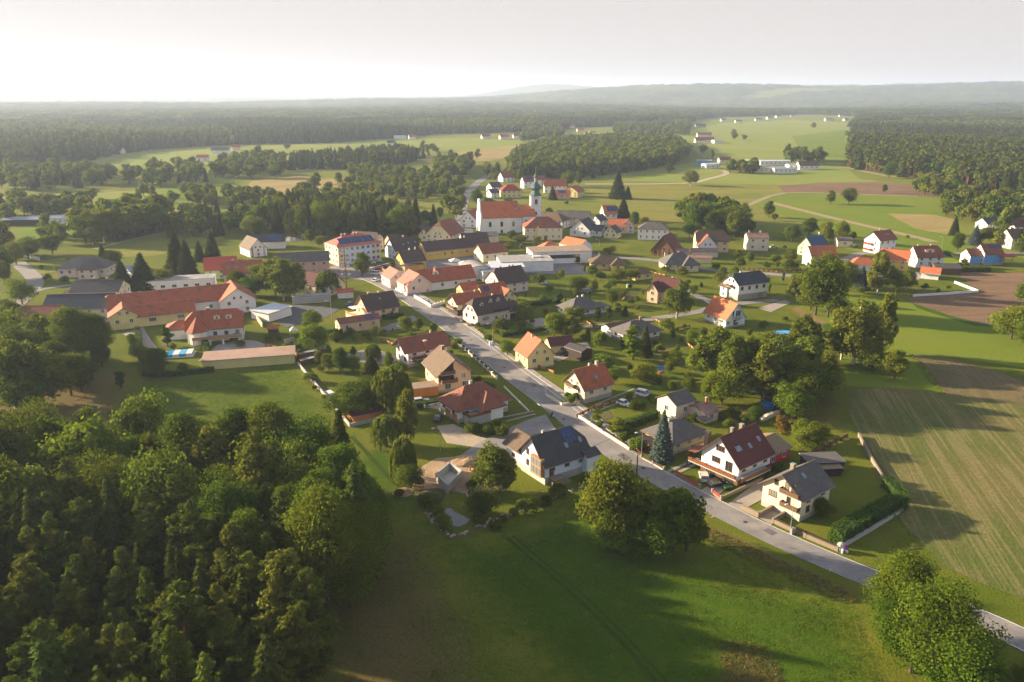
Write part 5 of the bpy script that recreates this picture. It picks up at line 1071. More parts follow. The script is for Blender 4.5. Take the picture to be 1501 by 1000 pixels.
h = flat('shed', 'long low cream shed with patched pinkish flat roof at the meadow edge', 'shed', 'the long cream shed', 'Q', (875, 475), 27, 7.5, 2.9, 14, 'r_oldfelt', 'w_lemon', rim=.3, slope=.5)
h = flat('garage', 'white garage with pale monopitch sheet roof beside the dark yard', 'garage', 'the white pale-roofed garage', 'Q', (1065, 75), 9.5, 11, 3.2, -32, 'r_paleflat', 'w_white', rim=.5, slope=.2)
h = flat('container', 'pair of long grey steel containers on the yard edge', 'container', 'the grey containers', 'C', (210, 765), 15, 3.2, 3.0, 17, 'r_steel', 'w_concrete', rim=.1)
h = house('shed', 'small white shed with bright red roof right of the grey containers', 'shed', 'the small red-roofed shed', 'C', (420, 722), (570, 700), 3.4, 2.6, 4, yaw=16, roof='bright', wall='white', hp=0, oh=.4, win=False)
h = house('shed', 'tiny red-roofed garden hut below the white pale-roofed garage', 'garden hut', None, 'Q', (1045, 215), (1120, 215), 3.2, 2.4, 3.5, yaw=10, L=4, roof='red', wall='wood', hp=0, oh=.4, win=False)
h = house('house', 'salmon pink house with slate grey roof behind the lime-green tree', 'house', 'the salmon pink house', 'C', (0, 412), (270, 388), 9.6, 6.4, 11, yaw=14, L=24, roof='grey', wall='pink', hp=.2, oh=.4, rows=2, gap=4)
h = house('house', 'cream house with plum roof hidden by the rounded yellow-green tree', 'house', 'the plum-roofed house', 'C', (150, 560), (440, 600), 7.8, 4, 10, yaw=-30, L=17, roof='maroon', wall='cream', hp=0, oh=.4)
h = house('farmhouse', 'cream farmhouse with long orange-red roof and four roof windows', 'farmhouse', 'the farmhouse with four roof windows', 'B', (895, 320), (1240, 280), 9.6, 5.2, 11, yaw=18, roof='red', wall='cream', hp=.2, oh=.4, rows=1, gap=3)
h.sky((-6, -1, .5), (-2.5, -1, .5), (1, -1, .5), (4.5, -1, .5)).chim(-4, .4, .8, .8).chim(4, .5, .6, .8, 'brick')
h = house('house', 'green and yellow house with red roof behind the farmhouse with roof windows', 'house', None, 'B', (740, 288), (1020, 248), 9, 4.4, 11, yaw=18, roof='bright', wall='green', hp=0, oh=.5)
h = house('house', 'white house with red wall stripes, brown roof and dark garage wing', 'house', 'the red-striped white house', 'B', (1200, 120), (1105, 82), 9, 4.2, 9, yaw=128, L=15, roof='brown', wall='white', hp=0, oh=.5, gap=6)
h.sky((-2, 1, .5), (3, 1, .5)).part('red_stripe', MB().box(-7.0, -6.9, -3.6, -2.6, 0, 5.2).box(-7.0, -6.9, 2.6, 3.6, 0, 5.2), M['w_redw'])
h = house('garage', 'dark roofed garage wing with blue roof panels right of the red-striped house', 'garage', None, 'B', (1180, 85), (1370, 70), 7, 4, 10, yaw=10, L=20, roof='navy', wall='white', hp=0, oh=.5, win=False)
h.solar(4, -1, .5, 4, 2, pw=1.4, ph=1.8)
h = flat('workshop', 'white flat-roofed office block with a row of windows behind the village hall', 'office block', 'the flat-roofed office block', 'B', (550, 445), 27, 9, 5.4, 14, 'r_flat', 'w_white', rim=.15, win=6)
h = house('house', 'beige double-gabled bungalow with grey hipped roof left of the village', 'house', 'the beige double-hipped house', 'A', (560, 382), (690, 380), 8.4, 4.6, 12, 1, 1, yaw=5, L=9, roof='grey', wall='palepink', hp=.2, oh=.6, rows=1)
h.vol(7, 8, 4.6, 8.0, 0, 1, at=(3.6, -6), rot=-math.pi/2, roof='grey', wall='palepink', main=False, hp=0, oh=.5)
h = house('farmhouse', 'pale farmhouse with wide charcoal roof and balcony at the left village edge', 'farmhouse', 'the charcoal-roofed farmhouse', 'A', (405, 668), (780, 640), 9.2, 5.4, 13, yaw=6, L=24, roof='navy', wall='palepink', hp=.2, oh=.4, rows=2, gap=4)
h = house('farmhouse', 'dark roofed rear wing above the charcoal-roofed farmhouse', 'farmhouse', None, 'A', (600, 560), (850, 550), 9.2, 6, 12, yaw=4, L=19, roof='dark', wall='cream', hp=0, oh=.3)
h.chim(-2, .3, .8, 1, 'brick').chim(3, .3, .8, 1, 'brick')
h = house('barn', 'barn with weathered dull red roof left of the charcoal-roofed farmhouse', 'barn', 'the dull red barn', 'A', (165, 750), (400, 730), 7.6, 4.6, 12, yaw=5, L=17, roof='redbrown', wall='beige', hp=0, oh=.3, win=False)
h = house('barn', 'small brown-roofed shed behind the charcoal-roofed farmhouse', 'shed', None, 'A', (470, 632), (560, 628), 5.4, 4, 8, yaw=5, roof='brown', wall='beige', hp=0, win=False)
h = house('outbuilding', 'small white cabin with grey roof among conifers right of the beige double-hipped house', 'cabin', None, 'A', (955, 455), (1010, 425), 5.5, 3.4, 7, yaw=55, L=9, roof='steel', wall='white', hp=0, win=False)
h = house('clubhouse', 'long white sports clubhouse with pale roof at the sports ground', 'clubhouse', 'the sports clubhouse', 'A', (262, 85), (420, 72), 5, 3.4, 9, yaw=12, L=22, roof='steel', wall='white', hp=0, oh=.3, rows=1, gap=3)
h = house('shed', 'long open stand with grey roof left of the sports clubhouse', 'grandstand', None, 'A', (85, 92), (240, 84), 5, 3.6, 8, yaw=8, L=22, roof='steel', wall='darkwood', hp=0, oh=.3, win=False)
h = house('house', 'brown timber house with grey roof at the wood edge left of the northern road', 'house', None, 'V', (1025, 535), (1090, 530), 9, 4.5, 12, yaw=5, L=17, roof='grey', wall='wood', hp=0, oh=.5)
# small dark red hut in the garden with the hedge
h = house('garden_hut', 'dark red garden hut at the corner of the walled garden', 'garden hut', 'the dark red garden hut', 'L', (390, 520), (500, 508), 3.6, 2.5, 5, 1, 1, yaw=30, L=3.6, roof='maroon', wall='orangew', hp=0, oh=.4, win=False)
h = flat('carport', 'orange timber carport with pale flat roof beside the brown-roofed peach house', 'carport', 'the orange carport', 'L', (768, 402), 7.6, 4.6, 2.6, 20, 'r_felt', 'w_orangew', rim=.2)
h = flat('shed', 'low dark garden shed with sheet roof behind the cream chalet', 'shed', None, 'P', (480, 140), 8, 4.6, 2.6, 5, 'r_grey', 'darkwood', rim=.3)
h = flat('shed', 'little weathered lean-to beside the low dark garden shed', 'shed', None, 'P', (530, 190), 4, 3, 2.0, 5, 'r_ochre', 'darkwood', rim=.3)
h = house('shed', 'low timber goat shed under the birches behind the blue pool', 'shed', None, 'J', (650, 830), (850, 890), 2.8, 2.2, 4, yaw=-32, roof='dark', wall='darkwood', hp=0, oh=.3, win=False)
# ---- far farms and hamlets, small in the distance
FAR = [('U', 655, 470, 'house', 'pale house at the foot of the hazy forest far left', 'navy', 'cream', 14, 10), ('U', 1300, 450, 'house', 'small reddish house in the far left fields', 'red', 'cream', 12, 9), ('U', 1215, 468, 'farmhouse', 'long pale farm in the far left fields', 'grey', 'white', 24, 10),
       ('U', 1118, 512, 'barn', 'bright orange roofed hut in the far left fields', 'orange', 'white', 14, 9), ('V', 775, 388, 'barn', 'big pale barn in the far middle fields', 'paleflat', 'white', 22, 14), ('V', 840, 390, 'house', 'small farm beside the big pale barn', 'red', 'white', 12, 10),
       ('V', 725, 425, 'shed', 'small dark field shed in front of the big pale barn', 'navy', 'white', 12, 9), ('V', 1245, 388, 'house', 'low brown hamlet house left of the crimson one', 'redbrown', 'beige', 16, 10), ('V', 1345, 390, 'house', 'crimson roofed hamlet house', 'crimson', 'cream', 16, 11),
       ('V', 1415, 380, 'house', 'pale hamlet house right of the crimson one', 'brown', 'white', 13, 10), ('W', 8, 390, 'house', 'crimson hamlet house at the wood edge', 'crimson', 'white', 12, 9), ('W', 65, 385, 'house', 'white hamlet house between two tree groups', 'redbrown', 'white', 13, 9),
       ('W', 325, 365, 'house', 'white far hamlet house at the wood', 'redbrown', 'white', 12, 9), ('W', 415, 350, 'house', 'orange-red roofed far hamlet house', 'bright', 'cream', 15, 10), ('W', 455, 372, 'house', 'white far hamlet house with flat gable', 'paleflat', 'white', 12, 9),
       ('W', 480, 368, 'house', 'pink roofed far hamlet house', 'pinkroof', 'white', 12, 9), ('W', 550, 382, 'barn', 'long orange roofed far barn', 'pinkroof', 'cream', 22, 9), ('W', 675, 358, 'house', 'crimson far house among trees', 'crimson', 'white', 11, 9), ('W', 690, 360, 'house', 'white far house beside the crimson one', 'grey', 'white', 9, 8),
       ('W', 370, 330, 'house', 'orange far house higher at the wood edge', 'bright', 'cream', 12, 9), ('W', 845, 340, 'shed', 'bright greenhouse like shed in the forest gap', 'paleflat', 'white', 14, 14),
       ('W', 1095, 378, 'barn', 'long red roofed barn in the far right meadows, upper one', 'red', 'cream', 28, 11), ('W', 1095, 410, 'barn', 'long red-brown roofed farm in the far right meadows, lower one', 'redbrown', 'cream', 32, 12), ('W', 1165, 412, 'barn', 'grey roofed farm wing right of the red-brown farm', 'steel', 'white', 16, 10),
       ('W', 1200, 292, 'house', 'white far house on the meadow rim, left one', 'grey', 'white', 16, 10), ('W', 1285, 300, 'house', 'white far house on the meadow rim, middle one', 'grey', 'white', 20, 10), ('W', 1395, 290, 'house', 'low white far house on the meadow rim, right one', 'grey', 'white', 22, 10), ('W', 1455, 280, 'house', 'brown far house on the meadow rim', 'redbrown', 'white', 20, 10),
       ('W', 1075, 325, 'shed', 'dark far sheds beside the meadow track', 'dark', 'grey', 26, 10), ('X', 105, 280, 'house', 'white far house left of the meadow tree group', 'brown', 'white', 18, 10), ('X', 148, 272, 'house', 'red roofed far house beside the white one', 'redbrown', 'white', 14, 10), ('X', 230, 268, 'house', 'small grey far house below the forest', 'navy', 'white', 12, 9),
       ('X', 432, 290, 'barn', 'long cream far barn below the forest', 'felt', 'white', 28, 12), ('X', 495, 268, 'house', 'orange far house behind the cream barn', 'orange', 'cream', 14, 10), ('X', 628, 268, 'barn', 'orange roofed far barn at the forest corner', 'orange', 'wood', 20, 10), ('X', 522, 290, 'house', 'brown far barn beside the forest corner', 'brown', 'beige', 16, 10),
       ('W', 1095, 530, 'silo_building', 'blue and white machinery hall beside the white warehouse', 'steel', 'blue', 17, 12), ('W', 1130, 550, 'barn', 'white warehouse at the end of the gravel track', 'paleflat', 'white', 18, 10), ('W', 1205, 525, 'barn', 'brown shed behind the poplar clump', 'redbrown', 'beige', 14, 9), ('W', 1360, 530, 'barn', 'pale hall right of the dark tree clump', 'paleflat', 'white', 16, 12),
       ('X', 125, 530, 'barn', 'long white workshop with pale flat roof', 'paleflat', 'white', 36, 14), ('X', 100, 570, 'barn', 'low grey sheet roofed hall in front of the long white workshop', 'steel', 'beige', 34, 12), ('X', 230, 552, 'house', 'white house with blue-grey roof right of the workshop', 'steel', 'white', 13, 10), ('X', 310, 555, 'house', 'white gabled house with brown roof right of the workshop', 'brown', 'white', 22, 12),
       ('X', 185, 575, 'shed', 'low pale wall shed in front of the workshop', 'steel', 'white', 24, 8)]
for k, x, y, nm, lb, rf_, wl2, L_, W_ in FAR:
    p = G(x, y, 0, k); d = p.length; s_ = 1.0; hh = House(nm if nm != 'silo_building' else 'hall', lb, {'silo_building': 'hall'}.get(nm, nm), None, (p.x, p.y), R(random.choice((-12, 8, 20)) if L_ < 20 else 3))
    hh.vol(L_*s_, W_*s_, 4.6, 4.6+W_*.36 if rf_ not in ('paleflat', 'steel') else 5.6, roof=rf_, wall=wl2, hp=0, oh=.5, rows=1, gap=4.5, ws=1.4, win=d < 1100)
# ------------------------------------------------------------------ trees standing in the village: (kind, foot in the survey, height, crown width)
VT = [('0', [('olive', 902, 795, 17.5, 10.5), ('olive', 920, 798, 14, 9), ('birch', 905, 790, 17, 8), ('olive', 890, 805, 9, 8), ('bush', 930, 815, 4, 7), ('broad_m', 985, 808, 13.5, 12.5), ('broad_m', 962, 818, 9, 9), ('broad_m', 1006, 808, 10, 9),
 ('broad', 1318, 925, 15, 12), ('broad', 1375, 1010, 17, 14), ('broad', 1335, 985, 14, 12), ('broad', 1405, 1050, 14, 12), ('broad', 1515, 1060, 9, 8), ('olive', 1480, 1030, 5, 6), ('broad', 1350, 945, 10, 9),
 ('birch', 722, 722, 12.5, 7.5), ('birch', 737, 720, 11.5, 6.5), ('broad_m', 706, 757, 5.5, 6), ('willow', 575, 607, 12, 11), ('olive', 512, 610, 8, 9.5), ('broad', 537, 606, 9, 8), ('willow', 566, 655, 8.5, 8.5),
 ('birch', 597, 650, 15, 6), ('willow', 592, 705, 11, 7), ('olive', 603, 716, 6, 5), ('broad', 499, 548, 8, 7), ('lime', 518, 547, 6, 5), ('spruce', 545, 558, 7, 6), ('willow', 547, 531, 6.5, 6.2),
 ('lime', 458, 490, 8.5, 9), ('lime', 462, 515, 8.5, 9), ('lime', 595, 487, 6.3, 5.2), ('broad', 614, 484, 5, 5), ('willow', 481, 430, 9, 11.5), ('olive', 531, 404, 10.5, 9), ('birch', 416, 441, 16, 9), ('birch', 432, 438, 14, 8), ('birch', 404, 434, 14, 10),
 ('broad', 350, 432, 10, 12), ('lime', 386, 421, 9.5, 10), ('broad_m', 368, 436, 8, 9), ('spruce', 212, 429, 15, 10), ('spruce', 182, 431, 13, 9), ('spruce', 261, 403, 19, 9), ('spruce', 276, 406, 15, 9), ('spruce', 293, 383, 9, 6), ('spruce', 312, 380, 13, 8),
 ('olive', 240, 425, 8, 8), ('thuja', 246, 508, 7.5, 3.6), ('broad_m', 77, 373, 10, 10), ('broad_m', 42, 380, 10, 12), ('birch', 8, 373, 15, 9), ('broad_m', 4, 408, 13, 13), ('lime', 33, 447, 9, 9), ('spruce', 153, 393, 10, 6.5), ('broad_m', 168, 393, 8, 8),
 ('broad', 112, 538, 18, 17), ('broad', 145, 528, 15, 13), ('lime', 66, 530, 15, 14), ('broad', 86, 562, 12, 12), ('broad', 150, 537, 8, 9), ('birch', 25, 606, 18, 9), ('birch', 62, 600, 16, 11), ('birch', 5, 590, 16, 9), ('olive', 105, 580, 12, 10), ('broad_m', 40, 610, 11, 12), ('broad_m', 120, 575, 10, 10),
 ('broad', 30, 545, 14, 14), ('broad_m', 5, 520, 13, 14), ('thuja', 178, 568, 6, 3.2), ('broad', 233, 555, 9, 10), ('lime', 195, 512, 6, 4), ('lime', 207, 530, 6, 5), ('olive', 12, 470, 8, 9), ('broad_m', 22, 480, 9, 10),
 ('thuja', 819, 456, 8.5, 4), ('broad_m', 848, 431, 7, 7), ('lime', 812, 496, 8.5, 8.5), ('lime', 830, 491, 7, 6.5), ('lime', 744, 521, 5, 5.5), ('birch', 842, 480, 7, 7), ('birch', 836, 498, 7.5, 6), ('thuja', 876, 471, 6.5, 3), ('thuja', 892, 467, 5.5, 3),
 ('spruce', 916, 463, 4.5, 3), ('poplar', 927, 527, 10.5, 6.5), ('spruce', 945, 522, 9, 5), ('thuja', 913, 512, 5, 2.6), ('birch', 992, 467, 9, 7), ('lime', 985, 534, 5, 5.5), ('olive', 943, 560, 6, 8), ('lime', 853, 425, 4, 4),
 ('birch', 1045, 562, 14.5, 12), ('birch', 1076, 580, 15, 9), ('birch', 1095, 575, 14, 9), ('birch', 1118, 590, 15, 10), ('birch', 1140, 570, 13, 10), ('broad_m', 1160, 580, 11, 11), ('birch', 1182, 562, 12, 9), ('birch', 1205, 580, 11, 8), ('lime', 1058, 592, 9, 9),
 ('broad', 1040, 592, 8, 8), ('olive', 1130, 545, 11, 10), ('birch', 1176, 532, 13, 9), ('poplar', 1195, 510, 8, 4), ('broad_m', 1188, 592, 9, 10), ('broad_m', 1172, 600, 9, 9), ('lime', 1163, 614, 8, 8), ('olive', 1180, 655, 7, 7), ('olive', 1198, 652, 6, 6), ('rust', 1150, 634, 4.6, 5.2),
 ('blue', 970, 674, 12.5, 5.6), ('broad_m', 1213, 465, 15, 12), ('broad_m', 1195, 462, 15, 12), ('olive', 1188, 455, 13, 9), ('olive', 1212, 432, 16, 8), ('birch', 1168, 442, 10, 7), ('broad_m', 1225, 468, 9, 9), ('birch', 1250, 534, 14, 11), ('birch', 1292, 518, 14, 6), ('birch', 1233, 527, 12, 8),
 ('birch', 1272, 530, 12, 8), ('olive', 1278, 545, 8, 8), ('olive', 1311, 555, 8.5, 8), ('birch', 1286, 431, 12.5, 8), ('lime', 1313, 430, 9.5, 6), ('birch', 1328, 426, 8.5, 5.5), ('blue', 1262, 424, 9, 6), ('olive', 1240, 420, 10, 10), ('broad_m', 1228, 408, 8, 8),
 ('lime', 1482, 497, 11, 11), ('broad', 1501, 510, 9, 10), ('olive', 1506, 450, 12, 11), ('broad', 1403, 369, 7.5, 7.5), ('blue', 1428, 359, 10, 7), ('broad_m', 1440, 358, 9, 9), ('birch', 1467, 355, 12, 8), ('spruce', 1398, 345, 10, 6), ('olive', 1495, 372, 8, 8),
 ('olive', 1412, 394, 5.5, 6.5), ('thuja', 1475, 361, 4, 3), ('olive', 1217, 299, 10, 8), ('broad_m', 1244, 299, 11, 11), ('olive', 1127, 319, 11, 9), ('broad_m', 1135, 324, 5.5, 5.5), ('broad', 1186, 345, 10, 13), ('broad_m', 1160, 355, 9, 11), ('broad', 1250, 352, 5.5, 6), ('broad', 1296, 283, 7, 6),
 ('olive', 1192, 188, 13, 12), ('broad', 1302, 261, 15, 12), ('spruce', 905, 291, 19, 12), ('spruce', 920, 292, 9, 7), ('birch', 1012, 272, 12, 11), ('broad', 981, 254, 10, 11), ('spruce', 913, 323, 13, 9), ('broad', 832, 274, 13, 12), ('broad', 848, 272, 12, 10), ('spruce', 810, 293, 10, 6),
 ('broad_m', 698, 299, 10, 11), ('lime', 716, 300, 6, 8), ('olive', 745, 300, 6, 7), ('broad', 930, 332, 9, 9), ('olive', 945, 335, 7, 8), ('broad_m', 1010, 348, 8, 10), ('broad', 1022, 345, 7, 8), ('broad_m', 1095, 345, 9, 10), ('olive', 1098, 385, 6, 6), ('olive', 1082, 378, 5, 6),
 ('lime', 893, 373, 5, 6), ('olive', 868, 405, 6, 7), ('broad_m', 880, 412, 5, 6), ('olive', 905, 412, 6, 6), ('broad_m', 925, 412, 6, 7), ('olive', 1000, 405, 5, 7), ('olive', 1085, 393, 6, 6), ('lime', 1137, 386, 5, 7), ('olive', 1158, 383, 6, 7),
 ('lime', 787, 360, 5.5, 5), ('broad_m', 762, 357, 5, 8), ('lime', 765, 366, 4, 4), ('broad_m', 750, 352, 6, 8), ('broad_m', 745, 368, 5, 7), ('thuja', 821, 334, 5, 4), ('broad_m', 806, 316, 6, 7), ('thuja', 847, 386, 4, 2.4), ('thuja', 856, 383, 4.2, 2.6), ('thuja', 584, 390, 5, 3.4),
 ('olive', 455, 355, 7, 9), ('broad_m', 468, 362, 6, 4), ('broad', 590, 350, 7, 8), ('spruce', 600, 348, 9, 5), ('broad_m', 570, 342, 9, 9), ('spruce', 636, 330, 12, 5), ('broad_m', 625, 330, 9, 9), ('broad', 645, 322, 8, 8), ('limebush', 612, 357, 4, 5),
 ('broad', 1105, 620, 5, 5), ('olive', 1205, 757, 4, 3.6), ('olive', 905, 640, 5.5, 6), ('limebush', 1110, 604, 3, 4)])]
for k, lst in VT:
    for kd, a, b, hh, wd in lst:
        p = G(a, b, 0, k); f = 1.0 if b > 640 or hh < 7 else 1.28 if kd == 'birch' else 1.16; f *= 1.3 if (a, b) in ((1213, 465), (1195, 462), (1250, 534), (1292, 518), (1286, 431), (460, 515), (1467, 355), (1403, 369), (992, 467)) else 1
        tree(kd, p.x, p.y, hh*f, wd*(1+(f-1)*.6))
# smaller garden trees between the houses, kept clear of walls and carriageways
HP = [(o.location.x, o.location.y) for o in COL.objects if o.parent is None and o.type == 'EMPTY' and not o.name.split('.')[0].endswith(('tree', 'shrub'))]
RQ = [q for pl_ in (MAIN, [(800, 480), (880, 478), (960, 467), (1020, 458), (1060, 448), (1140, 440)], [(835, 370), (900, 377), (960, 382), (1040, 395), (1130, 402), (1200, 408)]) for a_, b_ in zip(gp(pl_)[:-1], gp(pl_)[1:]) for q in [(a_[0]+(b_[0]-a_[0])*t/12, a_[1]+(b_[1]-a_[1])*t/12) for t in range(13)]]
for x, y in scatter(gp([(610, 470), (700, 430), (850, 395), (1000, 420), (1130, 390), (1190, 400), (1000, 500), (1100, 470), (1130, 590), (1090, 640), (980, 600), (860, 580), (800, 560), (740, 480), (690, 520), (700, 640), (600, 560), (460, 550), (470, 480), (560, 480)]), 11)[:]:
    if min(math.hypot(x-a, y-b) for a, b in HP) < 10.5 or min(math.hypot(x-a, y-b) for a, b in RQ) < 9 or min(math.hypot(x-a, y-b) for a, b in TREEPOS) < 4.5: continue
    h_ = random.uniform(3, 6.5); tree(random.choice(['broad_m', 'olive', 'lime', 'broad_m', 'olive', 'thuja', 'spruce', 'bush', 'limebush', 'olivebush']), x, y, h_ if random.random() < .6 else h_*.6)
# shrubs and fruit bushes in the gardens
BU = [(500, 497), (512, 494), (520, 500), (535, 495), (548, 490), (560, 492), (490, 500), (478, 497), (480, 535), (470, 545), (455, 560), (462, 572), (475, 588), (618, 540), (632, 552), (640, 560), (700, 632), (715, 636), (728, 630), (690, 634), (735, 640),
      (690, 715), (697, 706), (640, 755), (628, 742), (740, 765), (752, 755), (765, 752), (800, 740), (820, 728), (858, 708), (780, 748), (725, 775), (700, 768), (650, 775), (845, 588), (832, 583), (838, 592), (873, 618), (880, 625), (920, 640), (915, 650), (935, 660), (905, 632),
      (930, 600), (940, 598), (955, 590), (1000, 600), (985, 625), (1015, 620), (1060, 615), (1075, 612), (1090, 620), (1068, 628), (1000, 650), (1020, 668), (1140, 690), (1130, 700), (760, 470), (750, 478), (740, 485), (728, 490), (765, 480), (700, 480), (680, 475), (690, 470), (775, 500), (790, 505), (715, 500), (780, 475),
      (650, 420), (640, 424), (625, 428), (840, 505), (858, 500), (880, 500), (870, 455), (905, 450), (925, 447), (935, 455), (900, 440), (960, 505), (970, 515), (1000, 500), (1010, 505), (1025, 505), (1040, 512), (1060, 520), (985, 570), (965, 562), (1100, 500), (1120, 480), (1150, 470), (1260, 430),
      (860, 420), (872, 425), (890, 425), (1050, 395), (1060, 400), (1075, 410), (985, 395), (975, 400), (700, 345), (725, 300), (860, 330), (830, 300), (1385, 395), (1400, 398), (1340, 420), (1355, 425), (1375, 430), (1390, 425), (1330, 350), (290, 500), (300, 505), (255, 512), (270, 545), (345, 500),
      (352, 508), (200, 505), (190, 500), (60, 395), (85, 400), (120, 408), (95, 415), (70, 412), (155, 468), (180, 470), (395, 500), (410, 500), (420, 512), (440, 520), (245, 395), (600, 500), (672, 505), (660, 520), (700, 560), (716, 575), (1215, 385), (1195, 375), (1150, 365), (1290, 365)]
for i, (a, b) in enumerate(BU):
    p = G(a, b, 0); kd = ['bush', 'olivebush', 'limebush', 'bush'][i*7 % 4]; hh = random.uniform(1.6, 3.4)*(1.3 if b < 420 else 1)
    tree(kd, p.x, p.y, hh, hh*random.uniform(1.2, 1.7))
for a, b in ((585, 728), (615, 712), (770, 512), (800, 460), (1165, 628), (925, 485)): p = G(a, b, 0); tree('rustbush', p.x, p.y, 2, 3)
# ------------------------------------------------------------------ woods: gathered, then the largest become single trees and the rest of each kind one stuff object
WOOD = []
def wood(desc, group, poly, sp, mixk, hr_, k='0', holes=()):
    if 'left' in desc or 'hedge' in desc or 'far' in desc: sp *= 1.22
    pts = scatter(gp(poly, k), sp)
    kk, pr = zip(*mixk); ch = rng.choice(len(kk), len(pts), p=np.array(pr)/sum(pr))
    for (x, y), c in zip(pts, ch):
        WOOD.append((kk[c], x, y, random.uniform(*hr_), desc, group))
NEAR = [(-260, 700), (-60, 690), (40, 705), (110, 716), (170, 715), (225, 708), (290, 728), (345, 716), (400, 708), (470, 728), (530, 762), (556, 800), (552, 840), (530, 875), (500, 905), (470, 960), (470, 1080), (440, 1260), (-500, 1260)]
PINEP = gp([(-300, 860), (60, 850), (200, 842), (300, 850), (390, 930), (470, 935), (480, 1300), (-600, 1300)])
for x, y in scatter(gp(NEAR), 6.6):
    if inpoly(x, y, PINEP): kd = random.choice(['pine', 'pine', 'pine', 'spruce']); h_ = random.uniform(16, 21)
    else: kd = random.choices(['broad', 'lime', 'olive', 'pine', 'birch', 'spruce'], [8, .8, 1.2, 1.2, .6, .9])[0]; h_ = random.uniform(14, 24)
    WOOD.append((kd, x, y, h_, 'tree in the dense wood at the lower left', 'trees of the wood at the lower left'))
for kd, a, b, h_, w_, lb in (('lime', 215, 700, 20.5, 11, 'tall yellow-green tree rising over the upper edge of the lower left wood'), ('broad', 345, 722, 19, 13, 'green tree at the top edge of the lower left wood, beside the open meadow'), ('broad', 420, 712, 19, 12, 'green tree at the upper right edge of the lower left wood'),
     ('olive', 120, 716, 17, 9, 'olive tree at the top left edge of the lower left wood'), ('broad', 500, 745, 17, 12, 'broad tree at the right corner of the lower left wood, nearest the willows'), ('broad', 540, 812, 16, 14, 'broad tree bulging from the right side of the lower left wood'),
     ('broad', 525, 850, 17, 15, 'wide tree at the right side of the lower left wood above the brown meadow'), ('pine', 435, 1000, 21, 8, 'tall single pine at the lower right corner of the lower left wood'), ('pine', 290, 1050, 21, 8, 'slim pine with orange trunk at the bottom of the lower left wood')):
    p = G(a, b, 0); tree(kd, p.x, p.y, h_, w_, label=lb)
C_, B_, L_, O_, I_, S_ = 'pine', 'broad_m', 'lime', 'olive', 'birch', 'spruce'
wood('tree of the wood behind the church', 'trees of the wood behind the church', [(748, 262), (820, 262), (905, 255), (985, 243), (1010, 226), (985, 210), (930, 205), (800, 216), (752, 236)], 9.5, [(B_, 5), (S_, 3), (O_, 2)], (15, 20))
wood('tree of the clump between meadow and back road', 'trees of the clump between meadow and back road', [(1000, 335), (1022, 345), (1085, 352), (1080, 330), (1045, 322), (1005, 322)], 8.5, [(B_, 6), (O_, 2)], (15, 20))
wood('tree of the clump in the far right meadow', 'trees of the far right meadow clump', [(1146, 240), (1168, 243), (1202, 243), (1203, 234), (1150, 232)], 10, [(C_, 3), (B_, 3)], (15, 19))
wood('tree of the clump beside the ploughed strip', 'trees of the clump beside the ploughed strip', [(1342, 284), (1360, 290), (1400, 289), (1402, 280), (1375, 272), (1345, 274)], 9.5, [(B_, 4), (O_, 2)], (12, 17))
wood('tree of the copse above the right hand houses', 'trees of the copse above the right hand houses', [(1368, 308), (1400, 325), (1440, 330), (1501, 335), (1640, 345), (1660, 305), (1501, 300), (1440, 298), (1385, 298)], 10, [(B_, 4), (O_, 4), (C_, 2)], (11, 16))
wood('poplar of the clump by the gravel track', 'trees of the clump by the gravel track', [(1068, 254), (1112, 256), (1112, 249), (1070, 248)], 9, [(B_, 1)], (11, 15))
wood('tree of the avenue belt at the sports ground', 'trees of the avenue belt at the sports ground', [(118, 358), (150, 362), (200, 350), (246, 338), (242, 325), (170, 330), (120, 335)], 9, [(O_, 5), (I_, 3), (B_, 2)], (17, 22))
wood('tree of the belt behind the sports clubhouse', 'trees of the belt behind the sports clubhouse', [(20, 318), (85, 318), (130, 320), (130, 305), (60, 305), (25, 308)], 10, [(O_, 5), (B_, 3)], (12, 16))
wood('tree of the left hedge row', 'trees of the left hedge rows', [(0, 280), (60, 280), (165, 272), (173, 262), (100, 252), (0, 252)], 13, [(B_, 4), (O_, 3), (S_, 1)], (13, 18))
wood('tree of the left hedge row', 'trees of the left hedge rows', [(175, 272), (210, 276), (305, 271), (305, 256), (260, 250), (215, 255)], 13, [(B_, 4), (O_, 3), (S_, 1)], (13, 18))
wood('tree of the left field copse', 'trees of the left field copse', [(285, 305), (400, 305), (405, 290), (340, 285), (285, 290)], 12, [(B_, 5), (O_, 3), (L_, 1)], (10, 14))
wood('tree of the copse left of the red-striped house', 'trees of the copse left of the red-striped house', [(248, 352), (300, 352), (340, 345), (365, 352), (385, 345), (360, 325), (300, 322), (250, 330)], 9.5, [(S_, 3), (O_, 3), (B_, 2), (L_, 1)], (11, 16))
wood('tree of the tall belt behind the school', 'trees of the tall belt behind the school', [(390, 345), (420, 352), (440, 350), (520, 352), (560, 350), (612, 346), (620, 335), (560, 325), (470, 318), (420, 318), (390, 328)], 9.5, [(S_, 4), (C_, 3), (I_, 2), (O_, 2), (L_, .6)], (16, 22))
wood('tree of the light wood in the left middle', 'trees of the light wood in the left middle', [(425, 312), (470, 318), (545, 322), (560, 300), (500, 290), (430, 295)], 11, [(B_, 3), (O_, 4), (I_, 2)], (12, 17))
wood('tree of the light wood left of the northern road', 'trees of the light wood left of the northern road', [(510, 272), (550, 286), (570, 296), (640, 292), (672, 290), (678, 275), (650, 262), (590, 255), (545, 250), (515, 252)], 11, [(O_, 4), (L_, 1.2), (B_, 2), (I_, 2)], (9, 14))
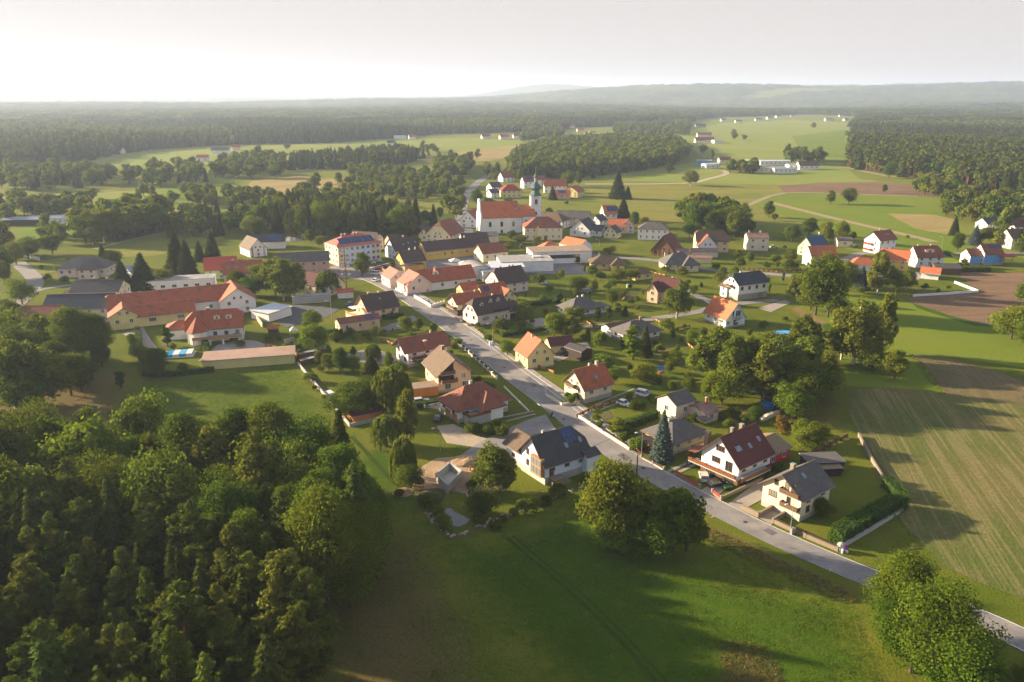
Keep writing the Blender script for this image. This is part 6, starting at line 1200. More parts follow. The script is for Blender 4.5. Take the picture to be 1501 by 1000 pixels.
wood('tree of the wood beside the northern road', 'trees of the wood beside the northern road', [(640, 258), (676, 264), (688, 250), (692, 240), (640, 244)], 12, [(O_, 3), (B_, 3), (C_, 1)], (13, 18))
wood('tree of the dark spruce wood in the left middle', 'trees of the dark spruce wood in the left middle', [(425, 250), (470, 249), (530, 248), (585, 243), (625, 232), (570, 224), (500, 232), (430, 236)], 10, [(S_, 6), (B_, 1)], (13, 18))
wood('tree of the hazy copse in the left middle', 'trees of the hazy copse in the left middle', [(305, 264), (345, 262), (415, 262), (420, 240), (380, 232), (330, 240)], 14, [(B_, 5), (O_, 3), (S_, 1)], (13, 18))
wood('tree around the far hamlet', 'trees around the far hamlet', [(765, 210), (830, 202), (820, 190), (770, 190)], 18, [(B_, 5), (O_, 3)], (13, 18))
wood('tree around the far hamlet', 'trees around the far hamlet', [(900, 196), (1010, 200), (1010, 180), (900, 182)], 16, [(O_, 5), (B_, 3), (C_, 1)], (12, 17))
wood('tree of the pine edge at the right forest', 'trees of the right forest edge', [(1242, 246), (1270, 252), (1345, 263), (1372, 262), (1400, 272), (1501, 292), (1760, 330), (1900, 290), (1501, 258), (1380, 246), (1300, 236), (1246, 236)], 8.2, [(C_, 4), (S_, 2), (B_, .7)], (18, 24))
for p_, sp_0 in (([(90, 262), (190, 258), (300, 248), (400, 240), (400, 233), (260, 240), (120, 252)], 30), ([(0, 330), (30, 330), (30, 300), (0, 300)], 11), ([(40, 352), (70, 360), (120, 357), (110, 345), (50, 342)], 15), ([(300, 322), (420, 322), (430, 308), (320, 305)], 26),
             ([(420, 292), (510, 290), (510, 272), (430, 268)], 30), ([(250, 300), (290, 300), (300, 285), (260, 282)], 13), ([(120, 300), (240, 296), (245, 284), (130, 285)], 30), ([(640, 315), (670, 320), (690, 300), (670, 292)], 12), ([(840, 262), (880, 262), (900, 256), (850, 254)], 14),
             ([(700, 262), (760, 268), (800, 262), (770, 254), (710, 256)], 13), ([(560, 232), (640, 230), (640, 222), (570, 222)], 22), ([(0, 420), (30, 400), (30, 380), (0, 380)], 12), ([(1190, 362), (1270, 366), (1268, 354), (1190, 350)], 13), ([(1440, 372), (1520, 378), (1520, 355), (1440, 352)], 14)):
    wood('tree of a hedgerow in the middle distance', 'trees of the hedgerows in the middle distance', p_, sp_0, [(B_, 4), (O_, 4), (L_, .7), (I_, 1), (S_, .7)], (9, 15))
for a, b in ((690, 236), (700, 233), (660, 232), (640, 225), (905, 205), (860, 205), (1240, 200), (290, 215), (420, 220), (440, 232), (560, 222), (580, 218), (610, 228), (620, 220), (1075, 205), (1090, 206), (1030, 226), (1043, 232), (60, 225), (150, 230), (200, 222), (1075, 198)):
    p = G(a, b, 0); WOOD.append((random.choice([B_, O_]), p.x, p.y, random.uniform(11, 16), 'lone tree in the far fields', 'lone trees in the far fields'))
WOOD.sort(key=lambda t: t[1]**2+t[2]**2)
count = {}
for o in COL.objects:
    if o.parent is None:
        b_ = o.name.split('.')[0]
        if b_.endswith('_tree'): count[b_] = count.get(b_, 0)+1
REST = []
for kd, x, y, h_, desc, grp in WOOD:
    nm = KIND[kd][0]; count[nm] = count.get(nm, 0)+1
    if count[nm] <= 300: tree(kd, x, y, h_, label=LOOK[kd].replace(' with a bare orange trunk', '')+' '+desc.replace('tree of', 'of').replace('poplar of', 'of').replace('tree in', 'in').replace('tree around', 'around').replace('lone tree', 'alone'), group=LOOK[kd]+', '+grp)
    else: REST.append((kd, x, y, h_))
# low-detail trees for the mass beyond
LOW = bpy.data.collections
def joined(name, crown, trunk, offs=None):
    V, Fq, T, mi = [], [], [], []
    def co(me): a = np.zeros(len(me.vertices)*3, np.float32); me.vertices.foreach_get('co', a); return a.reshape(-1, 3)
    cv = co(crown); base = 0; mb = MB()
    nq = len(crown.polygons); tint = np.zeros(nq, np.float32); crown.attributes['tint'].data.foreach_get('value', tint)
    me = bpy.data.meshes.new(name); Vs = []; Fs = []; ti = []; ms = []
    for (ox, oy, s) in (offs or [(0, 0, 1)]):
        Vs.append(cv*s+np.array([ox, oy, 0])); q = np.arange(len(cv)).reshape(-1, 4)+base; Fs += q.tolist(); ms += [0]*len(q); ti += tint.tolist(); base += len(cv)
        if trunk is not None:
            tv = co(trunk); Vs.append(tv*s+np.array([ox, oy, 0])); fs = [[v+base for v in p.vertices] for p in trunk.polygons]; Fs += fs; ms += [1]*len(fs); ti += [0]*len(fs); base += len(tv)
    me.from_pydata(np.concatenate(Vs).tolist(), [], Fs); me.materials.append(crown.materials[0]); me.materials.append(trunk.materials[0] if trunk is not None else M['bark'])
    me.polygons.foreach_set('material_index', ms); me.attributes.new('tint', 'FLOAT', 'FACE').data.foreach_set('value', ti); me.update()
    return bpy.data.objects.new(name, me)
def lowcol(name, objs):
    c = bpy.data.collections.new(name)
    for o in objs: c.objects.link(o)
    return c
def slim(t): return t
lob = [broad('low_broad%d' % i, w=[.8, .65, .9][i], n=900, nb=20, size=.10, lm=['l_broad', 'l_birch', 'l_olive'][i], seed=200+i, shape=[0, 1, 2][i])[0] for i in range(3)]
los = [spruce('low_spruce%d' % i, n=650, w=[.36, .42][i], size=.085, seed=20+i)[0] for i in range(2)]
lop = [pine('low_pine%d' % i, n=700, w=[.34, .38][i], size=.06, seed=20+i, low=.45, nb=18) for i in range(2)]
c_broad = lowcol('low_broadleaf', [joined('low_broadleaf', b, P['broad_m'][0][1]) for b in lob]); c_spruce = lowcol('low_spruce', [joined('low_spruce', b, P['spruce'][0][1]) for b in los])
c_pine = lowcol('low_pine', [joined('low_pine', a, b) for a, b in lop])
tiny_s = [spruce('tiny_spruce%d' % i, n=130, w=.42, size=.17, seed=40+i)[0] for i in range(2)]; tiny_b = broad('tiny_broad', w=.8, n=130, nb=10, size=.2, seed=240)[0]
def clump(i):
    r = np.random.default_rng(i); cr = [tiny_s[0], tiny_s[1], tiny_b][i % 3]
    return joined('clump', cr, None, [((a % 4-1.5)*8.5+r.uniform(-3, 3), (a//4-1.5)*8.5+r.uniform(-3, 3), r.uniform(14, 22)) for a in range(16)])
c_clump = lowcol('tree_clumps', [clump(i) for i in (0, 1, 2, 3, 4)])
def instancer(name, pts, sc, col_, label=None, cat=None, group=None):
    me = bpy.data.meshes.new(name); me.vertices.add(len(pts)); me.vertices.foreach_set('co', np.asarray(pts, np.float32).reshape(-1))
    me.attributes.new('sc', 'FLOAT', 'POINT').data.foreach_set('value', np.asarray(sc, np.float32)); me.update()
    o = link(name, me); o['kind'] = 'stuff'; tag(o, label, cat, group)
    ng = bpy.data.node_groups.new(name+'_nodes', 'GeometryNodeTree'); ng.interface.new_socket('Geometry', in_out='INPUT', socket_type='NodeSocketGeometry'); ng.interface.new_socket('Geometry', in_out='OUTPUT', socket_type='NodeSocketGeometry')
    n = ng.nodes; l = ng.links; gi = n.new('NodeGroupInput'); go = n.new('NodeGroupOutput'); iop = n.new('GeometryNodeInstanceOnPoints'); ci = n.new('GeometryNodeCollectionInfo')
    ci.inputs['Collection'].default_value = col_; ci.inputs['Separate Children'].default_value = True; ci.inputs['Reset Children'].default_value = True
    iop.inputs['Pick Instance'].default_value = True; na = n.new('GeometryNodeInputNamedAttribute'); na.data_type = 'FLOAT'; na.inputs['Name'].default_value = 'sc'
    rv = n.new('FunctionNodeRandomValue'); rv.data_type = 'FLOAT_VECTOR'; rv.inputs[0].default_value = (0, 0, 0); rv.inputs[1].default_value = (0, 0, 6.28)
    l.new(gi.outputs[0], iop.inputs['Points']); l.new(ci.outputs[0], iop.inputs['Instance']); l.new(na.outputs['Attribute'], iop.inputs['Scale']); l.new(rv.outputs[0], iop.inputs['Rotation']); l.new(iop.outputs[0], go.inputs[0])
    md = o.modifiers.new('scatter', 'NODES'); md.node_group = ng; return o
# the great forests
RF = gp([(1243, 240), (1300, 240), (1380, 250), (1501, 262), (1900, 295), (2300, 260), (2300, 150), (1501, 151), (1340, 152), (1290, 168), (1262, 178), (1246, 200)])
FAREDGE = gp([(-700, 262), (0, 246), (60, 243), (130, 236), (165, 228), (210, 221), (300, 215), (380, 212), (480, 210), (560, 204), (640, 197), (700, 196), (770, 193), (850, 187), (950, 184), (1000, 180), (1040, 172), (1100, 171), (1180, 168), (1270, 172), (1345, 160), (2300, 160), (2300, 146.5), (-700, 146.5)])
def clipd(pts, a, b): d = np.hypot(pts[:, 0], pts[:, 1]); return pts[(d >= a) & (d < b)]
rest_b = [(x, y, 0) for kd, x, y, h in REST if kd not in ('spruce', 'pine')]; sb = [h for kd, x, y, h in REST if kd not in ('spruce', 'pine')]
rest_s = [(x, y, 0) for kd, x, y, h in REST if kd == 'spruce']; ss = [h for kd, x, y, h in REST if kd == 'spruce']
rest_p = [(x, y, 0) for kd, x, y, h in REST if kd == 'pine']; sp_ = [h for kd, x, y, h in REST if kd == 'pine']
def add_forest(poly, a, b, spc, fr):
    pts = clipd(scatter(poly, spc), a, b)
    if not len(pts): return
    # stands: low-frequency field decides which species dominates
    f = np.sin(pts[:, 0]/170+1.7*np.sin(pts[:, 1]/260))+np.sin(pts[:, 1]/230+1.3*np.sin(pts[:, 0]/190))+rng.normal(0, .55, len(pts))
    cl_ = np.sin(pts[:, 0]/140+2*np.sin(pts[:, 1]/310))*np.sin(pts[:, 1]/170+1.6*np.sin(pts[:, 0]/260)); kp = cl_ < .9; pts = pts[kp]; f = f[kp]
    z = hz(pts[:, 0], pts[:, 1]); hs_ = rng.uniform(13, 23, len(pts))*(1+.16*np.sin(pts[:, 0]/90+pts[:, 1]/140))
    for i, (x, y) in enumerate(pts):
        if f[i] > fr[1]: rest_b.append((x, y, z[i])); sb.append(hs_[i]*.9)
        elif f[i] > fr[0]: rest_p.append((x, y, z[i])); sp_.append(hs_[i])
        else: rest_s.append((x, y, z[i])); ss.append(hs_[i])
add_forest(RF, 0, 1500, 7.6, (-.5, 1.0)); add_forest(RF, 1500, 2300, 10.5, (-.2, 1.0))
add_forest(FAREDGE, 0, 1500, 9.5, (.2, .6)); add_forest(FAREDGE, 1500, 2300, 11.5, (.4, .8))
instancer('broadleaf_woodland', rest_b, sb, c_broad, 'rest of the broadleaf trees filling the woods beyond the village', 'woodland')
instancer('spruce_woodland', rest_s, ss, c_spruce, 'rest of the dark spruces filling the woods beyond the village', 'woodland')
instancer('pine_woodland', rest_p, sp_, c_pine, 'rest of the pines filling the woods beyond the village', 'woodland')
fc = np.concatenate([clipd(scatter(RF, 31), 2280, 5200), clipd(scatter(FAREDGE, 31), 2280, 5200)]); zz = hz(fc[:, 0], fc[:, 1])
instancer('far_forest', np.column_stack([fc, zz]), rng.uniform(.85, 1.15, len(fc)), c_clump, 'hazy forest covering the plain to the horizon', 'forest')
print('forest points', len(rest_b), len(rest_s), len(rest_p), len(fc))
# long grass on the near meadow, bleached tufts on the verge
def tuft(name, k, hh, wd, mt, seed):
    r = np.random.default_rng(seed); c = np.column_stack([r.uniform(-wd, wd, (k, 2)), np.zeros(k)]); a = r.uniform(0, 6.28, k); d = np.column_stack([np.cos(a), np.sin(a), 0*a])*.07; ln = np.column_stack([r.normal(0, .1, (k, 2)), r.uniform(.5, 1, k)*hh])
    return bpy.data.objects.new(name, quads(name, np.stack([c-d, c+d, c+ln+d*.3, c+ln-d*.3], 1), M[mt], r.random(k)))
M['l_grass'] = leaf_mat('grass_blades', (.075, .13, .010), (.11, .155, .014), .4, .02, .5); M['l_dry'] = leaf_mat('dry_grass_blades', (.20, .16, .06), (.14, .13, .035), .3, .02, .4)
c_g = lowcol('grass_tufts', [tuft('grass_tuft', 12, .13, .45, 'l_grass', i) for i in range(4)]); c_d = lowcol('dry_tufts', [tuft('dry_tuft', 14, .22, .4, 'l_dry', 9+i) for i in range(3)])
gpts = np.concatenate([scatter(gp([(470, 1000), (500, 905), (575, 800), (570, 740), (600, 745), (655, 798), (870, 722), (1010, 785), (1245, 872), (1300, 1000), (1150, 1300), (480, 1300)]), .62), scatter(gp([(130, 610), (200, 565), (430, 540), (508, 640), (530, 700), (470, 660), (350, 640)]), 1.0), scatter(gp([(1250, 848), (1340, 772), (1375, 830), (1400, 880), (1330, 850)]), .8)])
nn_ = np.sin(gpts[:, 0]*.31+2*np.sin(gpts[:, 1]*.17))+np.sin(gpts[:, 1]*.43+1.5*np.sin(gpts[:, 0]*.21))+rng.normal(0, .7, len(gpts)); gpts = gpts[nn_*.25+rng.random(len(gpts)) > .45]
instancer('meadow_grass', np.column_stack([gpts, np.zeros(len(gpts))]), rng.uniform(.5, 1.25, len(gpts)), c_g, 'long green grass of the meadow in the foreground', 'grass')
dpts = np.concatenate([scatter(gp([(1020, 765), (1245, 866), (1262, 885), (1235, 885), (1010, 782)]), .7), scatter(gp([(1055, 940), (1120, 945), (1150, 1000), (1060, 1000)]), .6), scatter(gp([(1296, 706), (1262, 650), (1268, 646), (1302, 700)]), .7), scatter(gp([(1330, 518), (1342, 519), (1390, 578), (1376, 578)]), .9)])
instancer('verge_grass', np.column_stack([dpts, np.zeros(len(dpts))]), rng.uniform(.6, 1.4, len(dpts)), c_d, 'bleached dry grass along the road verge and field margins', 'grass')
print('tufts', len(gpts), len(dpts))
# forest roof of the hills beyond
xs = graded(0, 15000, 420, 1.25); ys = np.linspace(0, 1, 240)**1.5*11500+4300
X, Y = np.meshgrid(xs, ys); Z = hz(X, Y)+rng.uniform(2, 30, X.shape)
Z = np.where(np.hypot(X, Y) < 4900, -5, Z)
cl = (np.sin(X/310+2*np.sin(Y/700))+np.sin(Y/420+1.5*np.sin(X/500)))
Z = np.where((cl > 1.55) & (Y > 5200), hz(X, Y)-3, Z)
o = grid_obj('forested_hills', X, Y, Z, M['g_canopy'])
# ------------------------------------------------------------------ kerbs, walks, lines and covers of the main road
def offset(q, d, i0=0, i1=None):
    out = []; i1 = i1 or len(q)
    for i in range(i0, i1):
        t = (q[min(i+1, len(q)-1)]-q[max(i-1, 0)]).normalized(); out.append((q[i][0]+t.y*d, q[i][1]-t.x*d))
    return out
nq = len(mainq)
def kerb(name, d0, d1, i0, i1, z, mt):
    a, b = offset(mainq, d0, i0, i1), offset(mainq, d1, i0, i1); mb = MB(); m = len(a)
    for i in range(m-1):
        mb.face([(*a[i], z), (*b[i], z), (*b[i+1], z), (*a[i+1], z)]); mb.face([(*a[i], .02), (*a[i], z), (*a[i+1], z), (*a[i+1], .02)]); mb.face([(*b[i], z), (*b[i], .02), (*b[i+1], .02), (*b[i+1], z)])
    o = mb.obj(name, mt); o['kind'] = 'structure'
kerb('pavement', 4.7, 6.3, 22, nq-4, .20, M['paving'])
kerb('kerb', 4.5, 4.68, 22, nq-4, .22, M['w_concrete'])
kerb('kerb', -4.72, -4.55, 28, nq-6, .20, M['w_concrete'])
ribbon('road_line', offset(mainq, 2.9, 0, 38), .14, .105, M['line'], world=True, sub=1)
ribbon('road_line', offset(mainq, -2.9, 0, 9), .14, .105, M['line'], world=True, sub=1)
for a, b in ((632, 466), (690, 499), (739, 539), (943, 687), (826, 615), (1092.6, 766)):
    p = G(a, b, 0); o = MB().lathe([(.45, .10), (.45, .112)], 12).obj('manhole_cover', M['darkwood'], None, (p.x, p.y, 0)); o['kind'] = 'structure'
M['patch'] = mat('road_patch', (.13, .125, .125), (.11, .105, .105), .5, .9, .01, 30, world=True)
for pts, wd in (([(700, 528), (735, 519)], .5), ([(868, 655), (905, 640)], .35), ([(1010, 742), (1030, 728)], .35), ([(596, 452), (625, 447)], .4)): ribbon('road_patch', pts, wd, .106, M['patch'], sub=1)
for pts in ([(770, 556), (776, 552), (790, 563), (783, 568)], [(655, 478), (664, 474), (672, 481), (663, 485)], [(1118, 778), (1126, 775), (1140, 782), (1132, 786)], [(905, 668), (913, 664), (925, 672), (917, 677)]): sheet('road_patch', pts, M['patch'], .107, step=9, amp=.05)
M['g_dark'] = grass_mat('rank_grass', (.03, .055, .006), (.05, .075, .01), (.08, .07, .02), .3, .4)
ribbon('grass_track', [(742, 788), (780, 820), (840, 872), (900, 930), (962, 1000), (1020, 1080)], .7, .062, M['g_dark']); ribbon('grass_track', [(752, 786), (792, 820), (852, 870), (914, 930), (978, 1000)], .35, .064, M['g_dark'])
ribbon('grass_track', [(515, 640), (545, 672), (575, 705), (600, 722)], 1.0, .063, M['g_dark'])
M['soil'] = mat('garden_soil', (.12, .08, .05), (.07, .08, .03), 1.2, 1, .06, 3, world=True)
for pts in ([(445, 548), (456, 545), (470, 562), (460, 566)], [(466, 570), (476, 567), (492, 588), (483, 592)], [(690, 640), (712, 634), (718, 640), (696, 647)], [(955, 598), (968, 595), (974, 602), (960, 606)], [(880, 608), (893, 604), (900, 612), (886, 616)], [(1080, 610), (1095, 607), (1100, 614), (1084, 618)], [(735, 505), (748, 502), (752, 508), (739, 511)],
            [(905, 432), (930, 430), (934, 436), (908, 438)], [(940, 500), (958, 498), (960, 505), (942, 507)], [(1110, 400), (1125, 399), (1127, 404), (1112, 405)], [(630, 425), (642, 424), (644, 429), (632, 430)], [(1345, 425), (1362, 424), (1365, 430), (1348, 431)], [(235, 500), (245, 498), (249, 506), (238, 508)], [(1186, 664), (1200, 660), (1206, 668), (1192, 672)]): sheet('vegetable_bed', pts, M['soil'], .07, step=2, amp=.15)
# ------------------------------------------------------------------ walls, fences and hedges
def place_line(pts): 
    w = [Vector(q) for q in gp(pts)]; return w, Vector((w[0].x, w[0].y, 0))
def garden_wall(pts, h, t, m, label, post=0, posth=0, pm=None, panel=None, name='garden_wall', cat='wall'):
    w, o0 = place_line(pts); root = empty(name, o0, 0, label, cat); LANDW.append((w[len(w)//2].x, w[len(w)//2].y))
    for a, b in zip(w[:-1], w[1:]):
        d = b-a; L = d.length; an = math.atan2(d.y, d.x); loc = (a.x-o0.x, a.y-o0.y, 0)
        if h: MB().box(0, L, -t/2, t/2, -.1, h).obj('wall', M[m], root, loc, an); MB().box(-.05, L+.05, -t/2-.05, t/2+.05, h, h+.06).obj('coping', M[pm or m], root, loc, an)
        if panel:
            pnl, z0, z1 = panel; n = max(1, int(L/(post or 3)))
            for i in range(n): mb = MB(); mb.box(i*L/n+.2, (i+1)*L/n-.2, -.04, .04, z0, z1); mb.obj('panel', M[pnl], root, loc, an)
        if post:
            n = max(1, int(L/post))
            for i in range(n+1): MB().box(i*L/n-.2, i*L/n+.2, -.2, .2, 0, posth).box(i*L/n-.24, i*L/n+.24, -.24, .24, posth, posth+.07).obj('pillar', M[pm or m], root, loc, an)
    return root
LANDW = []
garden_wall([(990, 695), (1007, 706), (1025, 717)], .45, .25, 'w_stone', 'stone pillared wall with red panels in front of the white car', 2.6, 1.15, 'w_stone', ('w_redw', .5, 1.0))
garden_wall([(1044, 724), (1057, 734)], .45, .25, 'w_stone', 'short stone wall with red panels below the dark parked car', 3.2, 1.15, 'w_stone', ('w_redw', .5, 1.0))
garden_wall([(1057, 733), (1117, 704)], .7, .3, 'w_stone', 'stone retaining wall beside the drive of the maroon-roofed house')
garden_wall([(1086, 747), (1112, 759), (1143, 741.5)], 1.1, .35, 'w_stone', 'stone retaining wall around the raised front lawn')
garden_wall([(1133, 766.5), (1180, 788), (1227, 808)], .8, .3, 'w_stone', 'long stone wall with dark fence in front of the cream chalet', 7, 1.0, 'w_stone', ('darkwood', .9, 1.2))
garden_wall([(1133, 766.5), (1159, 751)], 1.0, .3, 'w_stone', 'short stone wall beside the sunken ramp of the cream chalet')
garden_wall([(1236, 802), (1280, 776), (1322, 750)], .7, .4, 'w_concrete', 'grey concrete wall below the tall clipped hedge')
garden_wall([(1258, 640), (1275, 672), (1295, 706)], 1.0, .3, 'w_stone', 'stone wall between back lawn and striped crop field')
garden_wall([(1241, 642), (1190, 668)], 0, .1, 'wood', 'timber fence behind the garden shed', 2.5, 1.2, 'wood', ('wood', .3, 1.1), 'fence', 'fence')
garden_wall([(846, 611), (884, 636), (922, 660)], .75, .3, 'w_palepink', 'pinkish wall along the main road opposite the dark-roofed house', 6, .9)
garden_wall([(940, 672), (957, 681), (973, 690)], .4, .25, 'w_concrete', 'low wall with dark fence below the blue spruce', 3, 1.0, 'w_stone', ('darkwood', .45, 1.0))
garden_wall([(800, 581), (824, 595), (842, 593)], .7, .3, 'w_beige', 'beige wall at the street corner of the cream house')
garden_wall([(668, 467), (686, 479), (694, 476)], .6, .25, 'w_stone', 'low wall around the hedge bed of the pink inn')
garden_wall([(696, 483), (722, 504)], .5, .25, 'w_stone', 'low wall with posts in front of the garden right of the inn', 3, .9)
garden_wall([(608, 437), (621, 444), (632, 451), (651, 445)], 1.0, .3, 'w_white', 'white scalloped wall around the play garden', 1.6, 1.35, 'w_white')
garden_wall([(580, 425), (597, 434)], .9, .3, 'w_white', 'white wall in front of the salmon-roofed gabled house')
garden_wall([(668, 501), (698, 528), (728, 556)], .5, .25, 'w_stone', 'brick fence with white posts left of the main road, upper run', 3.4, 1.1, 'w_white', ('darkwood', .5, 1.0))
garden_wall([(739, 568), (757, 586), (775, 604)], .4, .25, 'w_beige', 'low kerb wall in front of the red-brown hipped house')
garden_wall([(437, 535), (475, 580), (513, 626)], .9, .25, 'w_concrete', 'long pale wall between meadow and vegetable garden')
garden_wall([(513, 626), (552, 617), (592, 609)], .9, .25, 'w_concrete', 'concrete wall at the front corner of the walled garden')
garden_wall([(622, 598), (648, 592)], .6, .25, 'w_concrete', 'short concrete wall with posts below the carport', 3.4, 1.0, 'w_white')
garden_wall([(1399, 415), (1434, 428.5), (1390, 432), (1338, 435)], .9, .3, 'w_white', 'white L-shaped wall at the edge of the ploughed field')
garden_wall([(1032, 441), (1058, 457)], .5, .25, 'w_white', 'white kerb wall beside the lane above the orange-roofed house')
garden_wall([(1080, 437), (1108, 433)], .5, .25, 'w_concrete', 'grey kerb wall below the navy-roofed white house')
garden_wall([(395, 455), (384, 460)], 1.2, .2, 'w_beige', 'short yard wall beside the white pale-roofed garage')
garden_wall([(367, 455), (385, 480)], 1.5, .3, 'w_orangew' if False else 'w_peach', 'peach wall between hall and pale-roofed garage')
garden_wall([(417, 503), (442, 497)], 1.2, .3, 'w_palepink', 'low brick coloured wall right of the long cream shed')
garden_wall([(92, 325), (120, 331)], 1.0, .4, 'w_white', 'white perimeter wall right of the sports clubhouse')
garden_wall([(35, 376), (58, 382)], 1.6, .3, 'w_white', 'white wall at the left road junction')
garden_wall([(560, 396), (572, 404)], 1.0, .2, 'w_orangew', 'orange banner fence in front of the car park') 
for i_, (pts, lb) in enumerate((([(846, 612), (870, 600), (905, 590)], 'timber fence along the two-strip drive of the cream house'), ([(560, 500), (590, 512)], 'low timber fence on the lawn above the long white house'), ([(830, 455), (870, 480), (905, 482)], 'timber garden fence below the bungalow among thujas'),
     ([(1000, 500), (1025, 520), (1040, 545)], 'timber garden fence below the orange-roofed white house'), ([(960, 470), (985, 485), (1010, 480)], 'timber fence beside the lane below the purple-roofed house'), ([(895, 395), (940, 398), (975, 405)], 'timber fence behind the ochre bungalow'),
     ([(1090, 395), (1140, 400), (1180, 398)], 'timber fence along the back road below the old cream house'), ([(1150, 700), (1165, 690), (1180, 684)], 'timber fence between cream chalet and garden shed'), ([(775, 525), (790, 540), (812, 548)], 'timber fence beside the yellow house with maroon annex'),
     ([(390, 508), (420, 515), (436, 522)], 'timber fence right of the long cream shed'), ([(690, 690), (700, 700), (712, 712)], 'timber boards stacked as a fence right of the concrete pit'))): garden_wall(pts, 0, .1, 'wood', lb, 2.2, 1.0, 'wood', ('palewood', .3, .95), 'fence', 'fence')
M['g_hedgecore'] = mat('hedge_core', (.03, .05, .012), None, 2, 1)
def hedge(pts, h, t, label, lm='l_hedge'):
    w, o0 = place_line(pts); root = empty('hedge', o0, 0, label, 'hedge'); cs, ns = [], []
    core = MB()
    for a, b in zip(w[:-1], w[1:]):
        d = b-a; L = d.length; u = d.normalized(); nn = Vector((-u.y, u.x)); an = math.atan2(d.y, d.x)
        core.box(.15, L-.15, -t*.36, t*.36, 0, h*.85, 0, an, (a.x-o0.x, a.y-o0.y))
        k = int(L*(2*h+t)*16); s_ = rng.random(k)*L; f = rng.random(k)*(2*h+t)
        side = np.where(f < h, -1, np.where(f < h+t, 0, 1)); z = np.where(side == -1, f, np.where(side == 0, h, f-h-t)); v = np.where(side == 0, f-h-t/2, side*t/2)
        bump = .12*np.sin(s_*2.1+z)+rng.normal(0, .06, k); z = z+np.where(side == 0, bump, 0); v = v+np.where(side != 0, bump*side, 0)
        for e, q in ((0, -1), (L, 1)):
            m_ = int(h*t*16); ee = e+q*np.abs(rng.normal(0, .08, m_)); vv = rng.uniform(-t/2, t/2, m_); z2 = rng.uniform(0, h, m_)
            cs.append(np.stack([a.x-o0.x+u.x*ee+nn.x*vv, a.y-o0.y+u.y*ee+nn.y*vv, z2], 1)); ns.append(np.tile(np.array([u.x*q, u.y*q, .1]), (m_, 1)))
        cs.append(np.stack([a.x-o0.x+u.x*s_+nn.x*v, a.y-o0.y+u.y*s_+nn.y*v, z], 1)); ns.append(np.stack([nn.x*side, nn.y*side, (side == 0)*1.], 1)+.2)
    link('foliage', leaf_mesh('foliage', np.concatenate(cs), np.concatenate(ns), .3, M[lm], 1.2), root); core.obj('stem', M['g_hedgecore'], root); return root
hedge([(1224, 797), (1272, 768), (1322, 742)], 3.1, 3.0, 'tall clipped hedge behind the grey concrete wall beside the road')
hedge([(1299, 713), (1320, 735)], 2.4, 2.4, 'short hedge arm running up from the corner of the tall clipped hedge')
hedge([(513, 621), (552, 612), (560, 610)], 1.4, 1.2, 'low dark hedge in front of the dark red garden hut')
hedge([(606, 600), (646, 591)], 1.5, 1.6, 'clipped hedge below the orange carport')
hedge([(910, 630), (938, 622), (962, 612)], 2.2, 2.0, 'thick hedge between garden and yellow hipped house')
hedge([(202, 486), (206, 520), (213, 552)], 1.8, 1.6, 'long narrow hedge running up towards the village hall')
hedge([(215, 553), (260, 551), (314, 545)], 1.6, 1.4, 'low dark hedge along the meadow left of the cream shed')
hedge([(300, 505), (304, 525)], 2.2, 1.6, 'short clipped hedge beside the paved yard of the guest house')
hedge([(437, 498), (437, 515)], 2.4, 2.0, 'clipped hedge at the right end of the cream shed')
hedge([(560, 468), (592, 466)], 1.8, 2.2, 'clipped hedge below the peach house at the street bend')
hedge([(470, 492), (502, 490)], 1.8, 1.6, 'hedge left of the long peach outbuilding')
hedge([(735, 494), (760, 490), (800, 484)], 1.6, 1.6, 'hedge between inn garden and yellow house')
hedge([(775, 450), (812, 443)], 2, 2.4, 'dark hedge behind the garage wing of the pink inn')
hedge([(778, 392), (806, 388)], 2.6, 3, 'dark green hedge below the patched grey workshop')
hedge([(1404, 398), (1450, 398)], 2.2, 3, 'hedge in front of the white and blue house')
hedge([(1385, 372), (1412, 383)], 1.6, 2.5, 'hedge left of the white and blue house')
hedge([(590, 497), (610, 492)], 1, 1, 'very low hedge on the lawn above the long white house')
hedge([(680, 555), (700, 573), (712, 583)], 1.0, 1.4, 'flowering hedge right of the brown-roofed peach house')
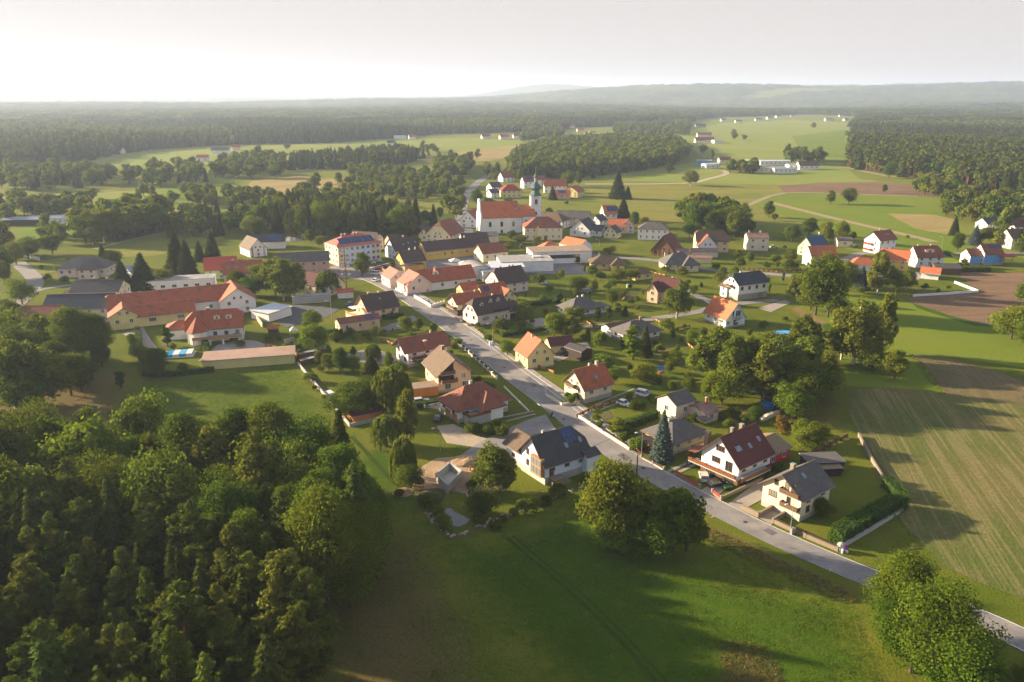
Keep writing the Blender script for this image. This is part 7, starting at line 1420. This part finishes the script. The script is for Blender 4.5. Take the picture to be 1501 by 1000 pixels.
# ------------------------------------------------------------------ vehicles
PAINT = {}
def paint(c):
    if c not in PAINT:
        m, n, l, p = new_mat('car_paint_%d' % len(PAINT)); p.inputs['Base Color'].default_value = (*c, 1); p.inputs['Roughness'].default_value = .3; p.inputs['Coat Weight'].default_value = .4; PAINT[c] = m
    return PAINT[c]
M['carglass'] = M['glass']; M['taillight'] = mat('tail_light', (.4, .01, .01), None, 3, .3); M['headlight'] = mat('head_light', (.7, .7, .68), None, 3, .2)
WH, BK, RD, SL, BL, GY = (.75, .75, .75), (.02, .02, .024), (.35, .01, .015), (.42, .44, .46), (.05, .12, .3), (.12, .12, .13)
def car(k, x, y, yaw, kind, c, label, group=None, small=False):
    p = G(x, y, 0, k); L, Wd, Hh = dict(car=(4.3, 1.78, 1.46), estate=(4.7, 1.8, 1.48), van=(4.8, 1.9, 1.85))[kind]
    root = empty('car' if kind != 'van' else 'van', (p.x, p.y, .08), R(yaw), label, 'car' if kind != 'van' else 'van', group); key = ('car', kind, c)
    if key not in _mesh:
        x0, x1 = -L/2, L/2; hl = Hh*.56; w2 = Wd/2
        prof = [(x0, .32), (x0+.05, hl*.8), (x0+.15, hl), (x0+L*.25, hl+.04), (x1-L*.26, hl+.02), (x1-.25, hl*.82), (x1, hl*.6), (x1, .3), (x1-.3, .22), (x0+.3, .22)]
        b = MB(); n = len(prof)
        for s_ in (-1, 1): f = [(a, s_*w2, z) for a, z in prof]; b.face(f[::-1] if s_ > 0 else f)
        for i in range(n): (a, z), (c2, z2) = prof[i], prof[(i+1) % n]; b.face([(a, -w2, z), (a, w2, z), (c2, w2, z2), (c2, -w2, z2)])
        back = {'car': .12, 'estate': .05, 'van': .03}[kind]*L; fr = {'car': .30, 'estate': .30, 'van': .22}[kind]*L
        cb = [(x0+back*.6, hl), (x1-fr, hl)]; ct = [(x0+back+.35, Hh), (x1-fr-.75, Hh)]; wt = w2-.2; g = MB()
        lo = [(cb[0][0], -w2+.04, hl), (cb[1][0], -w2+.04, hl), (cb[1][0], w2-.04, hl), (cb[0][0], w2-.04, hl)]; hi = [(ct[0][0], -wt, Hh-.06), (ct[1][0], -wt, Hh-.06), (ct[1][0], wt, Hh-.06), (ct[0][0], wt, Hh-.06)]
        for i in range(4): j = (i+1) % 4; g.face([lo[i], lo[j], hi[j], hi[i]])
        r = MB(); r.box(ct[0][0]-.06, ct[1][0]+.06, -wt-.04, wt+.04, Hh-.06, Hh)
        for i in range(4): r.tube(lo[i], hi[i], .05, .05, 4)
        xm = (cb[0][0]+cb[1][0])/2
        for s_ in (-1, 1): r.tube((xm, s_*(w2-.03), hl), (xm, s_*(wt+.01), Hh-.05), .05, .05, 4)
        wm = MB(); wm.tube((0, -.11, 0), (0, .11, 0), .31, .31, 12); rm = MB(); rm.tube((0, -.13, 0), (0, .13, 0), .18, .18, 8)
        _mesh[key] = (b.mesh('body', paint(c)), g.mesh('glass', M['carglass']), r.mesh('roof', paint(c)), wm.mesh('wheel', M['black']), rm.mesh('rim', M['metal']), MB().box(-.04, .04, -.18, .18, -.08, .08).mesh('light', M['taillight']), MB().box(-.04, .04, -.2, .2, -.07, .07).mesh('light', M['headlight']), L, w2, hl)
    b, g, r, wm, rm, tl, hd, L, w2, hl = _mesh[key]
    link('body', b, root); link('windows', g, root); link('roof', r, root)
    for sx in (-1, 1):
        for sy in (-1, 1):
            o = link('wheel', wm, root, (sx*L*.3, sy*(w2-.08), .31))
            if not small: link('rim', rm, o)
    if not small:
        for sy in (-1, 1): link('tail_light', tl, root, (-L/2+.05, sy*(w2-.25), hl*.85)); link('headlight', hd, root, (L/2-.02, sy*(w2-.3), hl*.68))
    return root
car('O', 325, 645, 85, 'estate', (.6, .58, .52), 'pale silver estate car parked on the lawn behind the red-panelled wall')
car('O', 412, 692, 22, 'car', BK, 'black car on the drive below the maroon-roofed house')
car('0', 943, 659, 30, 'car', RD, 'dark red car parked below the yellow hipped house beside the blue spruce')
car('N', 687, 450, -36, 'van', WH, 'white van parked in the garden behind the small white car')
car('N', 527, 525, -44, 'car', WH, 'small white car parked nose to the flower bed')
car('L', 758, 503, 22, 'estate', SL, 'silver car with dark roof behind the clipped hedge below the carport')
car('M', 285, 255, 80, 'car', BK, 'small black vehicle on the lawn left of the red-brown hipped house')
car('H', 1035, 243, -28, 'car', (.25, .35, .5), 'pale blue car beside the big beige farmhouse')
car('I', 25, 797, 10, 'car', BK, 'black car in front of the low yellow annex')
car('K', 612, 148, 60, 'car', BL, 'dark blue car beside the terrace of the peach house')
car('F', 312, 367, 5, 'car', SL, 'silver car behind the old cream house', small=True)
car('F', 992, 362, 10, 'car', GY, 'grey car right of the short weathered barn', small=True)
car('D', 1350, 600, 70, 'car', (.3, .4, .55), 'light blue car beside the navy-roofed gabled house', small=True)
car('C', 765, 488, 8, 'car', SL, 'silver car in the upper row below the school', small=True)
car('C', 718, 500, 8, 'car', WH, 'white car left of the silver one below the school', small=True)
car('T', 400, 285, -8, 'van', WH, 'white van in the front row of the car park', small=True)
car('T', 385, 405, 70, 'car', WH, 'white car at the left wall of the low salmon-roofed house', small=True)
for i, (a, b, c, nm) in enumerate(((180, 245, GY, 'grey car, leftmost in the car park row'), (235, 228, WH, 'white car, second from the left in the car park row'), (300, 212, WH, 'white car, third from the left in the car park row'), (355, 200, SL, 'silver car, fourth from the left in the car park row'),
     (420, 190, RD, 'red car in the middle of the car park row'), (465, 172, WH, 'white car right of the red one in the car park row'), (510, 160, BK, 'black car in the car park row'), (555, 148, SL, 'silver car right of the black one in the car park row'), (610, 132, WH, 'white car behind the low salmon-roofed house, last but one of the row'), (665, 118, RD, 'red car, rightmost in the car park row'))):
    car('T', a, b, 55, 'car', c, nm, 'cars parked in the car park row', small=True)
car('C', 300, 445, 80, 'car', WH, 'white car between salmon pink house and school', small=True)
car('H', 180, 505, -20, 'car', BK, 'black car under the chalet balcony at the parking bay', small=True)
# ------------------------------------------------------------------ people
M['skin'] = mat('skin', (.45, .28, .2), None, 3, .6); M['cloth_dark'] = mat('dark_clothes', (.02, .022, .03), (.03, .03, .04), 3, .8); M['cloth_red'] = mat('red_clothes', (.3, .03, .03), None, 3, .8)
def person(name, loc, yaw, label, joints, cloth, top=None):
    """joints: list of (x, y, z, radius, parent index)"""
    root = empty(name, loc, yaw, label, 'person'); me = bpy.data.meshes.new('body')
    me.from_pydata([j[:3] for j in joints], [(i, j[4]) for i, j in enumerate(joints) if j[4] is not None], [])
    o = link('body', me, root); me.materials.append(cloth); md = o.modifiers.new('skin', 'SKIN'); sv_ = me.skin_vertices[0].data if me.skin_vertices else None
    if sv_ is None:
        bm = __import__('bmesh').new(); bm.from_mesh(me); bm.verts.layers.skin.verify(); bm.to_mesh(me); bm.free(); sv_ = me.skin_vertices[0].data
    for i, j in enumerate(joints): sv_[i].radius = (j[3], j[3])
    sv_[0].use_root = True; s2 = o.modifiers.new('sub', 'SUBSURF'); s2.levels = s2.render_levels = 1
    hx, hy, hz_ = joints[3][:3]; h_ = MB().lathe([(.03, -.13), (.075, -.09), (.095, -.01), (.1, .05), (.07, .115), (.02, .135)], 10); ho_ = h_.obj('head', M['skin'], root, (hx, hy, hz_+.06))
    hr = MB().lathe([(.104, .02), (.108, .06), (.078, .125), (.02, .145)], 10); hr.obj('hair' if name == 'person' else 'helmet', top or M['darkwood'], ho_); return root
stand = [(0, 0, .95, .13, None), (0, 0, 1.2, .15, 0), (0, 0, 1.42, .12, 1), (0, 0, 1.56, .05, 2), (0, .2, 1.4, .06, 2), (.05, .27, 1.15, .045, 4), (.2, .25, 1.0, .035, 5), (0, -.2, 1.4, .06, 2), (.02, -.27, 1.13, .045, 7), (.12, -.25, .92, .035, 8),
         (0, .1, .88, .09, 0), (.03, .11, .48, .065, 10), (0, .11, .08, .045, 11), (.14, .11, .04, .035, 12), (0, -.1, .88, .09, 0), (-.05, -.11, .48, .065, 14), (-.1, -.11, .08, .045, 15), (.03, -.11, .04, .035, 16)]
p = G(613.5, 578, 0); person('person', (p.x, p.y, .08), R(20), 'person in dark clothes standing beside the orange carport', stand, M['cloth_dark'])
p = G(809, 612, 0); by = R(118)
bk = empty('motorcycle', (p.x, p.y, .10), by, 'dark motorcycle with pale fairing riding up the main road', 'motorcycle')
for x_ in (-.68, .7): o = MB().tube((0, -.06, 0), (0, .06, 0), .31, .31, 14).obj('wheel', M['black'], bk, (x_, 0, .31)); MB().tube((0, -.07, 0), (0, .07, 0), .17, .17, 8).obj('rim', M['metal'], o)
MB().box(-.35, .35, -.14, .14, .35, .62).box(.1, .5, -.16, .16, .62, .88).obj('engine_and_tank', paint(BK), bk); MB().box(-.75, .1, -.13, .13, .72, .82).obj('seat', M['black'], bk)
MB().tube((.7, 0, .31), (.45, 0, .98), .04).tube((.45, -.35, 1.0), (.45, .35, 1.0), .025).obj('fork_and_handlebar', M['metal'], bk); MB().box(.5, .66, -.2, .2, .65, 1.05).obj('fairing', paint((.6, .6, .62)), bk)
MB().box(-.9, -.6, -.3, .3, .5, .82).obj('pannier', paint(SL), bk)
ride = [(-.25, 0, .9, .14, None), (-.12, 0, 1.15, .16, 0), (0, 0, 1.36, .13, 1), (.06, 0, 1.5, .055, 2), (.02, .2, 1.32, .065, 2), (.2, .3, 1.12, .05, 4), (.42, .3, 1.02, .04, 5), (.02, -.2, 1.32, .065, 2), (.2, -.3, 1.12, .05, 7), (.42, -.3, 1.02, .04, 8),
        (-.18, .12, .86, .1, 0), (.2, .2, .78, .075, 10), (.02, .2, .4, .055, 11), (.16, .2, .32, .04, 12), (-.18, -.12, .86, .1, 0), (.2, -.2, .78, .075, 14), (.02, -.2, .4, .055, 15), (.16, -.2, .32, .04, 16)]
person('rider', (p.x, p.y, .10), by, 'rider in dark blue jacket leaning forward on the motorcycle', ride, mat('blue_jacket', (.02, .04, .09), None, 3, .7), M['white'])
# ------------------------------------------------------------------ lamps and posts
def lamp(k, x, y, h, label, arm=1.4, rz=200, m='metal', name='street_lamp'):
    p = G(x, y, 0, k); root = empty(name, (p.x, p.y, 0), R(rz), label, 'street lamp' if arm else 'post')
    MB().tube((0, 0, 0), (0, 0, h), .09 if arm else .16, .05 if arm else .13, 8).obj('pole', M[m], root)
    if arm:
        MB().tube((0, 0, h-.1), (arm, 0, h+.15), .04, .035, 6).obj('arm', M[m], root); MB().box(arm-.1, arm+.55, -.12, .12, h+.08, h+.22).obj('lamp_head', M['white'], root)
for a in (('0', 940, 672, 6.5, 'street lamp in front of the red car and blue spruce'), ('0', 1158, 783, 6.5, 'street lamp at the stone wall of the cream chalet'), ('0', 800, 587, 7, 'street lamp at the corner wall of the cream house with two chimneys'),
          ('0', 722, 504, 7, 'street lamp at the garden right of the pink inn'), ('0', 645.5, 662, 6, 'street lamp on the lawn above the concrete basement pit'), ('0', 486, 468, 7, 'flood lamp post beside the dark yard'), ('0', 878, 371, 7, 'street lamp on the lawn right of the bright orange-roofed house'),
          ('0', 668, 317, 7, 'street lamp beside the northern road'), ('0', 1410, 366, 7, 'street lamp at the road above the white and blue house'), ('0', 1380, 366, 7, 'slim mast left of the lamp above the white and blue house'), ('0', 20, 374, 8, 'tall lamp mast at the left road junction')): lamp(*a)
lamp('0', 933, 701, 5.6, 'thick brown wooden post at the kerb behind the road birch', 0, 0, 'trim', 'wooden_post')
# small bins at the lamp
def simple(name, label, cat, x, y, mb, mats, rz=0, k='0', z=.05):
    p = G(x, y, 0, k); o = mb.obj(name, mats, None, (p.x, p.y, z), R(rz)); tag(o, label, cat); return o
simple('switch_box', 'grey switch box at the foot of the lamp by the stone wall', 'box', 1161, 783, MB().box(-.4, .4, -.25, .25, 0, 1.2).box(-.45, .45, -.3, .3, 1.2, 1.28), M['metal'], 30)
simple('switch_box', 'pair of white meter boxes beside the lamp right of the inn', 'box', 720, 506, MB().box(-.7, -.1, -.25, .25, 0, 1.3).box(.1, .7, -.25, .25, 0, 1.3), M['white'], 30)
# concrete basement pit
c4 = [G(a, b, 1.9) for a, b in ((638, 694), (659, 677), (678, 689), (656, 712))]; cc = sum(c4, Vector())/4; pit = empty('basement_pit', (cc.x, cc.y, 0), 0, 'open grey concrete basement pit with bare walls on the excavated ground', 'building shell')
for i in range(4):
    a, b = c4[i]-cc, c4[(i+1) % 4]-cc; d = (b-a); n = Vector((-d.y, d.x, 0)).normalized()*.3; n = n if n.dot(a+b) < 0 else -n
    mb = MB(); q = [a, b, b+n, a+n]; t = 1.9; mb.face([(v.x, v.y, t) for v in q]); 
    for j in range(4): u, v = q[j], q[(j+1) % 4]; mb.face([(u.x, u.y, 0), (v.x, v.y, 0), (v.x, v.y, t), (u.x, u.y, t)])
    mb.obj('wall', M['w_concrete'], pit)
MB().face([(c.x-cc.x, c.y-cc.y, .12) for c in c4]).obj('floor_slab', M['w_concrete'], pit)
def heap(name, label, cat, x, y, r, h, m, n=14, seed=0, sx=1.0):
    p = G(x, y, 0); rr = random.Random(seed); mb = MB(); rings = []
    for j, f in enumerate((1, .75, .45, .15)):
        rings.append([(r*f*sx*math.cos(6.283*i/n)*(1+rr.uniform(-.15, .15)), r*f*math.sin(6.283*i/n)*(1+rr.uniform(-.15, .15)), h*(1-f**1.4)*(1+rr.uniform(-.12, .12))) for i in range(n)])
    for a, b in zip(rings[:-1], rings[1:]):
        for i in range(n): mb.face([a[i], a[(i+1) % n], b[(i+1) % n], b[i]])
    mb.face(rings[-1]); o = mb.obj(name, M[m], None, (p.x, p.y, .05)); return tag(o, label, cat)
heap('earth_mound', 'pale heap of excavated earth behind the concrete pit', 'earth mound', 686, 677, 3.4, 1.5, 'sand', seed=1, sx=1.5); heap('earth_mound', 'low earth heap right of the concrete pit', 'earth mound', 712, 688, 2.4, 1.0, 'sand', seed=2)
heap('brush_pile', 'grey brown pile of cut brush left of the garden pond', 'brush pile', 630, 730, 3.2, 1.6, 'bark', seed=3); heap('stone_heap', 'grey heap of stones on the grass behind the rear village lane', 'stone heap', 425, 352, 5, 1.8, 'w_grey', seed=4, sx=1.6)
heap('earth_mound', 'orange brown soil patch heap by the willows at the meadow corner', 'earth mound', 590, 722, 2.2, .6, 'sand', seed=5)
sheet('pond', [(653, 747), (660, 745), (668, 752), (680, 757), (689, 762), (683, 769), (672, 773), (660, 770), (653, 760)], M['water'], .085, step=1.5, amp=.15)
ribbon('stone_border', [(624, 748), (640, 768), (662, 788), (690, 779), (730, 760), (780, 742), (830, 723), (868, 710)], 1.2, .06, M['soil'])
rk = MB(); pl = [Vector(q) for q in gp([(624, 748), (640, 768), (662, 788), (690, 779), (730, 760), (780, 742), (830, 723), (868, 710)])]
for a, b in zip(pl[:-1], pl[1:]):
    for i in range(int((b-a).length/.45)):
        c = a+(b-a)*random.random(); s_ = random.uniform(.15, .42); x_, y_ = c.x+random.uniform(-.7, .7), c.y+random.uniform(-.7, .7); rk.lathe([(s_, -.1), (s_*.95, s_*.5), (s_*.5, s_*.9)], 5, (x_, y_))
rk.obj('border_rocks', [mat('field_stone', (.38, .26, .2), (.3, .25, .22), 1, .9)])['kind'] = 'stuff'; bpy.data.objects['border_rocks']['label'] = 'line of reddish field stones edging the garden of the dark-roofed house'
# woodpiles
for a, b, lb in (((437, 527), (484, 516), 'long covered woodpile, upper row above the walled garden'), ((440, 536), (483, 526), 'long woodpile with pale sheets, lower row above the walled garden')):
    w, o0 = place_line([a, b]); d = w[1]-w[0]; L = d.length; root = empty('woodpile', o0, math.atan2(d.y, d.x), lb, 'woodpile'); mb = MB(); mb.box(0, L, -.7, .7, 0, 1.7); mb.obj('log_stack', M['wood'], root)
    for i in range(int(L/2.2)): o = MB().box(i*2.2, i*2.2+2.1, -.9, .9, 1.72+.05*(i % 2), 1.78+.05*(i % 2)).obj('cover_sheet', M['r_steel' if i % 3 else 'r_felt'], root)
# pools, play things, tents
def pool(x, y, r, lb, sx=1):
    p = G(x, y, 0); root = empty('pool', (p.x, p.y, 0), .3, lb, 'pool'); a = MB().lathe([(r, 0), (r, 1.1), (r-.12, 1.1), (r-.12, .95)], 20).obj('pool_wall', M['poolblue'], root); b = MB().lathe([(r-.12, .9), (r-.12, .96)], 20).obj('water', M['poolwater'], root); root.scale = (sx, 1, 1)
pool(1146, 491, 2.6, 'blue oval pool on the lawn behind the birches', 1.3); pool(1123, 597, 1.9, 'round blue pool in the garden behind the maroon-roofed house', 1.2)
p = G(260, 521, 0); en = empty('pool_enclosure', (p.x, p.y, 0), R(12), 'blue and white glazed pool enclosure left of the paved yard', 'pool enclosure')
for i in range(5): MB().box(-5+i*2, -3.15+i*2, -2.6, 2.6, 0, 1.0+.05*i).obj('roof_segment', M['poolwater' if i % 2 else 'white'], en)
MB().box(-5.3, 5.3, -2.9, 2.9, 0, .25).obj('frame', M['white'], en)
p = G(966, 552, 0); pt = empty('play_tower', (p.x, p.y, 0), .6, 'wooden play tower with bright blue tent roof in the orchard', 'play tower')
for sx in (-1, 1):
    for sy in (-1, 1): MB().tube((sx, sy, 0), (sx*.9, sy*.9, 2.6), .09).obj('post', M['palewood'], pt)
MB().box(-1, 1, -1, 1, 1.2, 1.3).obj('platform', M['palewood'], pt); MB().face([(-1.3, -1.2, 2.4), (1.3, -1.2, 2.4), (1.3, 0, 3.3), (-1.3, 0, 3.3)]).face([(1.3, 1.2, 2.4), (-1.3, 1.2, 2.4), (-1.3, 0, 3.3), (1.3, 0, 3.3)]).obj('tent_roof', M['poolblue'], pt); MB().box(-1, 1, -1.06, -1, 1.3, 1.9).obj('guard_board', M['w_orangew'], pt)
simple('tarpaulin', 'blue tarpaulin over garden gear under the birches', 'tarpaulin', 1112, 573, MB().box(-1.2, 1.2, -.9, .9, 0, 1.1).box(-.8, .8, -.6, .6, 1.1, 1.35), M['poolblue'], 10)
for x, y, s_, lb in ((431, 492, 3, 'small white tent on the lawn right of the guest house'), (667, 388, 6, 'white market tent in the farmyard beside the yellow workshop'), (680, 392, 5, 'second white market tent right of the larger one')):
    p = G(x, y, 0); tn = empty('tent', (p.x, p.y, 0), .3, lb, 'tent'); s = s_/2; MB().lathe([(s*1.3, 2.0), (.1, 3.3)], 4).obj('tent_roof', M['white'], tn)
    for sx in (-1, 1):
        for sy in (-1, 1): MB().tube((sx*s*.85, sy*s*.85, 0), (sx*s*.85, sy*s*.85, 2.05), .05).obj('pole', M['white'], tn)
p = G(917, 438, 0); sl = empty('slide', (p.x, p.y, 0), -.6, 'yellow garden slide with dark frame in the orchard', 'slide'); MB().face([(-.3, 0, 1.8), (.3, 0, 1.8), (.3, -3, .2), (-.3, -3, .2)]).box(-.35, -.28, -3, 0, .2, .4).obj('chute', mat('yellow_plastic', (.7, .5, .03), None, 3, .4), sl); MB().tube((-.4, 0, 0), (0, 0, 2.6), .06).tube((.4, 0, 0), (0, 0, 2.6), .06).tube((0, 0, 2.5), (0, 2.6, 2.5), .06).tube((-.5, 2.6, 0), (0, 2.6, 2.5), .06).tube((.5, 2.6, 0), (0, 2.6, 2.5), .06).obj('frame', M['darkwood'], sl)
p = G(628, 446, 0); sl = empty('slide', (p.x, p.y, 0), .4, 'green garden slide on the lawn behind the white scalloped wall', 'slide'); MB().face([(-.3, 0, 1.8), (.3, 0, 1.8), (.3, -3, .2), (-.3, -3, .2)]).obj('chute', mat('green_plastic', (.03, .4, .12), None, 3, .4), sl); MB().tube((-.4, 0, 0), (-.3, 0, 1.9), .05).tube((.4, 0, 0), (.3, 0, 1.9), .05).obj('ladder', M['metal'], sl)
# guild mast on the square
p = G(508, 424, 0); gm = empty('guild_mast', (p.x, p.y, 0), R(10), 'tall mast with rows of painted guild boards in front of the school', 'mast'); MB().tube((0, 0, 0), (0, 0, 20), .28, .12, 8).obj('pole', M['winbrown'], gm)
for i in range(7):
    z_ = 6+i*1.75; MB().box(-2.6+i*.18, 2.6-i*.18, -.08, .08, z_-.1, z_).obj('crossbar', M['winbrown'], gm)
    for sx in (-1, 1): MB().box(sx*(1.5-i*.1)-.55, sx*(1.5-i*.1)+.55, -.12, .12, z_, z_+.9).obj('guild_board', M[['white', 'w_peach', 'w_beige'][i % 3]], gm)
# memorial at the roadside hedge
p = G(1232, 807, 0); me_ = empty('memorial', (p.x, p.y, 0), R(30), 'rounded grey roadside memorial stone with magenta flowers below the hedge', 'memorial'); MB().lathe([(.75, 0), (.8, .8), (.6, 1.4), (.2, 1.7)], 8).obj('stone', M['w_grey'], me_)
MB().lathe([(.25, .2), (.35, .6), (.15, .95)], 8, (.9, -.5)).obj('magenta_flowers', mat('magenta_flowers', (.45, .01, .25), None, 6, .9), me_); MB().lathe([(.3, 0), (.32, .4)], 8, (.35, -1.0)).obj('white_bowl', M['white'], me_); MB().lathe([(.2, 0), (.25, .7), (.1, .9)], 8, (-.5, -.8)).obj('white_flowers', M['white'], me_)
# marker posts at the verge, hay bales and garden clutter
for i, (a, b) in enumerate(((1217, 838), (1385, 905))): simple('marker_post', ['white reflector post at the verge below the crossroads', 'white reflector post near the big trees at lower right'][i], 'post', a, b, MB().box(-.06, .06, -.05, .05, 0, 1.0).box(-.065, .065, -.055, .055, .75, .9, 1), [M['white'], M['black']], 30)
simple('planter', 'red and white flower barrel beside the shrub below the birch', 'planter', 688, 728, MB().lathe([(.55, 0), (.7, .6)], 10).lathe([(.5, .6), (.3, 1.0)], 8, (0, 0), 1), [M['white'], M['flower']])
simple('water_tank', 'pale green water tank in the orchard behind the slide', 'tank', 921, 422, MB().box(-.7, .7, -.6, .6, 0, 1.4).box(-.5, .5, -.4, .4, 1.4, 1.6), mat('pale_green_tank', (.3, .42, .2), None, 3, .6), 10)
simple('trailer', 'small green garden trailer beside the black car', 'trailer', 1066, 717, MB().box(-1, 1, -.6, .6, .35, .75).tube((-.0, -.7, .3), (0, .7, .3), .28, .28, 10, 1).tube((1, 0, .4), (1.8, 0, .4), .05), [mat('green_paint', (.05, .15, .06), None, 3, .5), M['black']], 20)
simple('timber_stack', 'stack of covered timber in the orchard above the hipped bungalow', 'timber stack', 860, 427, MB().box(-3, 3, -.8, .8, 0, 1.2).lathe([(.5, 1.2), (.4, 1.5)], 8, (-1, 0)).lathe([(.5, 1.2), (.4, 1.5)], 8, (1.2, 0)), M['r_steel'], 25)
simple('sandstone_row', 'row of pale cut stones beside the rust coloured shrub', 'stone row', 1128, 612, MB().box(-4, -2.2, -.5, .5, 0, .9).box(-2.1, -.2, -.5, .5, 0, 1.1).box(-.1, 1.9, -.5, .5, 0, 1.0).box(2, 4, -.5, .5, 0, .8), M['w_beige'], 40)
simple('cold_frame', 'white cold frame in the vegetable garden by the long pale wall', 'cold frame', 483, 577, MB().box(-1.4, 1.4, -1, 1, 0, .45).box(-1.3, 1.3, -.9, .9, .45, .5), M['white'], -50)
# ------------------------------------------------------------------ grass tufts on the near meadow
# ------------------------------------------------------------------ labels for trees and shrubs from their neighbours
from collections import defaultdict
byl = defaultdict(list)
for o, look, x, y, h in AUTO:
    lx, ly, ls = min(LAND, key=lambda q: (q[0]-x)**2+(q[1]-y)**2); d = math.hypot(lx-x, ly-y)
    size = ('tall ' if h > 12 else 'small ' if h < 6 else '') if 'shrub' not in look else ''
    a = (px_, py_) = proj((x, y, 0)); b = proj((lx, ly, 0)); dx, dy = a[0]-b[0], a[1]-b[1]
    rel = 'left of' if dx < -abs(dy)*1.2 else 'right of' if dx > abs(dy)*1.2 else 'in front of' if dy > 0 else 'behind'
    far = 'far ' if d > 45 and len(look.split()) < 4 else ''
    byl[f'{size}{look} {far}{rel} {ls}'].append((o, x, y, h))
for lb, items in byl.items():
    items.sort(key=lambda t: math.hypot(t[1], t[2]))
    n = len(items); words = {2: ['nearer', 'farther'], 3: ['nearest', 'middle', 'farthest']}
    for i, (o, x, y, h) in enumerate(items):
        if n == 1: o['label'] = lb
        elif n <= 3: o['label'] = lb+', '+words[n][i]
        else:
            order = sorted(range(n), key=lambda j: proj((items[j][1], items[j][2], 0))[0]); k = order.index(i)
            o['label'] = lb+', '+(['leftmost', 'second from left', 'third from left', 'fourth from left', 'fifth from left', 'sixth from left', 'seventh from left', 'eighth from left', 'ninth from left'][k] if k < 9 and k < n-1 else 'rightmost' if k == n-1 else 'number %d from left' % (k+1))
        o['group'] = {'tree': 'trees standing in the village gardens', 'shrub': 'shrubs in the village gardens'}[o['category']]
for o in [o for o in COL.objects if o.get('label')]:
    for a_, b_ in (('tall ', ''), ('small ', ''), ('bright ', ''), ('broadleaf tree', 'tree'), (' with a bare orange trunk', ''), ('far ', ''), ('yellow-green ', ''), (' the two', ''), (', lower one', ''), (' with two', ' with'), (', nearest', ', near'), ('of the pine edge at the right forest', 'at the right forest edge')):
        if len(o['label'].split()) > 16: o['label'] = o['label'].replace(a_, b_, 1)
for o in [o for o in COL.objects if o.get('label')]:
    if len(o['label'].split()) > 16: o['label'] = ' '.join(o['label'].split()[:16]).rstrip(',')
# ------------------------------------------------------------------ haze: even air over the whole plain
hb = MB().box(-16500, 16500, -1600, 17500, -8, 270)
hm = bpy.data.materials.new('haze'); hm.use_nodes = True; hn = hm.node_tree.nodes; hl = hm.node_tree.links
hn.remove(hn['Principled BSDF']); pv = hn.new('ShaderNodeVolumePrincipled'); hl.new(pv.outputs[0], hn['Material Output'].inputs['Volume'])
pv.inputs['Color'].default_value = (.62, .74, 1, 1); pv.inputs['Density'].default_value = .000105; pv.inputs['Anisotropy'].default_value = .25
ho = hb.obj('haze', hm); ho['kind'] = 'stuff'; ho.display_type = 'WIRE'
